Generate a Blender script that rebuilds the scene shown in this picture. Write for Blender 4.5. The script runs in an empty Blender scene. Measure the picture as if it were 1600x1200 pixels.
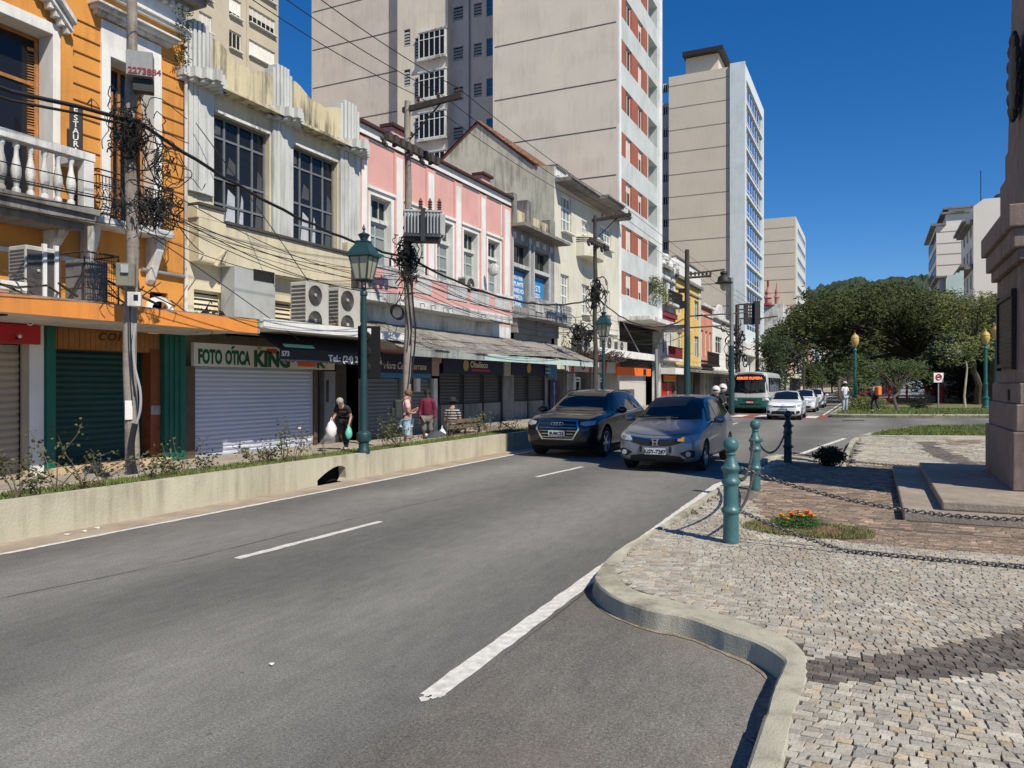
import bpy, bmesh, math, random
from math import sin, cos, pi, radians, sqrt
from mathutils import Vector, Matrix
from mathutils.bvhtree import BVHTree
R = random.Random(7)
SC = bpy.context.scene
COL = SC.collection
# ------------------------------------------------------------------ camera, light, exposure
CH = 1.75                       # eye height above the road (m); the street runs along +Y
YAW = radians(25.3)
F_PX = 1195.0
cam = bpy.data.cameras.new('camera'); camo = bpy.data.objects.new('camera', cam); COL.objects.link(camo)
camo.location = (0, 0, CH); camo.rotation_euler = (radians(90), 0, YAW)
cam.sensor_width = 36; cam.lens = 36 * F_PX / 1600; cam.shift_y = 1 / 1600; cam.clip_start = .05; cam.clip_end = 4000
SC.camera = camo
SUN_H = Vector((.885, -.466)).normalized(); SUN_EL = radians(46)
w = bpy.data.worlds.new('World'); SC.world = w; w.use_nodes = True
nt = w.node_tree; bg = nt.nodes['Background']
sky = nt.nodes.new('ShaderNodeTexSky'); sky.sky_type = 'NISHITA'; sky.sun_disc = False
sky.sun_elevation = SUN_EL; sky.sun_rotation = math.atan2(SUN_H.x, SUN_H.y)
sky.air_density = 1.0; sky.dust_density = 0; sky.ozone_density = 5.0; sky.altitude = 800
hs_ = nt.nodes.new('ShaderNodeHueSaturation'); hs_.inputs['Saturation'].default_value = 1.3; nt.links.new(sky.outputs[0], hs_.inputs['Color']); mu_ = nt.nodes.new('ShaderNodeMixRGB'); mu_.blend_type = 'MULTIPLY'; mu_.inputs[0].default_value = 1; mu_.inputs[2].default_value = (1.0, 1.03, 1.17, 1); nt.links.new(hs_.outputs[0], mu_.inputs[1]); nt.links.new(mu_.outputs[0], bg.inputs[0]); bg.inputs[1].default_value = .083
sl = bpy.data.lights.new('sun', 'SUN'); so = bpy.data.objects.new('sun', sl); COL.objects.link(so)
sl.energy = 4.7; sl.angle = radians(.5); sl.color = (1, .925, .79)
sd = Vector((SUN_H.x * cos(SUN_EL), SUN_H.y * cos(SUN_EL), sin(SUN_EL)))
so.rotation_euler = sd.to_track_quat('Z', 'Y').to_euler()
SC.view_settings.view_transform = 'Standard'; SC.view_settings.look = 'None'; SC.view_settings.gamma = 1
SC.view_settings.exposure = .24
SC.render.resolution_x = 1024; SC.render.resolution_y = 768
# ------------------------------------------------------------------ pixel of the photo -> point of the place
FWD = Vector((-sin(YAW), cos(YAW), 0)); RGT = Vector((cos(YAW), sin(YAW), 0)); C0 = Vector((0, 0, CH))
def ray(px, py): return FWD + RGT * ((px - 800) / F_PX) + Vector((0, 0, (601 - py) / F_PX))
def gp(px, py, z=0.):
    d = ray(px, py); return C0 + d * ((z - CH) / d.z)
class Fr:
    """wall frame: a along A, n outward along N, z up"""
    def __init__(s, o, A, N): s.o = Vector(o); s.A = Vector(A); s.N = Vector(N)
    def p(s, a, z, n=0.): return s.o + s.A * a + s.N * n + Vector((0, 0, z))
    def at(s, px, py=600, n=0.):
        d = ray(px, py); q = s.o + s.N * n; t = (q - C0).dot(s.N) / d.dot(s.N); P = C0 + d * t
        return (P - s.o).dot(s.A), P.z
    def a(s, px, n=0.): return s.at(px, 600, n)[0]
    def z(s, px, py, n=0.): return s.at(px, py, n)[1]
def street(x): return Fr((x, 0, 0), (0, 1, 0), (1, 0, 0))
def cross(y): return Fr((0, y, 0), (1, 0, 0), (0, -1, 0))
# ------------------------------------------------------------------ mesh builder
class MB:
    def __init__(s): s.v = []; s.f = []; s.m = []; s.mi = 0; s.pc = []
    def each(s, *a, **k):
        out = []
        for vs, fs in s.pc: out.append(MB().add(vs, fs).build(*a, **k))
        return out
    def add(s, vs, fs):
        b = len(s.v)
        if len(vs) < 400 and len(s.pc) < 60: s.pc.append((vs, fs))
        s.v += [tuple(v) for v in vs]; s.f += [tuple(b + i for i in f) for f in fs]; s.m += [s.mi] * len(fs); return s
    def hexa(s, c):
        return s.add(c, [(0, 3, 2, 1), (4, 5, 6, 7), (0, 1, 5, 4), (1, 2, 6, 5), (2, 3, 7, 6), (3, 0, 4, 7)])
    def box(s, x0, x1, y0, y1, z0, z1):
        x0, x1 = sorted((x0, x1)); y0, y1 = sorted((y0, y1)); z0, z1 = sorted((z0, z1))
        return s.hexa([(x0, y0, z0), (x1, y0, z0), (x1, y1, z0), (x0, y1, z0), (x0, y0, z1), (x1, y0, z1), (x1, y1, z1), (x0, y1, z1)])
    def cbox(s, c, d, M=None):
        hx, hy, hz = d[0] / 2, d[1] / 2, d[2] / 2
        vs = [Vector(p) for p in ((-hx, -hy, -hz), (hx, -hy, -hz), (hx, hy, -hz), (-hx, hy, -hz), (-hx, -hy, hz), (hx, -hy, hz), (hx, hy, hz), (-hx, hy, hz))]
        if M is not None: vs = [M @ v for v in vs]
        return s.hexa([v + Vector(c) for v in vs])
    def fb(s, fr, a0, a1, z0, z1, n0, n1):
        a0, a1 = sorted((a0, a1)); z0, z1 = sorted((z0, z1)); n0, n1 = sorted((n0, n1))
        return s.hexa([fr.p(a0, z0, n0), fr.p(a1, z0, n0), fr.p(a1, z0, n1), fr.p(a0, z0, n1), fr.p(a0, z1, n0), fr.p(a1, z1, n0), fr.p(a1, z1, n1), fr.p(a0, z1, n1)])
    def quad(s, a, b, c, d): return s.add([a, b, c, d], [(0, 1, 2, 3)])
    def prism(s, pts, off):
        """closed polygon swept by the vector off"""
        n = len(pts); off = Vector(off); pts = [Vector(p) for p in pts]
        return s.add(pts + [p + off for p in pts], [tuple(range(n))[::-1], tuple(range(n, 2 * n))] + [(i, (i + 1) % n, n + (i + 1) % n, n + i) for i in range(n)])
    def tube(s, pts, r, n=6, caps=True, r1=None):
        pts = [Vector(p) for p in pts]; k = len(pts); vs = []; ref = None
        for i, p in enumerate(pts):
            t = (pts[min(i + 1, k - 1)] - pts[max(i - 1, 0)])
            if t.length < 1e-9: t = Vector((0, 0, 1))
            t.normalize()
            if ref is None: ref = Vector((0, 0, 1)) if abs(t.z) < .9 else Vector((1, 0, 0))
            u = t.cross(ref)
            if u.length < 1e-4: u = t.orthogonal()
            u.normalize(); w_ = t.cross(u); 
            rr = r[i] if isinstance(r, (list, tuple)) else (r if r1 is None else r + (r1 - r) * i / (k - 1))
            for j in range(n): vs.append(p + (u * cos(2 * pi * j / n) + w_ * sin(2 * pi * j / n)) * rr)
            ref = w_.cross(t) if False else ref
        fs = [(i * n + j, i * n + (j + 1) % n, (i + 1) * n + (j + 1) % n, (i + 1) * n + j) for i in range(k - 1) for j in range(n)]
        if caps: fs += [tuple(range(n))[::-1], tuple((k - 1) * n + j for j in range(n))]
        return s.add(vs, fs)
    def lathe(s, prof, c=(0, 0, 0), n=16, M=None, caps=True):
        vs = []; c = Vector(c)
        for r, z in prof:
            for j in range(n):
                p = Vector((r * cos(2 * pi * j / n), r * sin(2 * pi * j / n), z)); vs.append((M @ p if M is not None else p) + c)
        k = len(prof)
        fs = [(i * n + j, i * n + (j + 1) % n, (i + 1) * n + (j + 1) % n, (i + 1) * n + j) for i in range(k - 1) for j in range(n)]
        if caps: fs += [tuple(range(n))[::-1], tuple((k - 1) * n + j for j in range(n))]
        return s.add(vs, fs)
    def ball(s, c, r, n=10, m=7, sc=(1, 1, 1), M=None):
        prof = [(r * sin(pi * i / m), -r * cos(pi * i / m)) for i in range(m + 1)]; prof[0] = (r * .02, prof[0][1]); prof[-1] = (r * .02, prof[-1][1])
        S = Matrix.Diagonal(sc).to_3x3()
        return s.lathe(prof, c, n, (M @ S) if M is not None else S)
    def torus(s, c, R_, r, M=None, n=10, m=5, sx=1.0):
        vs = []
        for i in range(n):
            t = 2 * pi * i / n
            for j in range(m):
                q = 2 * pi * j / m; p = Vector(((R_ + r * cos(q)) * cos(t) * sx, (R_ + r * cos(q)) * sin(t), r * sin(q)))
                vs.append((M @ p if M is not None else p) + Vector(c))
        return s.add(vs, [(i * m + j, ((i + 1) % n) * m + j, ((i + 1) % n) * m + (j + 1) % m, i * m + (j + 1) % m) for i in range(n) for j in range(m)])
    def build(s, name, mat, parent=None, smooth=False, bevel=0, recalc=True, local=False):
        me = bpy.data.meshes.new(name)
        off = Vector((0, 0, 0)) if (parent is None or local) else ORG.get(parent.name, Vector((0, 0, 0)))
        me.from_pydata([(v[0] - off.x, v[1] - off.y, v[2] - off.z) for v in s.v], [], s.f)
        for m_ in (mat if isinstance(mat, (list, tuple)) else [mat]): me.materials.append(m_)
        if any(s.m): me.polygons.foreach_set('material_index', s.m)
        if recalc:
            bm = bmesh.new(); bm.from_mesh(me); bmesh.ops.recalc_face_normals(bm, faces=bm.faces); bm.to_mesh(me); bm.free()
        if smooth:
            me.polygons.foreach_set('use_smooth', [True] * len(me.polygons)); me.set_sharp_from_angle(angle=radians(38))
        o = bpy.data.objects.new(name, me); COL.objects.link(o)
        if parent is not None: o.parent = parent; ORG[o.name] = ORG.get(parent.name, Vector((0, 0, 0)))
        if bevel:
            b = o.modifiers.new('bevel', 'BEVEL'); b.width = bevel; b.segments = 2; b.limit_method = 'ANGLE'
        return o
ORG = {}
def tag(o, label=None, cat=None, group=None, kind=None):
    if label: o['label'] = label
    if cat: o['category'] = cat
    if group: o['group'] = group
    if kind: o['kind'] = kind
    return o
def thing(name, label, cat, loc=(0, 0, 0), group=None, rz=0):
    o = bpy.data.objects.new(name, None); COL.objects.link(o); o.location = loc; o.rotation_euler.z = rz; o.empty_display_size = .2
    ORG[o.name] = Vector(loc); return tag(o, label, cat, group)
def dup(o, parent=None, loc=None, rz=None, label=None, scale=None):
    c = o.copy(); COL.objects.link(c)
    if parent is not None: c.parent = parent
    if loc is not None: c.location = loc
    if rz is not None: c.rotation_euler.z = rz
    if scale is not None: c.scale = (scale,) * 3
    if label: c['label'] = label
    for ch in list(o.children): dup(ch, c)
    return c
def struct(name, mb, mat, label=None, **k): return tag(mb.build(name, mat, None, **k), label, None, None, 'structure')
# ------------------------------------------------------------------ materials
MATS = {}
def N(nt, t, **k):
    n = nt.nodes.new(t)
    for a, b in k.items(): setattr(n, a, b)
    return n
def mat(name, col, rough=.8, var=.12, scale=2., bump=.15, bscale=60., metal=0., stain=0., scol=(.03, .028, .025), spec=.4, island=0., emit=0., coat=0., trans=0.):
    if name in MATS: return MATS[name]
    m = bpy.data.materials.new(name); m.use_nodes = True; nt = m.node_tree; p = nt.nodes['Principled BSDF']; L = nt.links.new
    p.inputs['Roughness'].default_value = rough; p.inputs['Metallic'].default_value = metal; p.inputs['Specular IOR Level'].default_value = spec
    if coat: p.inputs['Coat Weight'].default_value = coat; p.inputs['Coat Roughness'].default_value = .04
    c4 = (*col, 1)
    if var <= 0 and not stain and not island:
        p.inputs['Base Color'].default_value = c4
    else:
        tc = N(nt, 'ShaderNodeTexCoord')
        no = N(nt, 'ShaderNodeTexNoise'); no.inputs['Scale'].default_value = scale; no.inputs['Detail'].default_value = 6; no.inputs['Roughness'].default_value = .65
        L(tc.outputs['Object'], no.inputs['Vector'])
        rp = N(nt, 'ShaderNodeValToRGB'); e = rp.color_ramp.elements
        e[0].position = .3; e[1].position = .7
        e[0].color = (*[max(0, c * (1 - var)) for c in col], 1); e[1].color = (*[min(1, c * (1 + var)) for c in col], 1)
        L(no.outputs['Fac'], rp.inputs[0]); out = rp.outputs[0]
        if island:
            g = N(nt, 'ShaderNodeNewGeometry'); mr = N(nt, 'ShaderNodeMapRange'); mr.inputs[3].default_value = 1 - island; mr.inputs[4].default_value = 1 + island
            L(g.outputs['Random Per Island'], mr.inputs[0]); hs = N(nt, 'ShaderNodeHueSaturation'); L(mr.outputs[0], hs.inputs['Value']); L(out, hs.inputs['Color']); out = hs.outputs[0]
        if stain:
            mp = N(nt, 'ShaderNodeMapping'); mp.inputs['Scale'].default_value = (5, 5, .45); L(tc.outputs['Object'], mp.inputs[0])
            n2 = N(nt, 'ShaderNodeTexNoise'); n2.inputs['Scale'].default_value = 1.; n2.inputs['Detail'].default_value = 8; n2.inputs['Roughness'].default_value = .7; L(mp.outputs[0], n2.inputs['Vector'])
            n3 = N(nt, 'ShaderNodeTexNoise'); n3.inputs['Scale'].default_value = .6; n3.inputs['Detail'].default_value = 4; L(tc.outputs['Object'], n3.inputs['Vector'])
            mu = N(nt, 'ShaderNodeMath', operation='MULTIPLY'); L(n2.outputs['Fac'], mu.inputs[0]); L(n3.outputs['Fac'], mu.inputs[1])
            r2 = N(nt, 'ShaderNodeMapRange'); r2.inputs[1].default_value = .23; r2.inputs[2].default_value = .37; r2.inputs[4].default_value = stain; L(mu.outputs[0], r2.inputs[0])
            mx = N(nt, 'ShaderNodeMixRGB'); mx.inputs[2].default_value = (*scol, 1); L(r2.outputs[0], mx.inputs[0]); L(out, mx.inputs[1]); out = mx.outputs[0]
        L(out, p.inputs['Base Color'])
    if bump:
        tc = N(nt, 'ShaderNodeTexCoord'); nb = N(nt, 'ShaderNodeTexNoise'); nb.inputs['Scale'].default_value = bscale; nb.inputs['Detail'].default_value = 4
        L(tc.outputs['Object'], nb.inputs['Vector']); bu = N(nt, 'ShaderNodeBump'); bu.inputs['Strength'].default_value = bump; bu.inputs['Distance'].default_value = .02
        L(nb.outputs['Fac'], bu.inputs['Height']); L(bu.outputs[0], p.inputs['Normal'])
    if emit: p.inputs['Emission Color'].default_value = c4; p.inputs['Emission Strength'].default_value = emit
    if trans: p.inputs['Transmission Weight'].default_value = trans
    MATS[name] = m; return m
def glassy(name, col=(.02, .025, .03), rough=.04, spec=.9): return mat(name, col, rough, 0, 1, .04, 1.2, spec=spec)
FX = -15.4                       # shop fronts
S = street(FX)
KZ = .14                         # pavement level of the square
SWZ = -.10                       # pavement level along the shops
WX = -8.67                       # road face of the planter wall
def pip(x, y, poly):
    r = False; j = len(poly) - 1
    for i in range(len(poly)):
        xi, yi = poly[i][0], poly[i][1]; xj, yj = poly[j][0], poly[j][1]
        if (yi > y) != (yj > y) and x < (xj - xi) * (y - yi) / (yj - yi) + xi: r = not r
        j = i
    return r
# ================================================================== GROUND
def asphalt(name, base, tint=0.):
    m = bpy.data.materials.new(name); m.use_nodes = True; nt = m.node_tree; p = nt.nodes['Principled BSDF']; L = nt.links.new
    p.inputs['Roughness'].default_value = .85; p.inputs['Specular IOR Level'].default_value = .3
    tc = N(nt, 'ShaderNodeTexCoord'); O = tc.outputs['Object']
    def noise(scale, det=4, mapsc=None, ro=.6):
        n = N(nt, 'ShaderNodeTexNoise'); n.inputs['Scale'].default_value = scale; n.inputs['Detail'].default_value = det; n.inputs['Roughness'].default_value = ro
        if mapsc:
            mp = N(nt, 'ShaderNodeMapping'); mp.inputs['Scale'].default_value = mapsc; L(O, mp.inputs[0]); L(mp.outputs[0], n.inputs['Vector'])
        else: L(O, n.inputs['Vector'])
        return n.outputs['Fac']
    def mrange(x, a, b, c, d):
        r = N(nt, 'ShaderNodeMapRange'); r.inputs[1].default_value = a; r.inputs[2].default_value = b; r.inputs[3].default_value = c; r.inputs[4].default_value = d; L(x, r.inputs[0]); return r.outputs[0]
    def mul(a, b):
        r = N(nt, 'ShaderNodeMath', operation='MULTIPLY'); L(a, r.inputs[0]); L(b, r.inputs[1]); return r.outputs[0]
    f = mrange(noise(170, 3), .3, .7, .45, 1.6)
    f = mul(f, mrange(noise(60, 3), .3, .7, .68, 1.32))
    f = mul(f, mrange(noise(1.2, 6, (1, .35, 1)), .3, .7, .88, 1.12))
    f = mul(f, mrange(noise(9, 6, (1, .3, 1), .75), .35, .65, .86, 1.12))
    f = mul(f, mrange(noise(.25, 3), .3, .7, .9, 1.1))
    # bright grit and small dark tar spots
    v = N(nt, 'ShaderNodeTexVoronoi'); v.inputs['Scale'].default_value = 45; L(O, v.inputs['Vector'])
    v2 = N(nt, 'ShaderNodeTexVoronoi'); v2.inputs['Scale'].default_value = 3.1; v2.inputs['Randomness'].default_value = 1; L(O, v2.inputs['Vector'])
    f = mul(f, mrange(v.outputs['Distance'], .05, .14, 2.4, 1.0)); f = mul(f, mrange(v2.outputs['Distance'], .03, .06, .6, 1.0))
    # darker lanes where tyres run: |sin| across x
    sx = N(nt, 'ShaderNodeSeparateXYZ'); L(O, sx.inputs[0])
    ad = N(nt, 'ShaderNodeMath', operation='MULTIPLY_ADD'); L(sx.outputs[0], ad.inputs[0]); ad.inputs[1].default_value = 2 * pi / 3.1; ad.inputs[2].default_value = 2.6
    wob = N(nt, 'ShaderNodeMath', operation='ADD'); L(ad.outputs[0], wob.inputs[0]); L(mrange(noise(.5, 3), 0, 1, -1.2, 1.2), wob.inputs[1])
    si = N(nt, 'ShaderNodeMath', operation='SINE'); L(wob.outputs[0], si.inputs[0]); f = mul(f, mrange(si.outputs[0], -1, 1, .74, 1.14))
    # thin cracks
    v3 = N(nt, 'ShaderNodeTexVoronoi', feature='DISTANCE_TO_EDGE'); v3.inputs['Scale'].default_value = .22
    mw = N(nt, 'ShaderNodeVectorMath', operation='ADD'); nn = N(nt, 'ShaderNodeTexNoise'); nn.inputs['Scale'].default_value = .9; nn.inputs['Detail'].default_value = 6; L(O, nn.inputs['Vector']); L(O, mw.inputs[0]); L(nn.outputs['Color'], mw.inputs[1]); L(mw.outputs[0], v3.inputs['Vector'])
    f = mul(f, mrange(v3.outputs['Distance'], .0003, .0015, .85, 1.0))
    cm = N(nt, 'ShaderNodeVectorMath', operation='SCALE'); cm.inputs[0].default_value = base; L(f, cm.inputs['Scale']); col = cm.outputs[0]
    if tint:
        mx = N(nt, 'ShaderNodeMixRGB'); mx.inputs[2].default_value = (.22, .17, .12, 1); L(mrange(noise(1.1, 6, None, .7), .48, .72, 0, tint), mx.inputs[0]); L(col, mx.inputs[1]); col = mx.outputs[0]
    L(col, p.inputs['Base Color'])
    bu = N(nt, 'ShaderNodeBump'); bu.inputs['Strength'].default_value = .5; bu.inputs['Distance'].default_value = .006
    L(noise(150, 3), bu.inputs['Height']); L(bu.outputs[0], p.inputs['Normal'])
    return m
ASPH = asphalt('asphalt', (.168, .163, .147))
ASPH2 = asphalt('asphalt_bay', (.172, .163, .143), .3)
struct('ground', MB().box(-1500, 1500, -300, 2600, -1.2, -.16), mat('earth', (.16, .15, .12), .95, .25, .3))
struct('road', MB().box(WX, 70, -14, 2000, -.15, 0), ASPH)
# worn paint: ragged strips made of many short pieces
PAINT = mat('road_paint', (.62, .60, .54), .7, .28, 14, .3, 90)
def marking(x0, y0, x1, y1, wd, name='road_marking', m=PAINT, ragged=.012, z=.004):
    a = Vector((x0, y0)); b = Vector((x1, y1)); d = b - a; L_ = d.length; d.normalize(); n = Vector((-d.y, d.x)); k = max(2, int(L_ / .12)); k = min(k, 400)
    vs = []
    for i in range(k + 1):
        c = a + d * L_ * i / k; e = wd / 2
        for sgn in (-1, 1):
            q = c + n * sgn * (e + R.uniform(-ragged, ragged)); vs.append((q.x, q.y, z))
    mb = MB(); mb.add(vs, [(2 * i, 2 * i + 1, 2 * i + 3, 2 * i + 2) for i in range(k)])
    return struct(name, mb, m)
a = gp(0, 866); b = gp(700, 732.5)
sl_ = (b.x - a.x) / (b.y - a.y)
XL = a.x
marking(XL, 1.5, XL + sl_ * 3, 38, .11)
p1, p2 = gp(672, 1088), gp(1122, 757)
marking(p1.x, p1.y, p2.x, p2.y, .14, ragged=.007)
mb = MB()                                              # broken tip of the line
for px, py, r in ((664, 1093, .035), (676, 1090, .03), (690, 1086, .035), (668, 1088, .025)):
    c = gp(px, py); mb.add([(c.x + r * R.uniform(.6, 1.2) * cos(t), c.y + r * R.uniform(.6, 1.2) * sin(t), .0045) for t in [i * pi / 4 for i in range(8)]], [tuple(range(8))])
struct('road_marking', mb, PAINT)
for q in (((370, 873), (595, 815)), ((838, 745.5), (910, 729.5)), ((1137, 665), (1153, 660.5))):
    c0, c1 = gp(*q[0]), gp(*q[1]); marking(c0.x, c0.y, c1.x, c1.y, .1)
marking(p2.x, p2.y, -1.95, 18.3, .12)
c0, c1 = gp(1247, 711), gp(1320, 685); marking(c0.x, c0.y, c1.x, c1.y, .14)
q_ = gp(1333, 657); dc_ = thing('drain_cover', 'dark iron drain cover in the side road before the park kerb', 'drain cover', q_); MB().box(q_.x - .5, q_.x + .5, q_.y - .35, q_.y + .35, .003, .012).build('frame', mat('iron_cover', (.03, .03, .03), .7, .2), dc_)
# litter along the wall foot
for k, (px, py) in enumerate(((107, 835), (132, 830), (152, 825), (425, 1038))):
    c_ = gp(px, py, .012); a_ = R.uniform(0, 3); tag(MB().prism([(c_.x + r * cos(a_ + i * 1.3), c_.y + r * sin(a_ + i * 1.3), .008 + .012 * (i % 2)) for i, r in enumerate([q * (.4 if k == 3 else 1) for q in (.03, .045, .028, .04, .03)])], (0, 0, .004)).build('paper_scrap', PAINT), ['leftmost paper scrap at the foot of the planter wall', 'second paper scrap at the foot of the planter wall', 'third paper scrap at the foot of the planter wall', 'lone white paper scrap out on the road'][k], 'litter')
# raised red crossing with white blocks
RED = mat('crossing_red', (.22, .075, .055), .85, .3, 3)
struct('crosswalk', MB().box(WX + .1, -2.2, 41.5, 46.5, 0, .012), RED)
for k in range(5):
    x = -8.3 + k * 1.25; mb = MB().box(x, x + .6, 42.6, 45.6, .013, .017); struct('road_marking', mb, PAINT)
marking(-2.6, 47, -2.9, 120, .12); marking(-5.6, 60, -5.8, 150, .1)
# ------------------------------------------------------------------ square: kerb, mosaic
KO = [(1167, 1194), (1184, 1150), (1197, 1115), (1206, 1080), (1221, 1045), (1225, 1031), (1212, 1019), (1184, 1003), (1141, 988), (1075, 964), (1009, 951), (957, 931), (931, 909), (933, 893), (966, 859), (1031, 821), (1070, 795), (1120, 762), (1160, 737), (1204, 711), (1250, 713), (1308, 722), (1322, 702), (1337, 682.5), (1385, 671), (1440, 665.5), (1534, 664)]
KI = [(1224, 1198), (1228, 1163), (1246, 1102), (1259, 1071), (1262, 1045), (1260, 1025), (1250, 1010), (1224, 992), (1162, 970), (1075, 944), (1005, 924), (975, 909), (966, 895), (968, 880), (1014, 839), (1070, 808), (1105, 784), (1150, 756), (1180, 738), (1212, 718), (1250, 719), (1322, 728), (1338, 708), (1350, 686), (1392, 673), (1442, 667), (1534, 666)]
KOw = [gp(x, y, KZ).to_2d() for x, y in KO]; KIw = [gp(x, y, KZ).to_2d() for x, y in KI]
KOw = [Vector((KOw[0].x - .02, -3.))] + KOw + [Vector((14., KOw[-1].y + 1.2))]; KIw = [Vector((KIw[0].x + .0, -3.))] + KIw + [Vector((14., KIw[-1].y + 1.1))]
def crom(P, sub):
    out = []
    for i in range(len(P) - 1):
        a, b, c, d = P[max(i - 1, 0)], P[i], P[i + 1], P[min(i + 2, len(P) - 1)]
        n = max(2, min(40, int((c - b).length / .06))) if sub is None else sub[i]
        for k in range(n):
            t = k / n; out.append(.5 * ((2 * b) + (c - a) * t + (2 * a - 5 * b + 4 * c - d) * t * t + (3 * b - a - 3 * c + d) * t ** 3))
    out.append(P[-1]); return out
sub = [max(2, min(50, int((KOw[i + 1] - KOw[i]).length / .05))) for i in range(len(KOw) - 1)]
ko, ki = crom(KOw, sub), crom(KIw, sub)
KERBM = mat('kerb_paint', (.41, .385, .295), .9, .2, 2.2, .35, 90, stain=.75, scol=(.10, .088, .065))
mb = MB(); vs = []
for i, (o, n) in enumerate(zip(ko, ki)):
    d = (n - o); L_ = d.length; d = d / max(L_, 1e-6); L_ = min(L_, .42); j = R.uniform(-.006, .006); q = R.uniform(-.004, .004)
    for t, z in ((-.03 , -.02), (-.018 + j, .03), (-.006 + j * .7, .10), (0 + j * .5, .128), (.018, .141 + q), (L_ * .5, .146 + q), (L_ - .015, .143), (L_, .128), (L_, .05)):
        p_ = o + d * t; vs.append((p_.x, p_.y, z))
k = len(ko); mb.add(vs, [(i * 9 + j, (i + 1) * 9 + j, (i + 1) * 9 + j + 1, i * 9 + j + 1) for i in range(k - 1) for j in range(8)])
kb_ = struct('kerb', mb, KERBM).data; kb_.polygons.foreach_set('use_smooth', [True] * (8 * (k - 1))); kb_.set_sharp_from_angle(angle=radians(24))
inner = [(v.x, v.y) for v in ki]; island = inner + [(14, -3)]
GROUT = mat('joint_sand', (.10, .085, .065), .95, .35, 8, .4, 80)
vs = [(x, y, .130) for x, y in island]
bm = bmesh.new(); fa = bm.faces.new([bm.verts.new(v) for v in vs]); bmesh.ops.triangulate(bm, faces=[fa]); me = bpy.data.meshes.new('pavement_bed'); bm.to_mesh(me); bm.free(); me.materials.append(GROUT)
tag(bpy.data.objects.new('pavement_bed', me), None, None, None, 'structure'); COL.objects.link(bpy.data.objects['pavement_bed'])
# gutter sheet of the parking bay with dirt along the kerb
mb = MB(); bay = [(p1.x + .12, p1.y - .02), (p2.x + .1, p2.y)] + [(p.x - 0.0, p.y) for p in ko if p.y < p2.y][::-1] + [(p1.x - .8, -3)]
bm = bmesh.new(); fa = bm.faces.new([bm.verts.new((x, y, .003)) for x, y in bay]); bmesh.ops.triangulate(bm, faces=[fa]); me = bpy.data.meshes.new('parking_bay'); bm.to_mesh(me); bm.free(); me.materials.append(ASPH2)
o = bpy.data.objects.new('parking_bay', me); COL.objects.link(o); tag(o, kind='structure')
# sandy dirt gathered against the kerb, and tar seams in the road
mb = MB(); vs = []; kk_ = [i for i, p in enumerate(ko) if 3.9 < p.y < 11]
for i in kk_:
    d = (ki[i] - ko[i]).normalized(); wd_ = .035 + .05 * abs(sin(i * .11)) * abs(cos(i * .037 + 1)) + R.uniform(-.008, .012); a_ = ko[i] + d * .03; b_ = ko[i] - d * (wd_ + .02); vs += [(a_.x, a_.y, .0075), (b_.x, b_.y, .0075)]
mb.add(vs, [(2 * i, 2 * i + 1, 2 * i + 3, 2 * i + 2) for i in range(len(kk_) - 1)]); struct('gutter_dust', mb, mat('kerb_dirt', (.27, .215, .15), .95, .4, 9, .6, 60))
SEAM = mat('tar_seam', (.075, .072, .066), .8, .3, 6)
for L_, w_ in (([(0, 935), (150, 905), (300, 872), (470, 830), (640, 790), (800, 757)], .010),):
    q_ = [gp(*p) for p in L_]
    for i in range(len(q_) - 1): marking(q_[i].x, q_[i].y, q_[i + 1].x, q_[i + 1].y, w_, 'tar_seam', SEAM, w_ * .45, .0035)
def polyp(L_, z=KZ): return [tuple(gp(x, y, z).to_2d()) for x, y in L_]
BAND = polyp([(1256, 1030), (1330, 1027), (1400, 1020), (1500, 1003), (1600, 978), (1800, 915), (1800, 1000), (1600, 1045), (1500, 1057), (1400, 1062), (1300, 1067), (1256, 1068)])
BAND2 = polyp([(1431, 690), (1440, 700), (1447, 706), (1460, 714), (1480, 723), (1525, 724), (1505, 712), (1470, 700), (1463, 694), (1470, 690)])
BROWN = polyp([(1185, 760), (1182, 785), (1200, 812), (1230, 828), (1330, 847), (1450, 858), (1600, 868), (1900, 890), (1900, 700), (1437, 726), (1320, 728), (1235, 722), (1210, 728)])
BRN2 = polyp([(1470, 687), (1534, 686), (1534, 694), (1480, 695)])
GREY2 = polyp([(1150, 760), (1185, 757), (1182, 785), (1150, 778)])
LAWN = polyp([(1358, 680.5), (1392, 673.5), (1442, 667), (1534, 666), (1700, 668), (1700, 682), (1534, 682)])
LAWNK = polyp([(1352, 681), (1345, 686), (1534, 687.2), (1700, 688), (1700, 681.8), (1534, 681.8)])
def fbm(x, y, s=0):
    return sin(x * 1.3 + s) * cos(y * 1.7 + s * 2) + .5 * sin(x * 3.1 - y * 2.3 + s) + .25 * cos(x * 6.1 + y * 5.3)
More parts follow.
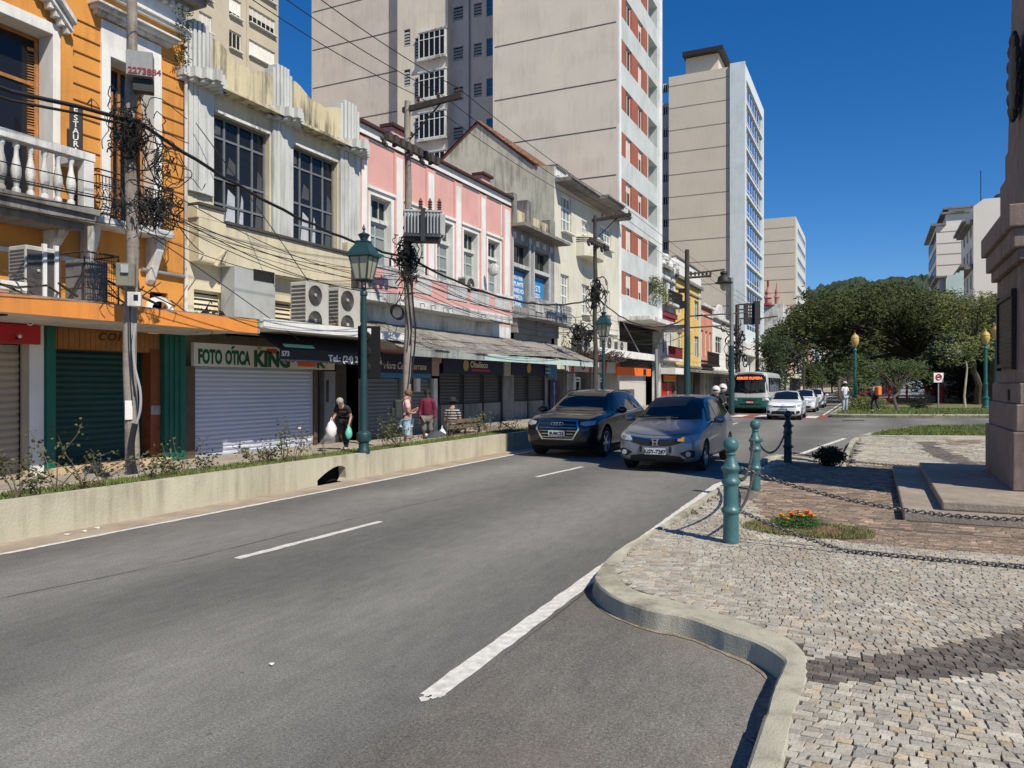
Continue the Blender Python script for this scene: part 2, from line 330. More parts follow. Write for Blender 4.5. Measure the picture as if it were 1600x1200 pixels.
def stones(y0, y1, x0, x1, d, wd):
    """rows of hand-cut stones, every one an irregular, slightly tilted block"""
    rows = int((y1 - y0) / d); mb = SMB
    def line(j, x): return y0 + j * d + .05 * fbm(x * .45, j * d * .5, 1) * min(1, d / .07) + .0
    for j in range(rows):
        x = x0 + R.uniform(0, wd); h = (R.uniform(-.01, .01), R.uniform(-.01, .01))
        while x < x1:
            w_ = wd * R.uniform(.65, 1.45); xa, xb = x, x + w_; x = xb
            cx, cy = (xa + xb) / 2, line(j + .5, (xa + xb) / 2)
            g = d * .055
            if not pip(cx, cy, inner_poly): continue
            if cx > .28 and 10.15 < cy < 17: continue
            if pip(cx, cy, LAWN) or pip(cx, cy, LAWNK): continue
            if pip(cx, cy, BAND) or pip(cx, cy, BAND2): mi = 1
            elif pip(cx, cy, BROWN) or pip(cx, cy, BRN2): mi = 2
            else: mi = 0 if not pip(cx, cy, GREY2) else 1
            jt = d * .12; J = lambda: R.uniform(-jt, jt)
            sk = d * .12 * sin(cx * 1.1 + cy * .7)
            P = [(xa + g + J() - sk, line(j, xa) + g + J()), (xb - g + J() - sk, line(j, xb) + g + J()), (xb - g + J() + sk, line(j + 1, xb) - g + J()), (xa + g + J() + sk, line(j + 1, xa) - g + J())]
            zt = KZ + R.uniform(-.003, .002) - (.006 if mi == 2 else 0); tx, ty = R.uniform(-.02, .02), R.uniform(-.02, .02)
            c_ = Vector((cx, cy)); e = .93
            top = [(c_.x + (p[0] - c_.x) * e, c_.y + (p[1] - c_.y) * e, zt + (p[0] - cx) * tx + (p[1] - cy) * ty) for p in P]
            mid = [(p[0], p[1], zt - .003 + (p[0] - cx) * tx + (p[1] - cy) * ty) for p in P]
            bot = [(p[0], p[1], zt - .025) for p in P]
            mb.mi = mi
            mb.add(top + mid + bot, [(0, 1, 2, 3)] + [(4 + i, 4 + (i + 1) % 4, (i + 1) % 4, i) for i in range(4)] + [(8 + i, 8 + (i + 1) % 4, 4 + (i + 1) % 4, 4 + i) for i in range(4)])
inner_poly = [(x - 0, y) for x, y in inner] + [(14, -3)]
ST = [mat('limestone', (.395, .365, .305), .8, .2, 9, .4, 50, island=.22), mat('basalt', (.125, .11, .095), .8, .3, 8, .4, 50, island=.3), mat('red_stone', (.225, .168, .125), .85, .35, 3, .5, 40, island=.35)]
# warm and mossy individual stones
def stone_tint(m, cols):
    nt = m.node_tree; p = nt.nodes['Principled BSDF']; src = p.inputs['Base Color'].links[0].from_socket
    g = N(nt, 'ShaderNodeNewGeometry'); rp = N(nt, 'ShaderNodeValToRGB'); rp.color_ramp.interpolation = 'CONSTANT'; e = rp.color_ramp.elements
    while len(e) < len(cols): e.new(.5)
    pos = 0
    for el, (f, c) in zip(e, cols): el.position = pos; el.color = (*c, 1); pos += f
    wn = N(nt, 'ShaderNodeTexWhiteNoise', noise_dimensions='1D'); nt.links.new(g.outputs['Random Per Island'], wn.inputs['W']); nt.links.new(wn.outputs['Value'], rp.inputs[0])
    mx = N(nt, 'ShaderNodeMixRGB', blend_type='MULTIPLY'); mx.inputs[0].default_value = 1; nt.links.new(src, mx.inputs[1]); nt.links.new(rp.outputs[0], mx.inputs[2])
    nn = N(nt, 'ShaderNodeTexNoise'); nn.inputs['Scale'].default_value = .9; nn.inputs['Detail'].default_value = 6; tc = N(nt, 'ShaderNodeTexCoord'); nt.links.new(tc.outputs['Object'], nn.inputs['Vector'])
    mr = N(nt, 'ShaderNodeMapRange'); mr.inputs[1].default_value = .42; mr.inputs[2].default_value = .75; mr.inputs[4].default_value = .5; nt.links.new(nn.outputs['Fac'], mr.inputs[0])
    m2 = N(nt, 'ShaderNodeMixRGB'); m2.inputs[2].default_value = (.25, .2, .14, 1); nt.links.new(mr.outputs[0], m2.inputs[0]); nt.links.new(mx.outputs[0], m2.inputs[1])
    nt.links.new(m2.outputs[0], p.inputs['Base Color'])
stone_tint(ST[0], [(.5, (1, 1, 1)), (.16, (1.04, .98, .90)), (.05, (1.1, .97, .80)), (.14, (.82, .84, .87)), (.1, (1.12, 1.12, 1.1))])
stone_tint(ST[1], [(.6, (1, 1, 1)), (.2, (.7, .7, .7)), (.15, (1.3, 1.25, 1.15)), (.05, (1.7, 1.55, 1.3))])
stone_tint(ST[2], [(.5, (1, 1, 1)), (.2, (1.25, 1.15, 1.1)), (.2, (.75, .75, .75)), (.1, (1.6, 1.55, 1.45))])
SMB = MB(); stones(1.6, 9.6, -3.2, 4.6, .056, .064); stones(9.6, 20, -2.6, 6, .10, .13); stones(20, 36, -1.2, 14, .17, .24)
struct('mosaic_pavement', SMB, ST).data
# lawn on the square and its border
def flat_poly(name, poly, z, m, h=0., label=None):
    bm = bmesh.new(); fa = bm.faces.new([bm.verts.new((x, y, z)) for x, y in poly])
    if h: 
        r = bmesh.ops.extrude_face_region(bm, geom=[fa]); [setattr(v.co, 'z', v.co.z + h) for v in r['geom'] if isinstance(v, bmesh.types.BMVert)]
    bmesh.ops.triangulate(bm, faces=bm.faces[:]); bmesh.ops.recalc_face_normals(bm, faces=bm.faces[:]); me = bpy.data.meshes.new(name); bm.to_mesh(me); bm.free(); me.materials.append(m)
    o = bpy.data.objects.new(name, me); COL.objects.link(o); return tag(o, label, kind='structure')
SOIL = mat('lawn_soil', (.155, .17, .06), .95, .35, 1.2, .6, 30)
flat_poly('lawn', LAWN, .10, SOIL, .06); flat_poly('lawn_border', LAWNK, .09, KERBM, .075)
GRASSM = mat('grass_blade', (.135, .17, .045), .8, .25, 1.5, 0, island=.45)
def grass(name, pts, h, label=None, m=GRASSM, wd=.008):
    mb = MB(); vs = []; fs = []
    for x, y, z in pts:
        for q in range(2):
            a = R.uniform(0, 2 * pi); l = h * R.uniform(.4, 1.2); b = R.uniform(0, 2 * pi); t = R.uniform(.1, .7) * l; i = len(vs); xx, yy = x + R.uniform(-.02, .02), y + R.uniform(-.02, .02)
            vs += [(xx - wd * cos(a), yy - wd * sin(a), z), (xx + wd * cos(a), yy + wd * sin(a), z), (xx + t * cos(b), yy + t * sin(b), z + l)]; fs.append((i, i + 1, i + 2))
    mb.add(vs, fs); o = mb.build(name, m, recalc=False); tag(o, label, kind='stuff'); return o
pts = []
xs = [p[0] for p in LAWN]; ys = [p[1] for p in LAWN]
while len(pts) < 12000:
    x, y = R.uniform(min(xs), 9), R.uniform(min(ys), max(ys))
    if pip(x, y, LAWN): pts.append((x, y, .16))
grass('grass', pts, .09, 'mown grass growing on the small lawn behind the mosaic pavement', wd=.014)
# ------------------------------------------------------------------ planter wall along the left of the road
WALLM = mat('wall_paint', (.45, .415, .31), .92, .12, 1.3, .35, 30, stain=.55, scol=(.2, .17, .115))
SW = street(WX)
a0, a1 = SW.a(496), SW.a(541); am = a0 + (a1 - a0) * .5; WT = .46
t = thing('planter_wall', 'long low cream painted planter wall with an arched drain hole beside the road', 'wall', (WX, 10, 0))
arch = [(a0, 0), (a0, .10)] + [(a0 + (a1 - a0) * q, .10 + .20 * sin(min(1, q * 1.25) * pi / 2) * (1 if q < .8 else 1 - (q - .8) * 1.6)) for q in (.1, .25, .4, .55, .7, .85, .97)] + [(a1, .06), (a1 - .06, 0)]
pl = [(-3., 0.)] + arch + [(27.4, 0), (27.4, WT), (-3, WT)]
mb = MB(); mb.prism([(WX, y, z) for y, z in pl], (-.16, 0, 0)); mb.build('wall_face', WALLM, t)
mb = MB(); mb.box(WX - 1.02, WX - .90, -3, 27.4, -.12, WT - .01); mb.build('back_edge', WALLM, t)
mb = MB(); mb.box(WX - .6, WX - .22, a0 - .3, a1 + .3, .0, .30); mb.build('drain_back', mat('black_void', (.004, .004, .004), 1, 0, bump=0), t)
struct('planter_soil', MB().box(WX - .9, WX - .16, -3, 27.3, .32, WT - .045), SOIL)
struct('gutter_dust', MB().box(WX + .001, XL - .02, -3, 30, 0, .006), mat('dust', (.33, .27, .2), .95, .25, 2.5, .3, 40))
pts = [(R.uniform(WX - .9, WX - .17), 27.3 * R.random() ** 1.25, WT - .045) for _ in range(15000)]
grass('grass', [p for p in pts if fbm(p[0] * 2, p[1] * 1.5) > -.9], .075, 'short grass growing along the top of the planter wall', wd=.007)
# pavement along the shops
PAVL = mat('shop_pavement', (.36, .31, .25), .9, .22, 1.2, .3, 30, stain=.3)
struct('pavement', MB().box(FX - 1, WX - 1.02, -6, 27.4, -.16, SWZ), PAVL)
struct('pavement', MB().box(FX - 1, WX, 27.4, 400, -.16, .10), PAVL)
# far park ground
PARKG = mat('park_soil', (.15, .15, .065), .95, .4, .5, .5, 20)
pk = [tuple(gp(x, y, .13).to_2d()) for x, y in ((1300, 648.5), (1330, 649), (1400, 649.5), (1470, 649.5), (1540, 649.5))]
pk = pk + [(40, pk[-1][1] + 12), (40, 105), (-1.2, 105)]
flat_poly('park_lawn', pk, .0, PARKG, .14)
mb = MB()
for i in range(5):
    p, q = Vector(pk[i]), Vector(pk[i + 1]); d = (q - p).normalized(); n = Vector((-d.y, d.x)) * .28
    mb.hexa([(p.x, p.y, 0), (q.x, q.y, 0), (q.x + n.x, q.y + n.y, 0), (p.x + n.x, p.y + n.y, 0), (p.x, p.y, .2), (q.x, q.y, .2), (q.x + n.x, q.y + n.y, .2), (p.x + n.x, p.y + n.y, .2)])
p, q = Vector(pk[0]), Vector((-1.2, 105)); mb.box(p.x - .1, p.x + .2, p.y + .1, 105, 0, .2)
struct('kerb', mb, KERBM)
pts = []
while len(pts) < 9000:
    x, y = R.uniform(-2, 12), 45 + 14 * R.random() ** 1.6
    if pip(x, y, pk): pts.append((x, y, .14))
grass('grass', pts, .13, 'rough grass growing on the park lawn past the side road', wd=.025)
mb = MB(); c0 = gp(1380, 641, .14); mb.box(-.2, 9, c0.y + 1.5, c0.y + 4.2, .13, .146); struct('park_path', mb, mat('path', (.36, .31, .25), .9, .15, 1))
# square to the right and behind it
struct('square_paving', MB().box(14.001, 70, -14, 40, 0, .13), mat('square_slab', (.35, .32, .27), .9, .2, 1))
# ================================================================== MONUMENT
GR = mat('pink_granite', (.25, .185, .16), .75, .25, 3.5, .35, 60, stain=.75, scol=(.085, .068, .055))
GRL = mat('step_granite', (.31, .26, .205), .85, .25, 2.5, .45, 40, stain=.4, scol=(.1, .085, .07))
t = thing('monument', 'tall stepped pink granite monument with a bronze plaque on two steps at the right edge', 'monument', (2.99, 13.15, KZ))
cx, cy = 2.99, 13.15
def sq(s, z0, z1, name='block', m=GR, bev=.018, top=None):
    mb = MB(); tt = s if top is None else top
    mb.hexa([(cx - s, cy - s, z0), (cx + s, cy - s, z0), (cx + s, cy + s, z0), (cx - s, cy + s, z0), (cx - tt, cy - tt, z1), (cx + tt, cy - tt, z1), (cx + tt, cy + tt, z1), (cx - tt, cy + tt, z1)])
    return mb.build(name, m, t, bevel=bev)
mb = MB(); mb.box(.32, 5.66, 10.23, 15.9, .12, .245); mb.build('step', GRL, t, bevel=.02)
mb = MB(); mb.box(.74, 5.3, 10.47, 15.5, .246, .36); mb.build('step', GRL, t, bevel=.02)
sq(1.35, .361, 1.13); sq(1.31, 1.131, 1.49); sq(1.265, 1.491, 1.77); sq(1.215, 1.771, 3.38, 'die', top=1.205)
sq(1.28, 3.381, 3.54, 'cornice'); sq(1.345, 3.541, 3.80, 'cornice'); sq(1.405, 3.801, 4.10, 'cornice')
sq(1.17, 4.101, 4.89); sq(1.11, 4.891, 5.36); sq(1.08, 5.361, 9.5, 'shaft', top=1.0); sq(1.12, 9.501, 9.8, 'cornice'); sq(.95, 9.801, 14.6, 'shaft', top=.8)
BRZ = mat('bronze', (.035, .032, .027), .55, .3, 6, .3, 40, metal=.5)
f = Fr((cx - 1.212, 0, 0), (0, 1, 0), (-1, 0, 0))
ya, yb = cy - .62, cy + .72; za, zb = 2.06, 2.98
mb = MB(); mb.fb(f, ya, yb, za, zb, 0, .03); pq = mb.build('plaque', BRZ, t, bevel=.004)
mb = MB(); mb.fb(f, ya - .04, yb + .04, zb, zb + .06, .0, .06); mb.fb(f, ya - .04, yb + .04, za - .06, za, 0, .06); mb.fb(f, ya - .06, ya, za - .1, zb + .1, 0, .06); mb.fb(f, yb, yb + .06, za - .1, zb + .1, 0, .06)
mb.build('plaque_frame', BRZ, pq)
mb = MB()
for i in range(14):
    z = za + .06 + i * .06; y = ya + .06
    while y < yb - .1:
        l = R.uniform(.03, .09); mb.fb(f, y, min(y + l, yb - .05), z, z + .022, .03, .036); y += l + .025
mb.build('lettering', mat('bronze_worn', (.12, .11, .09), .5, .2, 6, metal=.5), pq)
mb = MB(); mb.ball((cx - 1.16, cy - .05, 6.2), .3, 14, 8, (.18, 1, 1.9)); 
for k in range(14):
    an = k * 2 * pi / 14; mb.ball((cx - 1.16, cy - .05 + .32 * cos(an), 6.2 + .55 * sin(an)), .09, 6, 4, (.6, 1, 1.2))
mb.build('bronze_medallion', BRZ, t, smooth=True)
mb = MB(); mb.fb(Fr((cx - 1.266, 0, 0), (0, 1, 0), (-1, 0, 0)), cy - .5, cy - .38, 1.53, 1.68, 0, .02); mb.build('small_plate', BRZ, t)
# ------------------------------------------------------------------ bollards and chains
TEAL = mat('teal_paint', (.05, .14, .145), .42, .22, 9, .25, 25, stain=.35, scol=(.02, .06, .065), spec=.5)
DTEAL = mat('shaded_teal', (.012, .035, .045), .4, .2, 9, .2, 25)  # darker copy of the teal, shade put into the third bollard's colour
prof = [(.085, 0), (.088, .02), (.083, .05), (.08, .30), (.082, .31), (.098, .325), (.102, .345), (.098, .365), (.082, .38), (.078, .40), (.077, .60), (.08, .62), (.095, .635), (.099, .65), (.094, .67), (.079, .69), (.079, .75), (.09, .765), (.103, .785), (.104, .80), (.09, .815), (.078, .83), (.07, .86), (.052, .90), (.045, .925), (.047, .935), (.057, .945), (.055, .955), (.04, .965), (.06, .985)]
prof += [(.083 * sin(a_), 1.045 - .083 * cos(a_)) for a_ in [i * pi / 9 for i in range(2, 10)]]; prof[-1] = (.002, 1.128)
BS = .955
bl = [gp(1142, 848, KZ), gp(1180, 765, KZ), gp(1231, 722.5, KZ)]
lab = ['teal bollard nearest the road corner, beside the marigold bed', 'teal bollard with a ball top standing between the other two, before the silver car', 'teal bollard darkened for the monument shade by the parking notch', 'teal bollard at the right end of the front chains']
proto = None; BOL = []
for i, p in enumerate(bl + [Vector((2.95, bl[0].y - .1, KZ))]):
    if proto is None:
        proto = thing('bollard', lab[0], 'bollard', p, 'cast bollards joined by chains')
        mb = MB().lathe(prof, (0, 0, 0), 22)
        for z, an in ((.80, -.3), (.80, 1.9), (.345, -.3), (.345, 1.9)):
            M_ = Matrix.Rotation(an, 3, 'Z') @ Matrix.Rotation(pi / 2, 3, 'X'); mb.torus(Vector((cos(an) * .118, sin(an) * .118, z)), .02, .006, M_, 8, 5)
        mb.build('post', TEAL, proto, smooth=True, local=True); proto.scale = (BS,) * 3; b_ = proto
    else: b_ = dup(proto, loc=p, label=lab[i])
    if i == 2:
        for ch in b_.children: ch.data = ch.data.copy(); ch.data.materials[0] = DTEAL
    BOL.append(p)
CHN = mat('chain_iron', (.10, .095, .088), .5, .35, 12, .2, 40, metal=.6)
def chain(p, q, sag, label, link=.052, ground=None, thick=.0065, group='chains between the bollards'):
    n = 200; P = []
    for i in range(n + 1):
        t_ = i / n; v = Vector(p).lerp(Vector(q), t_); v.z -= sag * 4 * t_ * (1 - t_)
        if ground is not None: v.z = max(v.z, ground)
        P.append(v)
    L_ = sum((P[i + 1] - P[i]).length for i in range(n)); k = int(L_ / (link * .68)); mb = MB(); acc = 0; j = 0
    for i in range(n):
        seg = (P[i + 1] - P[i]).length
        while j * link * .68 <= acc + seg and j < k:
            c = P[i].lerp(P[i + 1], (j * link * .68 - acc) / seg); d = (P[i + 1] - P[i]).normalized()
            M_ = d.to_track_quat('X', 'Z').to_matrix() @ Matrix.Rotation((j % 2) * pi / 2 + .25 * sin(j), 3, 'X')
            mb.torus(c, link * .30, thick, M_, 9, 5, 1.55); j += 1
        acc += seg
    o = mb.build('chain', CHN, smooth=True); return tag(o, label, 'chain', group)
e = Vector((.10, .0, 0)); up = .80 * BS; lo = .345 * BS
B1, B2, B3, B4 = BOL
chain(B1 + Vector((.1, 0, up)), B4 + Vector((-.1, 0, up)), .34, 'upper rusty chain sagging from the near bollard past the monument steps')
chain(B1 + Vector((.1, 0, lo)), B4 + Vector((-.1, 0, lo)), .42, 'lower rusty chain lying low over the mosaic in front of the marigold bed', ground=KZ + .02)
chain(B1 + Vector((0, .11, up)), B2 + Vector((0, -.11, up)), .33, 'upper chain sagging between the near bollard and the middle one')
chain(B1 + Vector((0, .11, lo)), B2 + Vector((0, -.11, lo)), .2, 'lower chain hanging close to the ground between the near bollard and the middle one', ground=KZ + .015)
chain(B2 + Vector((0, .11, up)), B3 + Vector((0, -.11, up)), .36, 'upper chain sagging between the middle bollard and the dark one')
chain(B3 + Vector((.1, 0, .2)), Vector((4.2, B3.y, .5)), .25, 'far chain lying in the sun edge behind the dark bush', ground=KZ + .015)
# ================================================================== BUILDING KIT
def wallholes(mb, fr, a0, a1, z0, z1, holes=(), n=0., d=.3):
    A = sorted({a0, a1, *[v for h in holes for v in h[:2] if a0 < v < a1]}); Z = sorted({z0, z1, *[v for h in holes for v in h[2:4] if z0 < v < z1]})
    for i in range(len(A) - 1):
        for j in range(len(Z) - 1):
            ca, cz = (A[i] + A[i + 1]) / 2, (Z[j] + Z[j + 1]) / 2
            if any(h[0] < ca < h[1] and h[2] < cz < h[3] for h in holes): continue
            mb.quad(fr.p(A[i], Z[j], n), fr.p(A[i + 1], Z[j], n), fr.p(A[i + 1], Z[j + 1], n), fr.p(A[i], Z[j + 1], n))
    for h in holes:
        b0, b1, c0, c1 = max(h[0], a0), min(h[1], a1), max(h[2], z0), min(h[3], z1); dd = h[4] if len(h) > 4 else d
        q = [(b0, c0), (b1, c0), (b1, c1), (b0, c1)]
        for k in range(4):
            (x, y), (x2, y2) = q[k], q[(k + 1) % 4]; mb.quad(fr.p(x, y, n), fr.p(x2, y2, n), fr.p(x2, y2, n - dd), fr.p(x, y, n - dd))
def hull(mb, fr, a0, a1, z0, z1, D, n=0., roof=True):
    """side walls, back and roof behind a front wall"""
    mb.quad(fr.p(a0, z0, n), fr.p(a0, z1, n), fr.p(a0, z1, n - D), fr.p(a0, z0, n - D)); mb.quad(fr.p(a1, z0, n), fr.p(a1, z1, n), fr.p(a1, z1, n - D), fr.p(a1, z0, n - D))
    mb.quad(fr.p(a0, z0, n - D), fr.p(a1, z0, n - D), fr.p(a1, z1, n - D), fr.p(a0, z1, n - D))
    if roof: mb.quad(fr.p(a0, z1, n), fr.p(a1, z1, n), fr.p(a1, z1, n - D), fr.p(a0, z1, n - D))
def window(parent, fr, a0, a1, z0, z1, n, cols=2, rows=(), fm=None, gm=None, bar=.05, name='window', blind=None, sill=False):
    """frame with mullions, its pane one sub-part"""
    mb = MB(); t_ = .05
    for x in (a0 + bar / 2, a1 - bar / 2): mb.fb(fr, x - bar / 2, x + bar / 2, z0, z1, n, n + t_)
    for z in (z0 + bar / 2, z1 - bar / 2): mb.fb(fr, a0 + bar, a1 - bar, z - bar / 2, z + bar / 2, n + .001, n + t_ - .001)
    for i in range(1, cols):
        x = a0 + (a1 - a0) * i / cols; mb.fb(fr, x - bar * .4, x + bar * .4, z0 + bar, z1 - bar, n + .002, n + t_ - .004)
    for r in rows:
        z = z0 + (z1 - z0) * r; mb.fb(fr, a0 + bar, a1 - bar, z - bar * .4, z + bar * .4, n + .004, n + t_ - .006)
    w_ = mb.build(name, fm, parent)
    mb = MB(); mb.quad(fr.p(a0, z0, n + .01), fr.p(a1, z0, n + .01), fr.p(a1, z1, n + .01), fr.p(a0, z1, n + .01)); mb.build('pane', gm, w_, recalc=False)
    if blind:
        k, m_ = blind; mb = MB(); mb.fb(fr, a0 + bar, a1 - bar, z1 - (z1 - z0) * k, z1 - bar, n + .012, n + .018); mb.build('blind', m_, w_)
    if sill: MB().fb(fr, a0 - .06, a1 + .06, z0 - .07, z0 - .001, n - .1, n + .45).build('sill', fm, w_)
    return w_
def louvre(parent, fr, a0, a1, z0, z1, n, m, step=.12, name='louvre_vent', fmat=None, dark=None):
    mb = MB(); b = .05
    mb.fb(fr, a0, a0 + b, z0, z1, n, n + .06); mb.fb(fr, a1 - b, a1, z0, z1, n, n + .06); mb.fb(fr, a0 + b, a1 - b, z0, z0 + b, n, n + .06); mb.fb(fr, a0 + b, a1 - b, z1 - b, z1, n, n + .06)
    z = z0 + b
    while z < z1 - b - step * .5:
        c = [fr.p(a0 + b, z, n + .06), fr.p(a1 - b, z, n + .06), fr.p(a1 - b, z + step * .75, n), fr.p(a0 + b, z + step * .75, n)]
        mb.hexa(c + [q + Vector((0, 0, .014)) for q in c]); z += step
    o = mb.build(name, m, parent)
    MB().quad(fr.p(a0, z0, n - .03), fr.p(a1, z0, n - .03), fr.p(a1, z1, n - .03), fr.p(a0, z1, n - .03)).build('back', dark or VOID, o, recalc=False); return o
def shutter(parent, fr, a0, a1, z0, z1, n, m, pitch=.105, name='roller_shutter', depth=.03, foot=True):
    mb = MB(); k = int((z1 - z0) / pitch); vs = []
    pr = [(0, 0), (.12, depth * .7), (.35, depth), (.62, depth * .75), (.80, .15 * depth), (.92, 0)]
    zz = [(z0 + (i + t_) * pitch, v) for i in range(k) for t_, v in pr] + [(z1, 0)]
    for z, v in zz: vs += [fr.p(a0, z, n + v), fr.p(a1, z, n + v)]
    mb.add(vs, [(2 * i, 2 * i + 1, 2 * i + 3, 2 * i + 2) for i in range(len(zz) - 1)])
    o = mb.build(name, m, parent, recalc=False)
    g = MB(); g.fb(fr, a0 - .07, a0, z0, z1, n - .02, n + .06); g.fb(fr, a1, a1 + .07, z0, z1, n - .02, n + .06)
    if foot: g.fb(fr, a0, a1, z0, z0 + .07, n, n + .045)
    g.each('guide_rail', m, o); return o
def text(s_, fr, a, z, n, size, m, parent=None, align='LEFT', bold=.0, ext=.008, sx=1., name='lettering', vert=False, shear=0., rot=0.):
    cu = bpy.data.curves.new(name, 'FONT'); cu.body = s_; cu.size = size; cu.align_x = align; cu.extrude = ext; cu.offset = bold; cu.shear = shear; cu.resolution_u = 3
    if vert: cu.space_line = .85
    o = bpy.data.objects.new('tmp', cu); COL.objects.link(o); dg = bpy.context.evaluated_depsgraph_get(); me = bpy.data.meshes.new_from_object(o.evaluated_get(dg)); me.name = name
    bpy.data.objects.remove(o); bpy.data.curves.remove(cu)
    Z_ = Vector((0, 0, 1)); P = fr.p(a, z, n); org = ORG.get(parent.name, Vector((0, 0, 0))) if parent else Vector((0, 0, 0))
    Rm = Matrix.Rotation(rot, 3, 'Z')
    for v in me.vertices:
        c = Rm @ Vector((v.co.x * sx, v.co.y, v.co.z)); v.co = P + fr.A * c.x + Z_ * c.y + fr.N * c.z - org
    me.materials.clear(); me.materials.append(m); o = bpy.data.objects.new(name, me); COL.objects.link(o)
    if parent: o.parent = parent; ORG[o.name] = org
    return o
VOID = mat('dark_inside', (.012, .011, .010), .9, 0, bump=0)
WHT = mat('white_paint', (.70, .69, .65), .75, .08, 1.5, .15, 30, stain=.28, scol=(.25, .24, .21))
WHD = mat('weathered_white', (.60, .60, .575), .85, .16, 1.6, .3, 25, stain=.85, scol=(.16, .155, .14))
DGL = glassy('dark_glass', (.012, .013, .014), .06, .35); BGL = glassy('blue_glass', (.03, .10, .22), .03, 1.); WGL = glassy('pale_glass', (.20, .22, .22), .12, .7)
GRYP = mat('grey_paint', (.22, .235, .235), .6, .12, 3, .15, 30, stain=.3)
def building(name, label, fr, a, loc_z=0., cat='building', group=None):
    p = fr.p(a, loc_z); return thing(name, label, cat, p, group)
# ================================================================== A  orange house
ORA = mat('orange_wall', (.62, .27, .055), .88, .08, .9, .3, 25, stain=.4, scol=(.28, .11, .035))
ORF = mat('orange_fascia', (.68, .25, .05), .88, .08, 1.2, .25, 25, stain=.4, scol=(.22, .10, .05))
WOOD = mat('varnished_wood', (.36, .15, .04), .55, .3, 5, .2, 40, stain=.3, scol=(.1, .04, .015))
CON = mat('grey_concrete', (.22, .21, .19), .92, .2, 2, .4, 30, stain=.75, scol=(.045, .042, .038))
IRON = mat('black_iron', (.02, .02, .02), .6, .2, 5, .1, 30)
A0, A1 = S.a(-140), S.a(290); TA = 10.9
A_ = building('orange_house', 'orange two storey house with white trimmed balcony windows and rusticated wall', S, (A0 + A1) / 2)
w1 = (S.a(-95), S.a(82), 5.4, S.z(82, 54)); w2 = (S.a(170), S.a(240), 5.4, S.z(171, 88))
z2h = w2[3]
mb = MB(); wallholes(mb, S, A0, A1, 3.1, TA, [(*w1, .5), (*w2, .45), (S.a(234), S.a(262), 3.25, 3.95, .2)]); hull(mb, S, A0, A1, -.1, TA, 14)
mb.quad(S.p(A0, -.1, -.5), S.p(A1, -.1, -.5), S.p(A1, 3.1, -.5), S.p(A0, 3.1, -.5))
mb.build('wall', ORA, A_)
zz = [S.z(112, y) for y in range(-18, 330, 25)]
mb = MB()
for z in [5.75 + .345 * i for i in range(12)]:
    mb.fb(S, S.a(112), w2[0] - .22, z, z + .028, -.01, .018); mb.fb(S, w2[1] + .24, A1 - .05, z, z + .028, -.01, .018)
mb.build('rustication', mat('groove', (.16, .06, .015), .9, .1), A_)
mb = MB()   # white surrounds
for (a0, a1, z0, z1), wd in ((w1, .22), (w2, .2)):
    mb.fb(S, a0 - wd, a0 + .015, z0, z1 + wd, -.44, .05); mb.fb(S, a1 - .015, a1 + wd, z0, z1 + wd, -.42, .05); mb.fb(S, a0 + .016, a1 - .016, z1 - .015, z1 + wd, -.43, .051)
mb.fb(S, w2[0] - .2, w2[1] + .2, w2[3] + .2, w2[3] + .75, -.1, .03)
mb.build('window_surround', WHT, A_, bevel=.012)
def cornice(parent, fr, a0, a1, steps, m, name='cornice', m2=None):
    mb = MB()
    for z0, z1, n0, n1 in steps: mb.fb(fr, a0 - (n1 if n1 > 0 else 0) * .6, a1 + (n1 if n1 > 0 else 0) * .6, z0, z1, n0, n1)
    return mb.build(name, m, parent, bevel=.008)
hz = w2[3] + .78
cornice(A_, S, w2[0] - .3, w2[1] + .3, [(hz, hz + .08, -.1, .16), (hz + .08, hz + .15, -.1, .28), (hz + .15, hz + .2, -.1, .36)], WHD, 'lintel_cornice')
# pediment over the big window
mb = MB(); pa, pb = w1[0] - .5, S.a(100); zc = S.z(103, 45, .3); ap = ((pa + pb) / 2, zc + 1.5)
for (x0, z0), (x1, z1) in (((pa, zc), ap), (ap, (pb, zc))):
    for dz, n1 in ((0, .3), (.13, .42)):
        mb.hexa([S.p(x0, z0 + dz, 0), S.p(x1, z1 + dz, 0), S.p(x1, z1 + dz, n1), S.p(x0, z0 + dz, n1), S.p(x0, z0 + dz + .11, 0), S.p(x1, z1 + dz + .11, 0), S.p(x1, z1 + dz + .11, n1), S.p(x0, z0 + dz + .11, n1)])
    k = 12
    for i in range(k):
        x, z = x0 + (x1 - x0) * (i + .5) / k, z0 + (z1 - z0) * (i + .5) / k; mb.fb(S, x - .04, x + .04, z - .1, z + .02, .05, .24)
mb.build('pediment', WHD, A_)
mb = MB(); mb.fb(S, S.a(92), S.a(110), 5.3, TA - .8, 0, .09); mb.build('pilaster', ORA, A_)
z9 = S.z(290, 58)
cornice(A_, S, A0, A1 - .02, [(z9, z9 + .08, -.1, .10), (z9 + .08, z9 + .14, -.1, .16)], WHD, 'architrave')
MB().fb(S, A0, A1 - .05, z9 + .14, z9 + .62, .001, .06).build('frieze', WHT, A_)
cornice(A_, S, A0, A1 - .1, [(z9 + .63, z9 + .72, -.1, .22), (z9 + .72, z9 + .86, -.1, .5), (z9 + .86, z9 + .95, -.1, .62)], CON, 'cornice')
mb = MB(); a = A0
while a < A1: mb.fb(S, a, a + .1, z9 + .5, z9 + .63, .06, .2); a += .2
mb.build('dentils', WHD, A_)
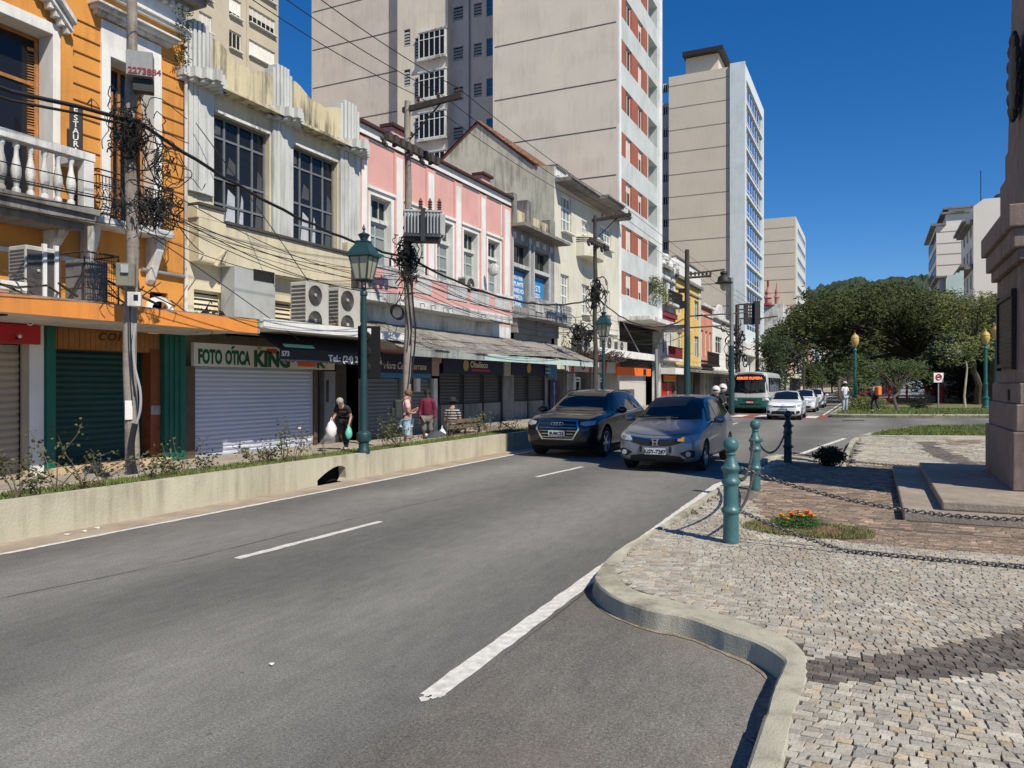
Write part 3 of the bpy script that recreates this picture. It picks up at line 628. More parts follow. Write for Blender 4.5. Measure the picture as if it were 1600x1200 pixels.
def leaf(parent, P, dirv, wd, z0, z1, m=WOOD, louv=True):
    """a hinged wooden shutter leaf standing in direction dirv"""
    d = Vector(dirv).normalized(); f = Fr(Vector(P), d, Vector((0, 0, 1)).cross(d) * -1); mb = MB(); b = .07
    mb.fb(f, 0, b, z0, z1, 0, .04); mb.fb(f, wd - b, wd, z0, z1, 0, .04); 
    for z in (z0, (z0 + z1) / 2 - b / 2, z1 - b): mb.fb(f, b, wd - b, z, z + b, 0, .04)
    if louv:
        z = z0 + b
        while z < z1 - b - .05: mb.hexa([f.p(b, z, 0), f.p(wd - b, z, 0), f.p(wd - b, z + .03, .04), f.p(b, z + .03, .04), f.p(b, z + .012, 0), f.p(wd - b, z + .012, 0), f.p(wd - b, z + .042, .04), f.p(b, z + .042, .04)]); z += .055
    else: mb.fb(f, b, wd - b, z0 + b, z1 - b, .012, .028)
    return mb.build('shutter_leaf', m, parent)
for (a0, a1, z0, z1), q in ((w1, 0), (w2, 1)):
    wn = window(A_, S, a0, a1, z0, z1, -.48, 2, (.72,), WOOD, DGL, .09)
    if q == 0: leaf(A_, S.p(a1 - .03, 0, -.42), (-.25, -1, 0), .55, z0 + .05, z1 - .25)
    else:
        leaf(A_, S.p(a0 + .02, 0, -.35), (1, .08, 0), .42, z0 + .1, z1 - .8, louv=False); leaf(A_, S.p(a1 - .03, 0, -.30), (.55, -.5, 0), .62, z0 + .05, z1 - .95, louv=False)
# stone balcony with balusters
bz = S.z(145, 242, .95); bf = 5.32; a0, a1 = w1[0] - .4, S.a(146, .95)
mb = MB(); mb.fb(S, a0, a1, bf - .28, bf - .12, 0, 1.0); mb.fb(S, a0 - .06, a1 + .06, bf - .12, bf, 0, 1.08); mb.fb(S, a0, a1 - .1, bf - .42, bf - .28, 0, .8); bal = mb.build('balcony', CON, A_, bevel=.01)
mb = MB(); mb.fb(S, a0, a1, bz - .16, bz, .78, 1.02); mb.fb(S, a1 - .22, a1, bz - .16, bz - .001, .02, .78); mb.fb(S, a1 - .24, a1 - .02, bf, bz - .16, .8, 1.0)
mb.build('balcony_rail', WHD, A_, bevel=.01)
bp = [(.05, 0), (.075, .01), (.075, .06), (.045, .09), (.06, .16), (.09, .25), (.092, .33), (.07, .42), (.042, .52), (.04, .60), (.06, .63), (.065, .66), (.05, .70)]
hB = bz - .16 - bf; a = a1 - .45; k = 0
while a > a0 and k < 22:
    MB().lathe([(r, z * hB / .70) for r, z in bp], S.p(a, bf, .9), 10).build('baluster', WHD, bal, smooth=True); a -= .27; k += 1
# iron balcony on window 2
b0, b1 = S.a(152, .6), S.a(272, .6); bt = S.z(152, 263, .6)
mb = MB(); mb.fb(S, b0, b1, bf - .16, bf, 0, .62); mb.build('balcony_slab', WHD, A_, bevel=.01)
mb = MB(); rr = lambda P, r=.012: mb.tube(P, r, 4)
cs = [(b0, .02), (b0, .6), (b1, .6), (b1, .02)]
for z in (bt, bt - .12, bf + .06): rr([S.p(a, z, n) for a, n in cs], .016)
def along(t_):
    segs = [((b0, .02), (b0, .6)), ((b0, .6), (b1, .6)), ((b1, .6), (b1, .02))]; L_ = [.58, b1 - b0, .58]; d = t_ * sum(L_)
    for (p, q), l in zip(segs, L_):
        if d <= l: return (p[0] + (q[0] - p[0]) * d / l, p[1] + (q[1] - p[1]) * d / l)
        d -= l
    return segs[-1][1]
for i in range(40):
    t0 = i / 40; a, n = along(t0); b_ = .16 * sin(pi * .5)
    P = []
    for j in range(9):
        z = bf + .06 + (bt - bf - .18) * j / 8; bul = .13 * sin(pi * min(1, j / 5)) if j < 5 else 0
        P.append(S.p(a, z, n + (bul if n > .5 else 0)))
    rr(P, .009)
    if i % 2 == 0:
        c = S.p(a, bf + .5 * (bt - bf), n + .02); M_ = Matrix.Rotation(pi / 2, 3, 'Y'); mb.torus(c, .09, .009, M_, 10, 4); mb.torus(c + Vector((0, .06, .17)), .055, .008, M_, 8, 4); mb.torus(c + Vector((0, -.05, -.16)), .06, .008, M_, 8, 4)
mb.build('iron_railing', IRON, A_)
# consoles, mezzanine arches, pipes
for a in (a1 - .35, a1 - 2.4, b0 + .12, b1 - .2):
    mb = MB(); mb.prism([S.p(a - .1, 5.04 if a < b0 else bf - .16, .001), S.p(a - .1, 5.04 if a < b0 else bf - .16, .62 if a < b0 else .45), S.p(a - .1, 4.85, .55 if a < b0 else .38), S.p(a - .1, 4.55, .25), S.p(a - .1, 4.2, .12), S.p(a - .1, 4.1, .001)], S.A * .2); mb.build('console', WHD, A_, bevel=.02)
mb = MB(); ca, cb = S.a(234), S.a(262); 
for i in range(10):
    t0, t1 = pi * i / 10, pi * (i + 1) / 10; c = (ca + cb) / 2; r0, r1 = (cb - ca) / 2 - .02, (cb - ca) / 2 + .12
    q = [(r0, t0), (r0, t1), (r1, t1), (r1, t0)]; mb.prism([S.p(c - r * cos(t_), 3.55 + r * sin(t_) * .8, .0) for r, t_ in q], S.N * .06)
mb.build('arch_trim', WHT, A_)
MB().tube([S.p(S.a(218), 4.42, .08), S.p(A1 - .1, 4.40, .08)], .045, 8).build('pipe', GRYP, A_)
MB().tube([S.p(A1 - .08, 3.2, .1), S.p(A1 - .08, z9, .1)], .04, 6).build('downpipe', WHD, A_)
mb = MB(); mb.fb(S, A0, S.a(140), 4.36, 4.44, 0, .08); mb.build('string_course', WHD, A_)
# awning slab of the orange house (reaches over the next shop)
AN = 2.45
za1, za0 = S.z(0, 458, AN), S.z(0, 487, AN); aE = S.a(405, AN)
mb = MB(); mb.fb(S, A0, aE, za0 + .02, za1 - .03, 0, AN - .05); cs_ = mb.build('canopy', mat('canopy_concrete', (.52, .49, .44), .9, .2, 1.5, .3, 20, stain=.55, scol=(.12, .11, .1)), A_)
mb = MB(); mb.fb(S, A0, aE + .02, za0, za1, AN - .05, AN); mb.build('canopy_fascia', ORF, cs_)
mb = MB(); mb.fb(S, A0, aE, za1 - .03, za1 + .03, AN - .35, AN - .02); mb.fb(S, aE - .05, aE, za0 + .03, za1 + .02, AN - .6, AN + .01); mb.build('canopy_flashing', CON, cs_)
MB().fb(S, S.a(10, 2.3), S.a(35, 2.3), za0 - .01, za0 + .019, 1.6, 1.9).build('recessed_lamp', IRON, cs_)
# ground floor: red shop, green shop
g1 = S.a(-5), S.a(36)
GRN = mat('green_paint', (.008, .115, .078), .5, .15, 3, .15, 20, stain=.3, scol=(.004, .05, .035)); GRNS = mat('dark_green_shutter', (.006, .045, .035), .5, .15, 3, .15)
TAN = mat('tan_shutter', (.36, .29, .2), .55, .1, 2, .1); RDS = mat('red_sign', (.45, .012, .015), .5, .06, 2, .05)
zt0 = S.z(40, 538)
shutter(A_, S, A0 + .3, S.a(36), SWZ, zt0 - .02, -.15, TAN, .14)
mb = MB(); mb.fb(S, S.a(46), S.a(68), SWZ, za0 + .02, -.3, .02); mb.fb(S, A0, S.a(46), zt0, za0 + .02, -.4, -.2); mb.build('pier', WHT, A_, bevel=.01)
mb = MB(); mb.fb(S, S.a(36), S.a(46), SWZ, zt0, -.3, -.02); mb.build('jamb', TAN, A_)
t = thing('shop_sign', 'plain red sign panel above the tan shutter at the far left', 'sign', S.p(S.a(20), zt0 + .3, .05)); MB().fb(S, A0 + .2, S.a(58), zt0 + .0, za0 + .0, .03, .12).build('panel', RDS, t, bevel=.008)
t = thing('security_camera', 'white dome security camera on the red sign', 'camera', S.p(S.a(46), zt0 + .45, .2)); mb = MB(); q = S.p(S.a(46, .2), S.z(46, 503, .2), .22); mb.tube([q + Vector((0, 0, .12)), q], .07, 10); mb.ball(q, .075, 10, 6); mb.build('housing', WHT, t, smooth=True); MB().ball(q + Vector((.05, -.03, -.02)), .035, 8, 5).build('lens', IRON, t, smooth=True)
t = thing('wall_spotlight', 'small black and chrome spotlight on the red sign', 'spotlight', S.p(S.a(30), zt0 + .25, .2)); q = S.p(S.a(30, .2), S.z(30, 528, .2), .22); MB().tube([q - Vector((.1, 0, 0)), q, q + Vector((.1, -.06, .03))], .03, 8).build('arm', IRON, t); MB().ball(q + Vector((.12, -.08, .03)), .05, 8, 6).build('lamp', mat('chrome', (.6, .6, .6), .15, 0, metal=1, bump=0), t, smooth=True)
mb = MB()
for x0, x1 in ((68, 86), (256, 289)):
    a0, a1 = S.a(x0), S.a(x1); mb.fb(S, a0, a1, SWZ, za0 + .02, -.4, .03)
    for k in range(1, 4): mb.fb(S, a0 + (a1 - a0) * k / 4 - .03, a0 + (a1 - a0) * k / 4 + .03, SWZ + .1, za0, .03, .055)
mb.build('green_pilaster', GRN, A_)
shutter(A_, S, S.a(88), S.a(238), SWZ + .12, S.z(88, 545), -.45, GRNS, .13)
DOORW = mat('red_brown_wood', (.20, .05, .015), .6, .25, 6, .2)
mb = MB(); mb.fb(S, S.a(240), S.a(255), SWZ + .12, S.z(240, 545), -.4, -.1); pn = mb.build('side_panel', DOORW, A_)
MB().fb(S, S.a(240), S.a(255), S.z(245, 648), S.z(245, 634), -.1, -.09).build('notice', WHD, pn)
OWD = mat('orange_boards', (.30, .13, .035), .7, .2, 4, .2)
za_, zb_ = S.z(88, 544), za0 + .02
mb = MB(); a = S.a(87); e = S.a(255)
while a < e: mb.fb(S, a, min(a + .115, e), za_, zb_, -.3, -.12 + R.uniform(-.004, .004)); a += .125
o = mb.build('board_fascia', OWD, A_)
text('cong', S, S.a(157), S.z(160, 531), -.115, .36, mat('faded_letter', (.10, .045, .015), .8, 0), o, shear=.25, sx=1.35)
mb = MB(); mb.fb(S, S.a(70), S.a(256), -.15, SWZ + .12, -.5, .28); mb.build('threshold', mat('threshold_stone', (.50, .38, .24), .9, .15, 3, .3), A_)
t = thing('hanging_sign', 'small black hanging sign reading ESTAURANT beside the balcony', 'sign', S.p(S.a(119), 7, .5))
sg = Fr(S.p(S.a(119, .5), 0, .5), (.72, .69, 0), (.69, -.72, 0)); zt_, zb2 = S.z(119, 166, .5), S.z(119, 238, .5)
mb = MB(); mb.fb(sg, -.12, .12, zb2 - .12, zt_, -.03, .03); mb.build('panel', IRON, t)
for k, ch in enumerate('ESTAURANT'): text(ch, sg, 0, zt_ - .17 - k * .135, .035, .165, WHT, t, 'CENTER', .003)
MB().tube([S.p(S.a(119), zt_ - .2, 0), S.p(S.a(119, .5), zt_ - .2, .45)], .012, 5).build('bracket', IRON, t)
# ================================================================== B  cream art deco house
CRM = mat('cream_wall', (.57, .51, .36), .9, .09, 1, .3, 25, stain=.35, scol=(.2, .17, .12))
CRS = mat('stained_cream', (.55, .48, .31), .92, .15, 1.2, .35, 25, stain=1., scol=(.075, .068, .058))
FLU = mat('fluted_white', (.52, .53, .505), .9, .1, 1.2, .3, 25, stain=.65, scol=(.19, .185, .17))
STEEL = mat('steel_window', (.14, .155, .16), .55, .15, 4, .1, 30)
B0, B1 = S.a(290), S.a(560)
B_ = building('cream_house', 'cream art deco house with fluted white pilasters and two tall grid windows', S, (B0 + B1) / 2)
zs = S.z(420, 170)               # ledge height
zl = S.z(333, 133, .3)
wz1 = S.z(334, 174); wz0 = S.z(350, 352)
v1 = (S.a(334), S.a(421)); v2 = (S.a(456), S.a(527))
mb = MB(); wallholes(mb, S, B0, B1, 3.1, zl + .05, [(*v1, wz0, wz1, .22), (*v2, wz0, wz1, .22)] + [(S.a(x0), S.a(x1), 3.25, 4.15, .25) for x0, x1 in ((303, 350), (430, 461))]); hull(mb, S, B0, B1, -.1, zl + .05, 12)
mb.quad(S.p(B0, -.1, -.6), S.p(B1, -.1, -.6), S.p(B1, 3.1, -.6), S.p(B0, 3.1, -.6)); mb.build('wall', CRM, B_)
for (a0, a1) in (v1, v2):
    w_ = window(B_, S, a0, a1, wz0, wz1, -.2, 4, (.20, .43, .80), STEEL, DGL, .07)
    mb = MB(); k = 4
    for u0, u1, v0, v1 in ((.28, .45, .03, .36), (.52, .6, .03, .34), (.82, .95, .05, .62), (.30, .46, .5, .66), (.04, .2, .83, .95)):  # pale and dark shapes painted in for interior reflections in the panes
        q_ = a0 + (a1 - a0) * u0; MB().prism([S.p(q_, wz0 + (wz1 - wz0) * v0, -.188), S.p(a0 + (a1 - a0) * u1, wz0 + (wz1 - wz0) * v0, -.188), S.p(a0 + (a1 - a0) * u1, wz0 + (wz1 - wz0) * (v1 - .05), -.188), S.p(q_ + .1, wz0 + (wz1 - wz0) * v1, -.188)], S.N * .003).build('curtain', mat('curtain_%d' % (v1 < .4), (.42, .44, .47) if v1 < .4 else (.06, .065, .07), .6, .2, 3, 0), w_)
    mb.fb(S, a0, a1, wz1, wz1 + .06, 0, .05); mb.fb(S, a0 + .3, a1 - .1, wz1 - .02, wz1 + .03, .02, .06); mb.build('window_head', WHD, B_)
# fluted pilasters
for x0, x1 in ((291, 331), (423, 455), (529, 560)):
    a0, a1 = S.a(x0), S.a(x1) - .02; mb = MB(); k = 6; wd = (a1 - a0) / k
    for i in range(k):
        d = .10 + .05 * (1 - abs(i - (k - 1) / 2) / (k / 2)); a = a0 + i * wd
        mb.fb(S, a, a + wd * .97, S.z(300, 300) if x0 < 300 else wz0 - .02, zl, .001, d); mb.fb(S, a + wd * .1, a + wd * .8, zl, zl + (1.55 if i not in (0, k - 1) else 1.40) + .0, -.25, d - .02)
    mb.build('fluted_pilaster', FLU, B_, bevel=.012)
    mb = MB()      # stepped cap
    for i in range(7):
        e = [0, .12, .24, .34, .24, .12, 0][i] * 1.3 + .12; a = a0 - .3 + i * (a1 - a0 + .6) / 7; mb.fb(S, a, a + (a1 - a0 + .6) / 7 * .96, zl - .02, zl + .18 + e * .15, .0, e + .15)
        mb.fb(S, a + .02, a + (a1 - a0 + .6) / 7 * .94, zl - .10, zl - .02, 0, e + .05)
    mb.build('stepped_cap', FLU, B_)
mb = MB(); mb.fb(S, S.a(333), B1 - .3, zl - .02, zl + .06, .0, .42); mb.build('ledge', CRS, B_, bevel=.01)
for x0, x1, sg_ in ((331, 423, 0), (455, 529, 0)):   # scalloped parapets
    a0, a1 = S.a(x0), S.a(x1); pts = [(a0, zl + .06)]
    for i in range(21):
        u = i / 20; h = .95 + .35 * abs(cos(pi * (u * 1.0))) ** 2.2 * (1 if u < .5 else .7) + (.06 if .42 < u < .6 else 0); pts.append((a0 + (a1 - a0) * u, zl + h))
    pts.append((a1, zl + .06)); MB().prism([S.p(a, z, -.2) for a, z in pts], S.N * .3).build('parapet', CRS, B_)
bA = S.z(290, 305, .35); bBt = S.z(350, 356, .35); bb = S.z(350, 415, .35)
mb = MB(); mb.fb(S, B0 + .1, B1 - .1, bb, wz0 - .05, .0, .35); mb.fb(S, B0 + .05, S.a(350, .35), wz0 - .05, bA - .15, .0, .351); mb.fb(S, S.a(530), B1 - .15, wz0 - .05, wz0 + .35, 0, .34); mb.build('spandrel', CRM, B_, bevel=.015)
mb = MB(); mb.fb(S, B0 + .05, S.a(352, .35), bA - .15, bA - .08, 0, .42); mb.fb(S, S.a(352, .35) + .002, B1 - .15, wz0 - .05, wz0 + .02, 0, .42); mb.build('sill', mat('slate', (.06, .055, .05), .8, .2), B_)
for x0, x1 in ((303, 350), (430, 461)): louvre(B_, S, S.a(x0), S.a(x1), 3.25, 4.15, -.2, CRM, .13)
MB().tube([S.p(S.a(338, .4), 4.75, .38), S.p(S.a(345, .4), 5.15, .5), S.p(S.a(352, .4), 5.2, .42), S.p(S.a(350, .4), 4.85, .37)], .06, 8).build('vent_pipe', CRM, B_)
mb = MB(); mb.fb(S, S.a(367, .5), S.a(430, .5), 3.1, S.z(367, 415, .5), 0.02, .5); bx = mb.build('grey_service_box', mat('grey_sheet', (.36, .37, .36), .6, .1, 2, .1, 20, stain=.3), B_, bevel=.01)
MB().fb(S, S.a(396, .5), S.a(428, .5), S.z(396, 437, .5), S.z(396, 420, .5), .48, .52).build('opening', VOID, bx)
# white canopy
WN = 2.35; c0, c1 = S.a(413, WN), S.a(637, WN); z1, z0 = S.z(413, 497, WN), S.z(413, 513, WN)
mb = MB(); mb.fb(S, aE + .03, c1, z0 + .02, z1 - .02, 0, WN - .04); cb_ = mb.build('canopy', WHD, B_); MB().fb(S, c0 - .02, c1, z0, z1, WN - .04, WN).build('canopy_fascia', WHT, cb_)
# photo shop: sign + shutter
t = thing('shop_sign', 'white shop sign with green letters reading FOTO ÓTICA over the pale shutter', 'sign', S.p(S.a(400), 2.6, 0))
zs1, zs0 = S.z(302, 535), S.z(302, 572); 
MB().fb(S, S.a(299), S.a(519), zs0, zs1, -.02, .1).build('panel', mat('sign_white', (.62, .62, .57), .6, .06, 2, .05, 20), t, bevel=.008)
GL = mat('sign_green', (.006, .10, .035), .5, 0); RL = mat('sign_red', (.5, .02, .02), .5, 0); OL = mat('sign_orange', (.75, .13, .02), .5, 0)
hl = (zs1 - zs0)
def tw(s_, x0, x1, zb, h, m, par, fr=S, n=.105, bold=.012, **k):
    """lettering fitted between two columns"""
    o = text(s_, fr, fr.a(x0, n), zb, n, h * 1.38, m, par, bold=bold, **k); P0 = fr.p(fr.a(x0, n), 0, n) - ORG[par.name]
    ext = [(v.co - P0).dot(fr.A) for v in o.data.vertices]; lo, hi = min(ext), max(ext); tgt = fr.a(x1, n) - fr.a(x0, n)
    for v in o.data.vertices:
        d = (v.co - P0).dot(fr.A); v.co += fr.A * ((d - lo) * tgt / (hi - lo) - d)
    return o
tw('FOTO', 310, 347, zs0 + .14 * hl, hl * .6, GL, t, bold=.02); tw('OTICA', 352, 391, zs0 + .14 * hl, hl * .6, GL, t, bold=.02); q_ = S.a(356.5); MB().prism([S.p(q_, zs0 + hl * .80, .1), S.p(q_ + .07, zs0 + hl * .80, .1), S.p(q_ + .13, zs0 + hl * .93, .1), S.p(q_ + .05, zs0 + hl * .93, .1)], S.N * .012).build('accent', GL, t); tw('KING', 397, 453, zs0 + .08 * hl, hl * .72, GL, t, bold=.03); tw('FOTO-', 417, 436, zs0 + .70 * hl, hl * .2, RL, t)
MB().fb(S, S.a(461), S.a(489), zs0 + .12 * hl, zs0 + .42 * hl, .1, .11).build('orange_panel', OL, t); tw('K', 495, 509, zs0 + .1 * hl, hl * .55, GL, t, bold=.02)
mb = MB(); q0, q1 = S.a(398), S.a(404); mb.prism([S.p(q0, zs0 + hl * .84, .1), S.p(q1, zs0 + hl * .84, .1), S.p(q1, zs0 + hl * .97, .1), S.p((q0 * .35 + q1 * .65), zs0 + hl * .9, .1), S.p((q0 + q1) / 2, zs0 + hl * 1., .1), S.p(q0 * .65 + q1 * .35, zs0 + hl * .9, .1), S.p(q0, zs0 + hl * .97, .1)], S.N * .012); mb.build('crown_emblem', mat('gold', (.5, .3, .03), .4, 0), t)
SIL = mat('silver_shutter', (.50, .53, .60), .5, .04, 1, .05, 20)
shutter(B_, S, S.a(306), S.a(490), SWZ, zs0 - .01, -.12, SIL, .115)
mb = MB(); mb.fb(S, B0 + .0, S.a(305), SWZ, zs0, -.3, .0); mb.fb(S, S.a(491), S.a(496), SWZ, zs0, -.3, .0); mb.each('jamb', mat('brown_jamb', (.10, .07, .045), .8, .2, 3), B_)
mb = MB(); mb.fb(S, S.a(511), S.a(528), SWZ, S.z(511, 580), -.3, -.1); dr = mb.build('door', mat('grey_door', (.19, .19, .185), .6, .15, 2), B_); MB().fb(S, S.a(514), S.a(517), 1.2, 1.9, -.1, -.08).build('handle', IRON, dr)
mb = MB(); mb.fb(S, S.a(496), S.a(510), SWZ, zs0, -.4, -.3); mb.fb(S, S.a(529), S.a(545), SWZ, zs0 + .2, -.4, -.1); mb.each('dark_panel', mat('dark_wood', (.05, .04, .03), .8, .2), B_)
# black fabric awning
BLK = mat('black_canvas', (.028, .028, .032), .85, .2, 3, .2)
t = thing('fabric_awning', 'black scalloped canvas awning lettered 573 and Tel. (24 under the white canopy', 'awning', S.p(S.a(520), 2.6, 1.6))
n1 = 1.75; x0, x1 = S.a(437, n1), S.a(603, n1); zt_, zl_ = S.z(437, 526, n1), S.z(437, 552, n1)
mb = MB(); mb.hexa([S.p(x0, zt_ + .15, .9), S.p(x1, zt_ + .15, .9), S.p(x1, zl_ + .1, n1), S.p(x0, zl_ + .1, n1), S.p(x0, zt_ + .17, .9), S.p(x1, zt_ + .17, .9), S.p(x1, zl_ + .12, n1 + .01), S.p(x0, zl_ + .12, n1 + .01)]); cv = mb.build('canvas', BLK, t)
pts = [(x0, zl_ + .12), (x1, zl_ + .12)]; k = 24
for i in range(k):
    for j in (0, .25, .5, .75): u = 1 - (i + j) / k; pts.append((x0 + (x1 - x0) * u, zl_ - .17 - .05 * sin(pi * j)))
MB().prism([S.p(a, z, n1) for a, z in pts + [(x0, zl_ - .17)]], S.N * .015).build('valance', BLK, t)
n_ = n1 + .02; zz_ = zl_ - .12
tw('573', 440, 452, zz_ + .06, .13, WHT, t, n=n_, bold=.006); tw('Tel.: (24) 2242-1546', 513, 596, zz_ - .02, .17, WHT, t, n=n_, bold=.008)
MB().prism([S.p(S.a(446, n1), zl_ + .17, n1 - .02), S.p(S.a(492, n1), zl_ + .17, n1 - .02), S.p(S.a(492, n1), zl_ + .24, n1 - .1), S.p(S.a(446, n1), zl_ + .24, n1 - .1)], (0.02, 0, .02)).build('green_strip', mat('pale_green', (.25, .6, .42), .5, 0), t)
# ================================================================== C  pink house
PNK = mat('pink_wall', (.60, .325, .29), .88, .07, 1.1, .2, 25, stain=.2, scol=(.35, .2, .18))
BRN = mat('brown_cap', (.06, .025, .02), .7, .2, 3, .2)
PALE = mat('pale_green_frame', (.36, .41, .39), .6, .08, 3, .1, 30, stain=.2)
C0_, C1_ = S.a(560), S.a(797); zT = 10.42
C_ = building('pink_house', 'pink two storey house with white striped pilasters and a long balcony', S, (C0_ + C1_) / 2)
bays = [(577, 610), (633, 661), (681, 706), (723, 745), (761, 780)]
bays = [(S.a(a), S.a(b)) for a, b in bays]
mb = MB(); wallholes(mb, S, C0_, C1_, 2.6, zT, [(a, b, 4.75, 8.2, .3) for a, b in bays]); hull(mb, S, C0_, C1_, -.1, zT, 13)
mb.build('wall', PNK, C_)
MB().fb(S, C0_ + .01, C1_ - .01, 3.0, 4.45, .002, .03).build('mezzanine_wall', WHD, C_)
for a, b in bays:
    mb = MB(); mb.fb(S, a - .16, a + .012, 4.75, 8.36, -.28, .05); mb.fb(S, b - .012, b + .16, 4.75, 8.36, -.28, .05); mb.fb(S, a + .013, b - .013, 8.19, 8.36, -.28, .051); mb.fb(S, a - .2, b + .2, 8.361, 8.46, 0, .12)
    mb.build('window_surround', WHT, C_)
    tr = window(C_, S, a, b, 7.45, 8.18, -.26, 3, (), PALE, DGL, .07, 'transom_window'); d_ = window(C_, S, a, b, 4.75, 7.35, -.26, 2, (.18, .42, .62, .82), PALE, WGL, .09, 'balcony_door')
    MB().fb(S, a, b, 7.351, 7.449, -.27, -.12).build('transom_bar', WHD, C_)
    MB()
    mb = MB()                                # raised panel over each window
    for (x0, x1, z0, z1) in ((a - .25, b + .25, 10.0, 10.06), (a - .25, a - .19, 8.56, 10.0), (b + .19, b + .25, 8.56, 10.0)): mb.fb(S, x0, x1, z0, z1, .001, .03)
    mb.build('panel_trim', WHT, C_)
pil = [(560, 574), (614, 630), (664, 679), (708, 721), (748, 759), (784, 797)]
for x0, x1 in pil:
    a, b = S.a(x0) + .02, S.a(x1) - .02; MB().fb(S, a, b, 4.6, 10.0, .001, .06).build('pilaster', PNK, C_)
    q = (b - a) / 3; MB().fb(S, a + q * .55, b - q * .55, 4.9, 9.85, .06, .075).build('pilaster_stripe', WHT, C_)
mb = MB(); mb.fb(S, C0_, C1_, 10.10, 10.42, .001, .05); mb.build('frieze', WHT, C_)
mb = MB(); mb.fb(S, C0_ - .05, C1_ + .05, 10.425, 10.52, -.3, .2); mb.fb(S, C0_, C1_, 10.06, 10.10, 0, .09)
for x0, x1 in ((606, 637), (748, 764)):
    mb.fb(S, S.a(x0), S.a(x1), 10.82, 10.93, -.35, .24)
mb.build('coping', BRN, C_)
mb = MB()
for x0, x1 in ((606, 637), (748, 764)): mb.fb(S, S.a(x0) + .08, S.a(x1) - .08, 10.52, 10.82, -.3, .1)
mb.build('parapet_pedestal', PNK, C_)
# balcony
NB = .9; e0, e1 = S.a(566, NB), S.a(801, NB); zb0, zb1 = 4.45, 4.78; zr = 5.66
mb = MB(); mb.fb(S, e0, e1, zb0, zb1, .03, NB); bl_ = mb.build('balcony', WHD, C_, bevel=.015)
mb = MB(); mb.fb(S, e0 + .02, e1 - .02, zb1, zr - .1, NB - .14, NB - .02); mb.build('balcony_parapet', PNK, bl_)
mb = MB(); mb.fb(S, e0, e1, zr - .1, zr, NB - .18, NB + .02); mb.build('balcony_coping', WHD, bl_)
seg = [(600, 622), (650, 674), (699, 730), (735, 765), (773, 797)]
for x0, x1 in seg: MB().fb(S, S.a(x0, NB), S.a(x1, NB), zb1 + .22, zr - .16, NB - .02, NB + .01).build('parapet_panel', mat('tile_panel', (.5, .5, .48), .5, .15, 8, .1, stain=.4), bl_)
mb = MB()
for x0 in (574, 612, 640, 668): mb.fb(S, S.a(x0, NB), S.a(x0, NB) + .05, zr, zr + .32, NB - .1, NB - .05)
mb.tube([S.p(e0, zr + .3, NB - .07), S.p(S.a(700, NB), zr + .3, NB - .07)], .018, 5); mb.build('hand_rail', IRON, bl_)
for x0 in (591, 624, 638, 656, 673, 692, 700, 752, 795):
    c = S.a(x0, NB); MB().tube([S.p(c, zb0 + .16, NB + .01), S.p(c, zb0 + .16, NB + .18), S.p(c, zb0 + .04, NB + .2)], .022, 5).build('drain_spout', GRYP, bl_)
MB().fb(S, S.a(690), S.a(705), zr + .02, zr + .4, .25, .7)
# ------------------------------------------------------------------ corrugated awning roof and shops under it
n1 = 2.6; r0, r1 = S.a(639, n1), S.a(936, n1); ze, zw = 2.90, 3.86
RFM = mat('fibre_cement', (.235, .22, .195), .95, .25, 2.2, .4, 25, stain=.8, scol=(.05, .045, .04), island=.22)
t = thing('corrugated_awning', 'long sagging grey corrugated sheet awning over the dark shops below the pink house', 'awning', S.p((r0 + r1) / 2, ze, n1 / 2))
k = int((r1 - r0 + .6) / .92)
for i in range(k):
    x0 = r0 - .3 + i * .92; dz = R.uniform(-.02, .02)
    for row in range(2):
        mb = MB(); vs = []; m_ = 12; sa, sb = (0, .54) if row == 0 else (.50, 1.0)
        for j in range(m_ + 1):
            a = x0 + .95 * j / m_; h = .028 * sin(j * pi) + .028 * (j % 2) + dz + (.03 if row == 0 else 0) + R.uniform(-.004, .004)
            for t_ in (sa, sb): vs.append(S.p(a, zw + (ze - zw) * t_ + h - .06 * sin(a * .35) * t_, n1 * t_ * (1 + .02 * (i % 3 - 1) * row)))
        mb.add(vs, [(2 * j, 2 * j + 1, 2 * j + 3, 2 * j + 2) for j in range(m_)]); mb.build('roof_sheet', RFM, t)
MINT = mat('mint_fascia', (.42, .54, .49), .7, .1, 2, .1, stain=.3); mid = S.a(758, n1)
MB().fb(S, r0, mid, ze - .27, ze - .02, n1 - .05, n1 - .01).build('fascia', mat('dull_fascia', (.28, .30, .28), .8, .2, 2, stain=.6), t)
MB().fb(S, mid + .01, r1, ze - .26, ze - .02, n1 - .05, n1 - .005).build('fascia', MINT, t)
mb = MB()
for i in range(8): a = r0 + (r1 - r0) * (i + .5) / 8; mb.hexa([S.p(a - .03, ze - .2, n1 - .1), S.p(a + .03, ze - .2, n1 - .1), S.p(a + .03, zw - .25, .02), S.p(a - .03, zw - .25, .02), S.p(a - .03, ze - .1, n1 - .1), S.p(a + .03, ze - .1, n1 - .1), S.p(a + .03, zw - .12, .02), S.p(a - .03, zw - .12, .02)])
mb.build('rafter', mat('old_timber', (.09, .07, .05), .9, .3, 4), t)
NAVY = mat('navy_sign', (.008, .014, .06), .5, .1, 2, .05); BLU = mat('light_blue', (.03, .16, .32), .5, .1); DSH = mat('dark_shutter', (.13, .14, .145), .55, .12, 1.5, .1); DSH2 = mat('black_shutter', (.06, .06, .058), .6, .15, 1.5, .1)
SGY = mat('shade_grey', (.20, .20, .19), .9, .2, 1.5, .3, stain=.5); CRL = mat('cream_letter', (.6, .56, .44), .5, 0)
zsb = S.z(575, 590); zst = S.z(575, 556)
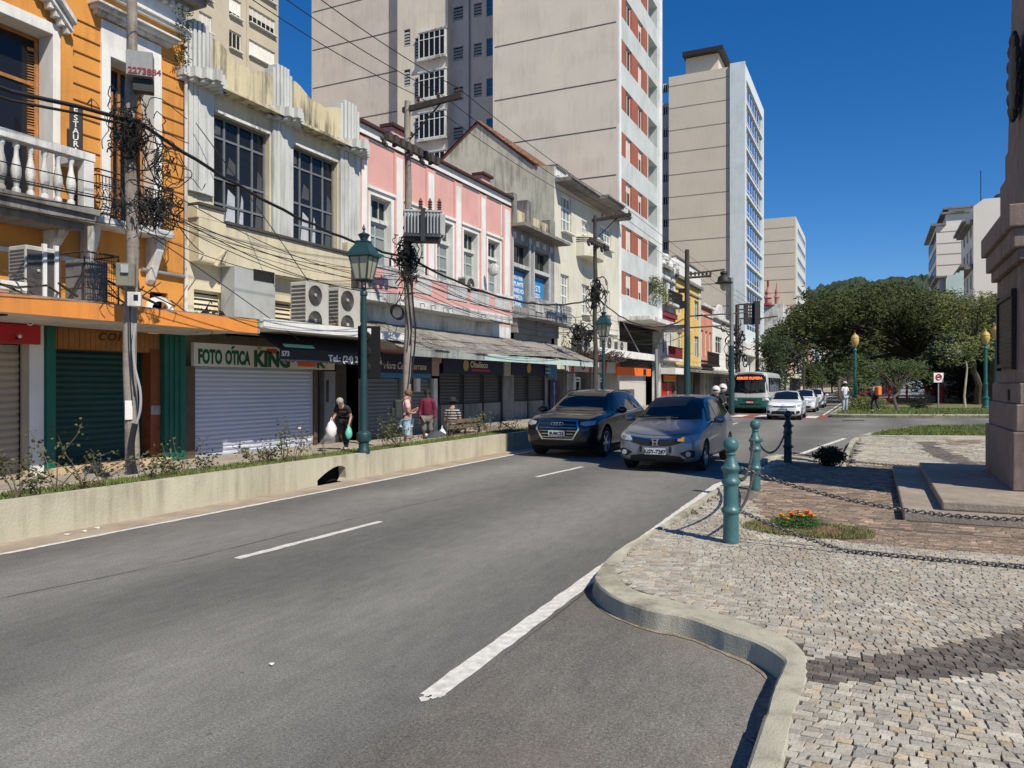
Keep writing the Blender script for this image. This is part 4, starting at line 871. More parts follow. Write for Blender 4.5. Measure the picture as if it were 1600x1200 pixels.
t = thing('shop_sign', 'navy shop sign with cream script reading Hora Certa Serrana behind the utility pole', 'sign', S.p(S.a(625), zst, .1)); MB().fb(S, S.a(572), S.a(683), zsb + .18, zst + .1, -.02, .1).build('panel', NAVY, t); MB().fb(S, S.a(572), S.a(670), zsb, zsb + .175, -.02, .11).build('blue_strip', BLU, t)
tw('Hora Certa Serrana', 600, 666, zsb + .32, .26, CRL, t, shear=.2, bold=.002); MB().fb(S, S.a(671), S.a(682), zsb + .1, zst + .05, .1, .12).build('clock_poster', mat('poster', (.4, .25, .22), .6, .3, 12), t)
shutter(C_, S, S.a(576), S.a(625), SWZ, zsb - .02, -.1, DSH, .13); shutter(C_, S, S.a(633), S.a(673), SWZ, zsb - .02, -.1, DSH, .13)
MB().fb(S, S.a(677), S.a(683), SWZ, zsb, -.3, .02).build('pier', WHD, C_); MB().fb(S, S.a(626), S.a(632), SWZ, zsb, -.3, .0).build('pier', SGY, C_); MB().fb(S, S.a(560), S.a(575), SWZ, zst, -.4, -.05).build('pier', SGY, C_)
t = thing('meter_box', 'white meter box on the dark shutter beside the pole', 'box', S.p(S.a(649), 1.7, .1)); MB().fb(S, S.a(646), S.a(652), S.z(648, 612), S.z(648, 591), .0, .14).build('box', WHT, t, bevel=.01)
zo1, zo0, zw0 = S.z(700, 558), S.z(700, 585), S.z(700, 632)
mb = MB(); mb.fb(S, S.a(684), C1_, 2.55, 3.1, -.5, -.06); mb.build('lintel', SGY, C_)
for (x0, x1, nm, lb) in ((690, 783, 1, 'navy shop sign reading Obelisco with a round gold emblem'), (797, 850, 0, 'plain navy shop sign with a narrow gold emblem before the blue dentist sign')):
    t = thing('shop_sign', lb, 'sign', S.p(S.a(x0), zo1, .05)); MB().fb(S, S.a(x0), S.a(x1), zo0 + .05, zo1 + .05, -.05, .08).build('panel', NAVY, t)
    c = S.a(725 if nm else 824); mb = MB(); M_ = Matrix.Rotation(pi / 2, 3, 'Y'); mb.lathe([(.02, 0), (.23, 0), (.23, .02), (.02, .02)], S.p(c, (zo0 + zo1) / 2 + .05, .08), 18, M_); mb.build('emblem', mat('gold_emblem', (.45, .33, .12), .5, .25, 14), t)
    if nm: tw('Obelisco', 735, 762, zo0 + .32, .27, CRL, t, n=.085, bold=.008); MB().fb(S, S.a(734), S.a(762), zo0 + .16, zo0 + .24, .08, .09).build('underline', RL, t)
    ks = 3 if nm else 2
    for i in range(ks):
        a, b = S.a(x0) + (S.a(x1) - S.a(x0)) * i / ks + .06, S.a(x0) + (S.a(x1) - S.a(x0)) * (i + 1) / ks - .06; shutter(C_, S, a, b, zw0, zo0 + .04, -.12, DSH2, .13, foot=False)
    MB().fb(S, S.a(x0), S.a(x1), SWZ, zw0 - .01, -.3, -.02).build('low_wall', SGY, C_)
    for i in range(1, ks + 1): a = S.a(x0) + (S.a(x1) - S.a(x0)) * i / ks; MB().fb(S, a - .03, a + .03, SWZ, zo0, -.02, .03).build('post', IRON, C_)
MB().fb(S, S.a(784), S.a(796), SWZ, 3.1, -.3, .08).build('pier', SGY, C_)
MB().fb(S, S.a(785), S.a(795), zo0 + .0, zo1, .08, .1).build('poster', mat('faded_poster', (.32, .33, .27), .7, .2, 6), C_)
# ================================================================== D  narrow grey house
GRY = mat('grey_wall', (.27, .275, .27), .9, .15, 1.5, .3, 25, stain=.6, scol=(.08, .08, .075)); PSB = mat('poster_blue', (.02, .22, .52), .5, .05)
D0, D1 = S.a(797) + .01, S.a(866)
D_ = building('grey_house', 'narrow grey house with blue posters in its windows and a concrete balcony', S, (D0 + D1) / 2)
dw = [(S.a(801), S.a(826)), (S.a(834), S.a(857))]
mb = MB(); wallholes(mb, S, D0, D1, 3.4, 9.3, [(a, b, z0, z1, .35) for a, b in dw for z0, z1 in ((7.55, 8.55), (5.5, 7.35))]); hull(mb, S, D0, D1, -.1, 9.3, 13); mb.quad(S.p(D0, -.1, -3), S.p(D1, -.1, -3), S.p(D1, 3.4, -3), S.p(D0, 3.4, -3)); mb.build('wall', GRY, D_)
for a, b in dw:
    window(D_, S, a, b, 7.55, 8.55, -.3, 3, (), STEEL, DGL, .06, 'transom_window'); w_ = window(D_, S, a, b, 5.5, 7.35, -.3, 1, (), STEEL, DGL, .06)
    MB().fb(S, a + .3, b - .1, 5.52, 7.25, -.25, -.24).build('blue_poster', PSB, w_)
    mb = MB(); mb.fb(S, a - .14, a, 5.4, 8.7, 0, .06); mb.fb(S, b, b + .14, 5.4, 8.7, 0, .06); mb.fb(S, a, b, 7.36, 7.54, 0, .06); mb.build('window_surround', mat('light_grey', (.45, .46, .45), .85, .1, 2, stain=.4), D_)
PST = [w for w in D_.children if w.name.startswith('window') and 'surround' not in w.name]
for i, ls in enumerate((['PROTESE', 'IMPLANTE', 'APARELHO', 'LIMPEZA', 'CANAL'], ['', '575', '2231-', 'consulta'])):
    a, b = dw[i]; par = PST[i] if i < len(PST) else D_
    for j, l in enumerate(ls):
        if l: text(l, S, (a + b) / 2 + .1, 6.85 - j * .32, -.235, .3 if l != '575' else .42, WHT, par, 'CENTER', .008, .004)
for i in range(6): a = D0 + (D1 - D0) * (i + .5) / 6; MB().fb(S, a - .18, a + .18, 8.72, 9.0, 0, .03).build('square_ornament', WHD, D_)
mb = MB(); mb.fb(S, D0, D1 + .5, 9.18, 9.32, 0, .75); mb.build('cornice', CON, D_)
mb = MB(); mb.fb(S, D0, D1, 9.321, 10.1, -.3, .02); mb.build('parapet', CRS, D_)
for x0, x1, h in ((797, 803, 10.75), (819, 828, 10.75), (855, 863, 10.35)): MB().fb(S, S.a(x0), S.a(x1), 9.33, h, -.4, .16).build('pinnacle', CON, D_)
NB = 1.0; mb = MB(); e1 = S.a(893, NB); mb.fb(S, D0, e1, 4.88, 5.05, 0, NB); mb.fb(S, D0, e1, 5.05, 5.85, NB - .12, NB); mb.fb(S, e1 - .12, e1, 5.05, 5.85, 0, NB - .12); bl_ = mb.build('balcony', mat('balcony_grey', (.33, .33, .32), .9, .2, 2, .3, stain=.85, scol=(.07, .07, .065)), D_, bevel=.01)
mb = MB()
for z in (5.25, 5.42, 5.6): mb.fb(S, D0, e1, z, z + .025, NB, NB + .015)
mb.build('board_lines', CON, bl_)
for x0, x1 in ((836, 848), (868, 878)): MB().fb(S, S.a(x0, NB), S.a(x1, NB), 5.2, 5.72, NB + .02, NB + .04).build('pale_panel', WHD, bl_)
mb = MB(); mb.fb(S, D0 + .1, D1 - .1, 4.2, 4.87, .0, .3); mb.build('beam', CON, D_)
mb = MB(); mb.fb(S, D0, D0 + .4, -.1, 4.2, -.3, .0); mb.fb(S, D1 - .4, D1, -.1, 4.2, -.3, 0); mb.build('pier', SGY, D_)
t = thing('shop_sign', 'light blue dental clinic sign hanging above the vertical dentist board', 'sign', S.p(S.a(857), 2.5, .2)); MB().fb(S, S.a(851), S.a(865), S.z(857, 590), S.z(857, 567), .1, .18).build('panel', BLU, t)
for j in range(3): tw('CLINICA', 852, 859 + j, S.z(857, 572 + j * 6), .1, mat('pale_letter', (.25, .4, .5), .6, 0), t, n=.185)
t = thing('dentist_board', 'tall dark blue board with vertical letters reading DENTISTA', 'sign', S.p(S.a(861), 1, .2)); z1, z0 = S.z(861, 594), S.z(861, 640); MB().fb(S, S.a(855), S.a(866), z0 - .5, z1, .1, .18).build('panel', NAVY, t)
for j, ch in enumerate('DENTISTA'): text(ch, S, S.a(861), z1 - .3 - j * .2, .185, .24, mat('pale_letter'.replace('pale', 'sky'), (.25, .45, .7), .6, 0), t, 'CENTER', .006)
mb = MB(); mb.fb(S, S.a(850), S.a(869), -.1, 2.9, -.4, .05); mb.build('pier', SGY, D_)
# ================================================================== E  cream green gabled house
EGR = mat('pale_cream_wall', (.58, .56, .46), .9, .08, 1.2, .25, 25, stain=.45, scol=(.25, .23, .17)); EGS = mat('mouldy_side_wall', (.50, .48, .38), .95, .18, .8, .3, 20, stain=.7, scol=(.15, .15, .11))
E0, E1 = D1 + .01, S.a(965)
E_ = building('gabled_house', 'tall cream house with a mouldy tiled gable wall and a rounded balcony', S, (E0 + E1) / 2)
K_ = cross(E0)
def kx(px): return K_.a(px)
pk_ = (kx(747), K_.z(747, 190)); re_ = (kx(840), K_.z(840, 260))
ew = [(877, 893, 302, 360, 0), (909, 919, 343, 372, 0), (938, 955, 350, 385, 0), (876, 889, 427, 478, 1), (909, 921, 443, 490, 0), (944, 953, 452, 490, 0)]
hl_ = []
for x0, x1, y0, y1, q in ew: hl_.append((S.a(x0), S.a(x1), S.z(x0, y1), S.z(x0, y0), .2))
zE = 12.9
mb = MB(); wallholes(mb, S, E0, E1, 2.6, zE, hl_); mb.quad(S.p(E1, -.1, 0), S.p(E1, zE, 0), S.p(E1, zE, -9), S.p(E1, -.1, -9)); mb.build('front_wall', EGR, E_)
sx = -25.5; sl2 = (pk_[1] - K_.z(700, 238)) / (pk_[0] - kx(700)); zl2 = pk_[1] - sl2 * (pk_[0] - sx)
mb = MB(); pts = [(FX - .002, -.1), (FX - .002, zE + .5), (re_[0] + .1, zE + .62), re_, pk_, (sx, zl2), (sx, -.1)]
mb.prism([K_.p(a, z, 0) for a, z in pts], (0, .3, 0)); mb.build('gable_wall', EGS, E_)
TIL = mat('old_roof_tile', (.20, .095, .055), .95, .35, 6, .6, 14, stain=.6, scol=(.05, .04, .03), island=.3)
mb = MB()
for (p, q) in ((pk_, re_), (pk_, (sx, zl2))):
    d = Vector((q[0] - p[0], q[1] - p[1])); L_ = d.length; d.normalize(); rows = int(L_ / .3)
    for i in range(rows):
        for j in range(44):
            a0 = Vector(p) + d * (i * .3); b0 = Vector(p) + d * (i * .3 + .36); y = E0 - .12 + j * .25; up = .02 + .05 * (j % 2)
            mb.add([(a0.x, y, a0.y + up), (b0.x, y, b0.y + up + .03), (b0.x, y + .125, b0.y + up + .10), (a0.x, y + .125, a0.y + up + .07), (b0.x, y + .25, b0.y + up + .03), (a0.x, y + .25, a0.y + up)], [(0, 1, 2, 3), (3, 2, 4, 5)])
mb.build('tile_roof', TIL, E_, recalc=False)
mb = MB()
for (p, q) in ((pk_, re_), (pk_, (sx, zl2))): mb.hexa([K_.p(p[0], p[1] - .14, .04), K_.p(q[0], q[1] - .14, .04), K_.p(q[0], q[1] + .0, .04), K_.p(p[0], p[1], .04), K_.p(p[0], p[1] - .14, -.2), K_.p(q[0], q[1] - .14, -.2), K_.p(q[0], q[1], -.2), K_.p(p[0], p[1], -.2)])
mb.build('verge_board', mat('verge', (.13, .05, .03), .8, .2), E_)
mb = MB(); 
for z0, z1, n in ((zE - .32, zE - .2, .95), (zE - .2, zE - .12, 1.05)): mb.fb(S, E0 + .02, S.a(912), z0, z1, 0, n); mb.fb(S, S.a(912) + .001, S.a(940), z0, z1, 0, n + .5); mb.fb(S, S.a(940) + .001, E1 - .1, z0, z1, 0, n)
mb.build('eave', CON, E_)
mb = MB(); mb.fb(S, E0 + .02, E1 - .02, zE - .11, zE + .02, -.3, .3); mb.fb(S, E0 + .05, S.a(905), zE + .02, zE + .5, -.3, .05)
mb.build('parapet', WHD, E_)
mb = MB(); mb.fb(S, E0 + .1, E0 + 1.6, zE + .501, zE + .65, -.5, .15); mb.fb(S, E0 + 1.9, E0 + 2.6, zE + .501, zE + .62, -.4, .15); mb.fb(S, E0 + 2.6, S.a(906), zE + .45, zE + .55, -.1, .2); mb.build('parapet_cap', CON, E_)
WFR = mat('window_white', (.66, .66, .62), .6, .05, 2, .05)
for (a, b, z0, z1, _), (_, _, _, _, q) in zip(hl_, ew):
    window(E_, S, a, b, z0, z1, -.16, 4 if b - a > 2 else 3, (.35, .68), WFR, WGL, .10, sill=True)
# rounded balcony
za_, zb_ = S.z(901, 400), S.z(901, 368); ca, cb = S.a(900), S.a(928)
mb = MB(); prof_ = []
for lv in range(4):
    z0 = za_ + .75 + lv * (zb_ - za_ - .75) / 4; q = [S.p(ca, z0, 0)] + [S.p(ca + (cb - ca) * (.5 - .5 * cos(pi * i / 12)), z0, .95 * sin(pi * i / 12) ** .5 + .02) for i in range(13)] + [S.p(cb, z0, 0)]; mb.prism(q, (0, 0, (zb_ - za_ - .75) / 4 - .07))
q = [S.p(ca, za_, 0)] + [S.p(ca + (cb - ca) * (.5 - .5 * cos(pi * i / 12)), za_, .9 * sin(pi * i / 12) ** .5 + .02) for i in range(13)] + [S.p(cb, za_, 0)]; mb.prism(q, (0, 0, .74)); mb.build('balcony', EGR, E_)
mb = MB(); mb.fb(S, S.a(902), S.a(926), 3.2, 4.4, .01, .9); mb.build('lower_bay', EGR, E_)
mb = MB(); mb.fb(S, E0 + .05, E1 - .05, 5.0, 5.12, 0, .12); mb.build('string_course', WHD, E_)
# bank at street level
mb = MB(); mb.quad(S.p(E0, -.1, -1.5), S.p(E1, -.1, -1.5), S.p(E1, 2.6, -1.5), S.p(E0, 2.6, -1.5)); mb.build('ground_floor_wall', SGY, E_)
t = thing('shop_sign', 'white bank sign with red slanted ends and round red emblems', 'sign', S.p(S.a(925), 2.6, .2)); z1, z0 = S.z(925, 564), S.z(925, 582)
MB().fb(S, S.a(887, .2), S.a(962, .2), z0, z1, .1, .2).build('panel', mat('sign_white2', (.42, .42, .4), .6, .05), t)
for x in (887, 915, 938, 957): MB().prism([S.p(S.a(x), z0, .2), S.p(S.a(x + 4), z0, .2), S.p(S.a(x + 6), z1, .2), S.p(S.a(x + 2), z1, .2)], S.N * .015).build('red_slant', RL, t)
for x in (906, 937): MB().torus(S.p(S.a(x), (z0 + z1) / 2, .21), .2, .06, Matrix.Rotation(pi / 2, 3, 'Y'), 14, 5).build('round_emblem', RL, t)
for x0, x1 in ((896, 913), (934, 950)):
    MB().fb(S, S.a(x0), S.a(x0 + 3), -.1, z0 - .1, -.4, .0).build('pier', WHD, E_); window(E_, S, S.a(x0 + 3), S.a(x1), -.05, z0 - .3, -.3, 2, (.9,), WFR, DGL, .1, 'glass_door')
WC0, WC1 = S.a(936, 1.6), S.a(1040, 1.6)
# ================================================================== F  tower with red window panels
TWB = mat('tower_render', (.655, .59, .49), .92, .07, .35, .25, 12, stain=.33, scol=(.42, .36, .32)); TWF = mat('pale_concrete', (.50, .53, .515), .85, .08, .8, .2, 12, stain=.42, scol=(.28, .29, .27))
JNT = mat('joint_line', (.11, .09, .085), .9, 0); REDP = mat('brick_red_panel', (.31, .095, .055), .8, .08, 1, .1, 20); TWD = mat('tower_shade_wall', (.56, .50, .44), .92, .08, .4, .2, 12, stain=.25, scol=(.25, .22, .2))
BLD = mat('blind_cream', (.55, .52, .45), .7, .08, 2, 0)
F0, F1 = E1 + .02, S.a(1032); HT = 41.
F_ = building('apartment_tower', 'tall apartment tower with brick red window panels between pale bands on its street front', S, (F0 + F1) / 2)
D_F = 9.3; KF = cross(F0)
aw, ar = S.a(1011.5), S.a(1027)
mb = MB(); holes = []; zt = [9.49 + 3.13 * i for i in range(-1, 10)]
for z in zt:
    if z < 9: holes.append((S.a(968.5), aw, z - 1.55, z, .45)); holes.append((aw + .25, ar, z - 1.2, z, 1.8)); continue
    holes.append((S.a(968.5), aw, z - 1.6, z, .22)); holes.append((aw + .25, ar, z - 1.5 - .15, z + .05, 2.0))
zt2 = [z for z in zt if z > 7.9]
holes = [h for h in holes if h[2] > 6.6]
wallholes(mb, S, F0, F1, 6.3, HT, holes); mb.quad(S.p(F1, 0, 0), S.p(F1, HT, 0), S.p(F1, HT, -11), S.p(F1, 0, -11)); mb.quad(S.p(F0, HT, 0), S.p(F1, HT, 0), S.p(F1, HT, -D_F), S.p(F0, HT, -D_F)); mb.build('street_front', TWF, F_)
for h in holes:
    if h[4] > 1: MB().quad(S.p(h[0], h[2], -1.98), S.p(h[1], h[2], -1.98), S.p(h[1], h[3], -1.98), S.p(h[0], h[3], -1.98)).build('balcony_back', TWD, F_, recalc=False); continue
    a0, a1 = h[0], h[1]; L_ = a1 - a0; z0, z1 = h[2], h[3]
    for u0, u1 in ((.0, .20), (.40, .64), (.81, 1.)):
        MB().fb(S, a0 + L_ * u0, a0 + L_ * u1, z0 + .003, z1 - .003, -.21, -.004).build('red_panel', REDP, F_)
    for u0, u1 in ((.20, .40), (.64, .81)): window(F_, S, a0 + L_ * u0, a0 + L_ * u1, z0 + .02, z1 - .02, -.17, 2, (), WFR, DGL, .06, blind=(R.choice([0.001, .35, .6, .9]) + .02, BLD))
mb = MB(); mb.fb(S, F0, S.a(968.3), 6.3, HT, .001, .12); mb.fb(S, ar + .1, F1, 6.3, HT, .001, .15); mb.build('corner_frame', mat('white_frame', (.70, .71, .69), .8, .06, 1, stain=.3, scol=(.3, .3, .28)), F_)
xs0 = FX - D_F
mb = MB(); mb.quad((FX, F0, -.1), (xs0, F0, -.1), (xs0, F0, HT), (FX, F0, HT)); mb.quad((xs0, F0, -.1), (xs0, F0 + 6, -.1), (xs0, F0 + 6, HT), (xs0, F0, HT)); mb.build('side_wall', TWB, F_)
mb = MB()
for y in (-56, 34, 124, 199, 273, 345, 415, 480):
    z = KF.z(962, y); mb.fb(KF, xs0 + .15, FX - .1, z - .05, z + .03, .001, .012)
for x in (): pass
mb.build('joint_lines', JNT, F_)
# recessed rear wing
YW = F0 + 3.7; KW = cross(YW); xa, xb, xc, xd = KW.a(487), KW.a(630), KW.a(700), xs0 + .5
mb = MB(); wh = []
rows = [-50 + 62.5 * i for i in range(7)]
for y in rows:
    for x0, x1, y0, y1 in ((708, 724, 12, 34), (740, 753, 6, 28), (760, 772, -2, 26)): wh.append((KW.a(x0), KW.a(x1), KW.z(x0, y + y1 + 50 - 0), KW.z(x0, y + y0 + 50), .12))
wh = [h for h in wh if h[3] < HT]
for h in wh: pass
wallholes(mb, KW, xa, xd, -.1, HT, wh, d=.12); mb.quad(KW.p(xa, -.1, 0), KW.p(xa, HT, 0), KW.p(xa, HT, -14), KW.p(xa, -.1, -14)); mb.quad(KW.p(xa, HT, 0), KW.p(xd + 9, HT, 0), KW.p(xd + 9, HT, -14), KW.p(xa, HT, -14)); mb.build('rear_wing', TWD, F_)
for i, h in enumerate(wh):
    if i % 3 == 2: window(F_, KW, h[0], h[1], h[2], h[3], -.1, 1, (.5,), STEEL, BGL, .06)
    else: louvre(F_, KW, h[0], h[1], h[2], h[3], -.08, mat('grey_louvre', (.30, .31, .29), .7, .1), .24)
mb = MB()
for y in rows: z = KW.z(600, y + 40); mb.fb(KW, xa + .1, xb - .6, z - .05, z + .04, .001, .015)
for y in (70, 132.5, 7.5, 195): pass
mb.build('joint_lines', JNT, F_)
MB().tube([KW.p(KW.a(734), 0, .07), KW.p(KW.a(734), HT, .07)], .06, 6).build('downpipe', GRYP, F_)
# projecting bay with enclosed balconies
KB = cross(YW - .7); ba, bb_ = KB.a(621), KB.a(700)
mb = MB(); bw = []
for y in rows:
    for x0, x1, y0, y1 in ((631, 641, 97, 124), (648, 655, 110, 142)): bw.append((KB.a(x0), KB.a(x1), KB.z(x0, y + y1), KB.z(x0, y + y0), .1))
    bw.append((KB.a(657), KB.a(698), KB.z(657, y + 145), KB.z(657, y + 105), .1))
bw = [h for h in bw if h[3] < HT]
wallholes(mb, KB, ba, bb_, -.1, HT, bw, d=.1); mb.quad(KB.p(bb_, -.1), KB.p(bb_, HT), KB.p(bb_, HT, -.7), KB.p(bb_, -.1, -.7)); mb.quad(KB.p(ba, -.1), KB.p(ba, HT), KB.p(ba, HT, -.7), KB.p(ba, -.1, -.7)); mb.build('bay_wall', TWB, F_)
for i, h in enumerate(bw):
    if h[1] - h[0] > 1.2:
        w_ = window(F_, KB, h[0], h[1], h[2], h[3], .25, 5, (.72,), WFR, DGL, .07); mb = MB(); mb.fb(KB, h[0] - .1, h[1] + .12, h[2] - .2, h[2] - .01, -.05, .4); mb.fb(KB, h[0] - .05, h[1] + .1, h[3] + .01, h[3] + .12, -.05, .34); mb.fb(KB, h[1], h[1] + .05, h[2], h[3], -.05, .28); mb.build('balcony_box', WHD, F_)
    else: louvre(F_, KB, h[0], h[1], h[2], h[3], -.08, mat('grey_louvre', (.3, .31, .29), .7, .1), .24)
# slab over the street and dark first floor
mb = MB(); mb.fb(S, F0 + .02, F1 + 1.5, 6.0, 6.3, 0.01, 2.2); mb.build('first_floor_slab', WHD, F_, bevel=.02)
mb = MB(); mb.quad(S.p(F0, 2.9, -.6), S.p(F1, 2.9, -.6), S.p(F1, 6, -.6), S.p(F0, 6, -.6)); mb.build('dark_glazing', mat('black_glazing', (.01, .01, .011), .3, 0, bump=0), F_, recalc=False)
mb = MB()
for i in range(9): mb.fb(S, F0, F1, 3.2 + i * .32, 3.24 + i * .32, -.58, -.54)
mb.build('slat', IRON, F_)
MB().tube([S.p(F0 + .3, 5.9, .3), S.p(F0 + 3.4, 3.3, .9)], .04, 5).build('stay', GRYP, F_)
MB().fb(S, F0, F0 + .4, -.1, 6.0, -.6, .0).build('pier', WHD, F_); MB().fb(S, F1 - .3, F1, -.1, 6.0, -.6, .0).build('pier', WHD, F_)
n1 = 1.9; w0, w1_ = S.a(937, n1), S.a(1024, n1); zc0 = S.z(950, 556, n1); mb = MB(); mb.fb(S, w0, w1_, zc0, zc0 + .42, 0, n1); mb.build('white_canopy', WHT, F_, bevel=.01)
mb = MB()
for i in range(8): a = w0 + (w1_ - w0) * (i + .5) / 8; mb.fb(S, a, a + .25, zc0 - .12, zc0 - .001, .3, n1 - .2)
mb.each('canopy_lamp', IRON, F_)
mb = MB(); mb.quad(S.p(F0, -.1, -1.2), S.p(F1, -.1, -1.2), S.p(F1, 2.9, -1.2), S.p(F0, 2.9, -1.2)); mb.build('shop_wall', mat('shop_wall_white', (.5, .49, .46), .8, .08), F_, recalc=False)
t = thing('shop_sign', 'bright orange shop sign with a small blue emblem under the white canopy', 'sign', S.p(S.a(990), 2.7, 0)); o0, o1 = S.a(964, .3), S.a(1017, .3); z1, z0 = S.z(966, 573, .3), S.z(966, 586, .3)
MB().fb(S, o0, o1, z0, z1, .1, .3).build('panel', mat('bright_orange', (.85, .16, .015), .5, .04), t); MB().fb(S, S.a(999), S.a(1003), z0 + .05, z1 - .05, .3, .32).build('blue_emblem', NAVY, t)
# ================================================================== G  beige block behind
G_ = thing('beige_block', 'beige apartment block with ribbon windows rising behind the two nearest houses', 'building', (-47, 44, 0)); SG = street(-47)
GB = mat('beige_render', (.46, .41, .32), .92, .07, .5, .2, 12, stain=.2, scol=(.3, .25, .18)); g0, g1 = SG.a(180), SG.a(435)
hs = []
for k in range(-1, 4):
    for x0, x1, y0, y1, q in ((311, 331, 16, 44, 0), (358, 377, -7, 22, 1), (389, 430, 8, 26, 2)): hs.append((SG.a(x0), SG.a(x1), SG.z(x0, y1 + 52 * k + (8 if q == 2 else 0)), SG.z(x0, y0 + 52 * k), .2))
mb = MB(); wallholes(mb, SG, g0, g1, 0, 40, hs); hull(mb, SG, g0, g1, 0, 40, 14); mb.build('wall', GB, G_)
for i, h in enumerate(hs): window(G_, SG, *h[:4], -.15, 3 if i % 3 < 2 else 6, (), WFR, DGL, .07, blind=((.5, .95, .3, .75, .1)[(i * 2) % 5], BLD if i % 2 else WHT), sill=True)
MB().tube([SG.p(SG.a(386), 0, .06), SG.p(SG.a(386), 40, .06)], .08, 6).build('downpipe', GB, G_)
# ================================================================== smaller houses down the street
def simple_house(name, label, x0, x1, ztop, wallm, rows, trim, cols=3, fr=S, extra=None, group=None, awn=None, gl=DGL, depth=10, frontn=0, shop=3.0):
    a, b = fr.a(x0) if isinstance(x0, int) else x0, fr.a(x1) if isinstance(x1, int) else x1
    b_ = thing(name, label, 'building', fr.p((a + b) / 2, 0), group); hs = []
    L_ = b - a
    for (z0, z1) in rows:
        for c in range(cols): ca = a + L_ * (c + .5) / cols; w_ = L_ / cols * .27; hs.append((ca - w_, ca + w_, z0, z1, .25))
    mb = MB(); wallholes(mb, fr, a, b, shop, ztop, hs); hull(mb, fr, a, b, 0, ztop, depth); mb.quad(fr.p(a, 0, -.8), fr.p(b, 0, -.8), fr.p(b, shop, -.8), fr.p(a, shop, -.8)); mb.build('wall', wallm, b_)
    for h in hs: window(b_, fr, *h[:4], -.2, 2, (.7,), WFR, gl, .09)
    mb = MB(); mb.fb(fr, a - .02, b + .02, ztop - .05, ztop + .22, -.2, .35); mb.fb(fr, a, b, ztop - .9, ztop - .75, 0, .12); mb.fb(fr, a, b, shop + .3, shop + .5, 0, .15); mb.build('cornice', trim, b_)
    mb = MB(); k = max(2, cols)
    for c in range(k + 1): x = a + L_ * c / k; mb.fb(fr, max(a, x - .25), min(b, x + .25), .1, shop, -.6, .02)
    mb.each('shop_pier', trim, b_)
    for c in range(k):
        p, q = a + L_ * c / k + .3, a + L_ * (c + 1) / k - .3; MB().fb(fr, p, q, .1, shop - .5, -.7, -.5).build('shop_front', R.choice([DSH, DSH2, VOID, SGY]), b_)
    if awn: MB().hexa([fr.p(a, shop, 0), fr.p(b, shop, 0), fr.p(b, shop - .2, 1.8), fr.p(a, shop - .2, 1.8), fr.p(a, shop + .2, 0), fr.p(b, shop + .2, 0), fr.p(b, shop, 1.8), fr.p(a, shop, 1.8)]).build('canopy', awn, b_)
    return b_, a, b
YEL = mat('yellow_wall', (.68, .46, .13), .85, .08, 1, stain=.25, scol=(.35, .25, .1)); SAL = mat('salmon_wall', (.60, .26, .17), .85, .08, 1, stain=.25); MAR = mat('maroon_paint', (.20, .03, .035), .7, .1)
H_, a, b = simple_house('ornate_house', 'narrow white ornate house with maroon bands and iron balconies', 1032, 1055, 11.2, WHD, [(8.5, 10.2), (4.3, 6.9)], CON, 2)
mb = MB(); mb.fb(S, a, b, 7.3, 7.7, .01, .2); mb.fb(S, a + .3, b - .3, 7.0, 7.28, .01, .1); mb.build('maroon_band', MAR, H_)
mb = MB(); mb.fb(S, a, b, 8.2, 8.4, .01, .7); mb.fb(S, a, b, 3.7, 3.9, .01, .7); mb.each('balcony_slab', WHD, H_)
for zq in (3.9, 8.4):
    mb = MB(); x = a
    while x < b: mb.fb(S, x, x + .05, zq, zq + .9, .62, .67); x += .22
    mb.fb(S, a, b, zq + .9, zq + .96, .6, .7); mb.build('railing', MAR if zq < 5 else IRON, H_)
mb = MB()
for i in range(16): mb.ball(S.p(a + .3 + (b - a - .6) * (i % 8) / 7, 11.5 + .35 * (i // 8) + .3 * sin(i), .1), .3 + .12 * sin(i * 3), 7, 5)
mb.build('scroll_ornament', WHD, H_)
mb = MB(); mb.fb(S, a, b, 2.6, 3.1, 0, 1.2); mb.build('canopy', WHT, H_)
t = thing('shop_sign', 'small orange and green shop sign on the ornate house above a red doorway', 'sign', S.p((a + b) / 2, 2.2)); MB().fb(S, a + .5, b - .6, 2.0, 2.5, .1, .2).build('panel', OL, t); MB().fb(S, a + .5, b - 1.5, 2.0, 2.2, .2, .22).build('green_strip', mat('lime', (.2, .4, .05), .5, 0), t); MB().fb(S, a + .5, b - 1.2, .1, 1.9, -.4, .0).build('red_display', RDS, H_)
I_, a, b = simple_house('yellow_house', 'three storey yellow house with green shutters and a white lettered gable', 1055, 1094, 11.0, YEL, [(8.0, 9.8), (4.4, 6.4)], CON, 3, awn=CON, gl=mat('green_blind', (.16, .26, .22), .6, .1))
mb = MB(); mb.fb(S, a, b, 11.23, 12.7, -.2, .1); mb.build('white_gable', WHT, I_); text('1928', S, (a + b) / 2, 11.6, .11, .9, GRYP, I_, 'CENTER', .01); MB().fb(S, a, b, 12.7, 12.85, -.3, .2).build('gable_coping', CON, I_); MB().fb(S, b - .9, b, 3.0, 11, .001, .08).build('quoin', EGR, I_)
J_, a, b = simple_house('salmon_house', 'salmon house with narrow arched windows over an iron balcony', 1094, 1113, 9.6, SAL, [(4.6, 7.2)], WHD, 3, awn=CON, gl=mat('pale_pane', (.5, .48, .46), .5, 0))
mb = MB(); mb.fb(S, a, b, 3.6, 3.8, 0, .8); x = a
while x < b: mb.fb(S, x, x + .06, 3.8, 4.9, .7, .76); x += .3
mb.fb(S, a, b, 4.9, 5.0, .68, .78); mb.build('balcony', IRON, J_)
K__, a, b = simple_house('white_house', 'white two storey house with a rounded top and an arched window', 1113, 1150, 8.9, WHT, [(5.2, 7.0)], WHD, 2, awn=WHT)
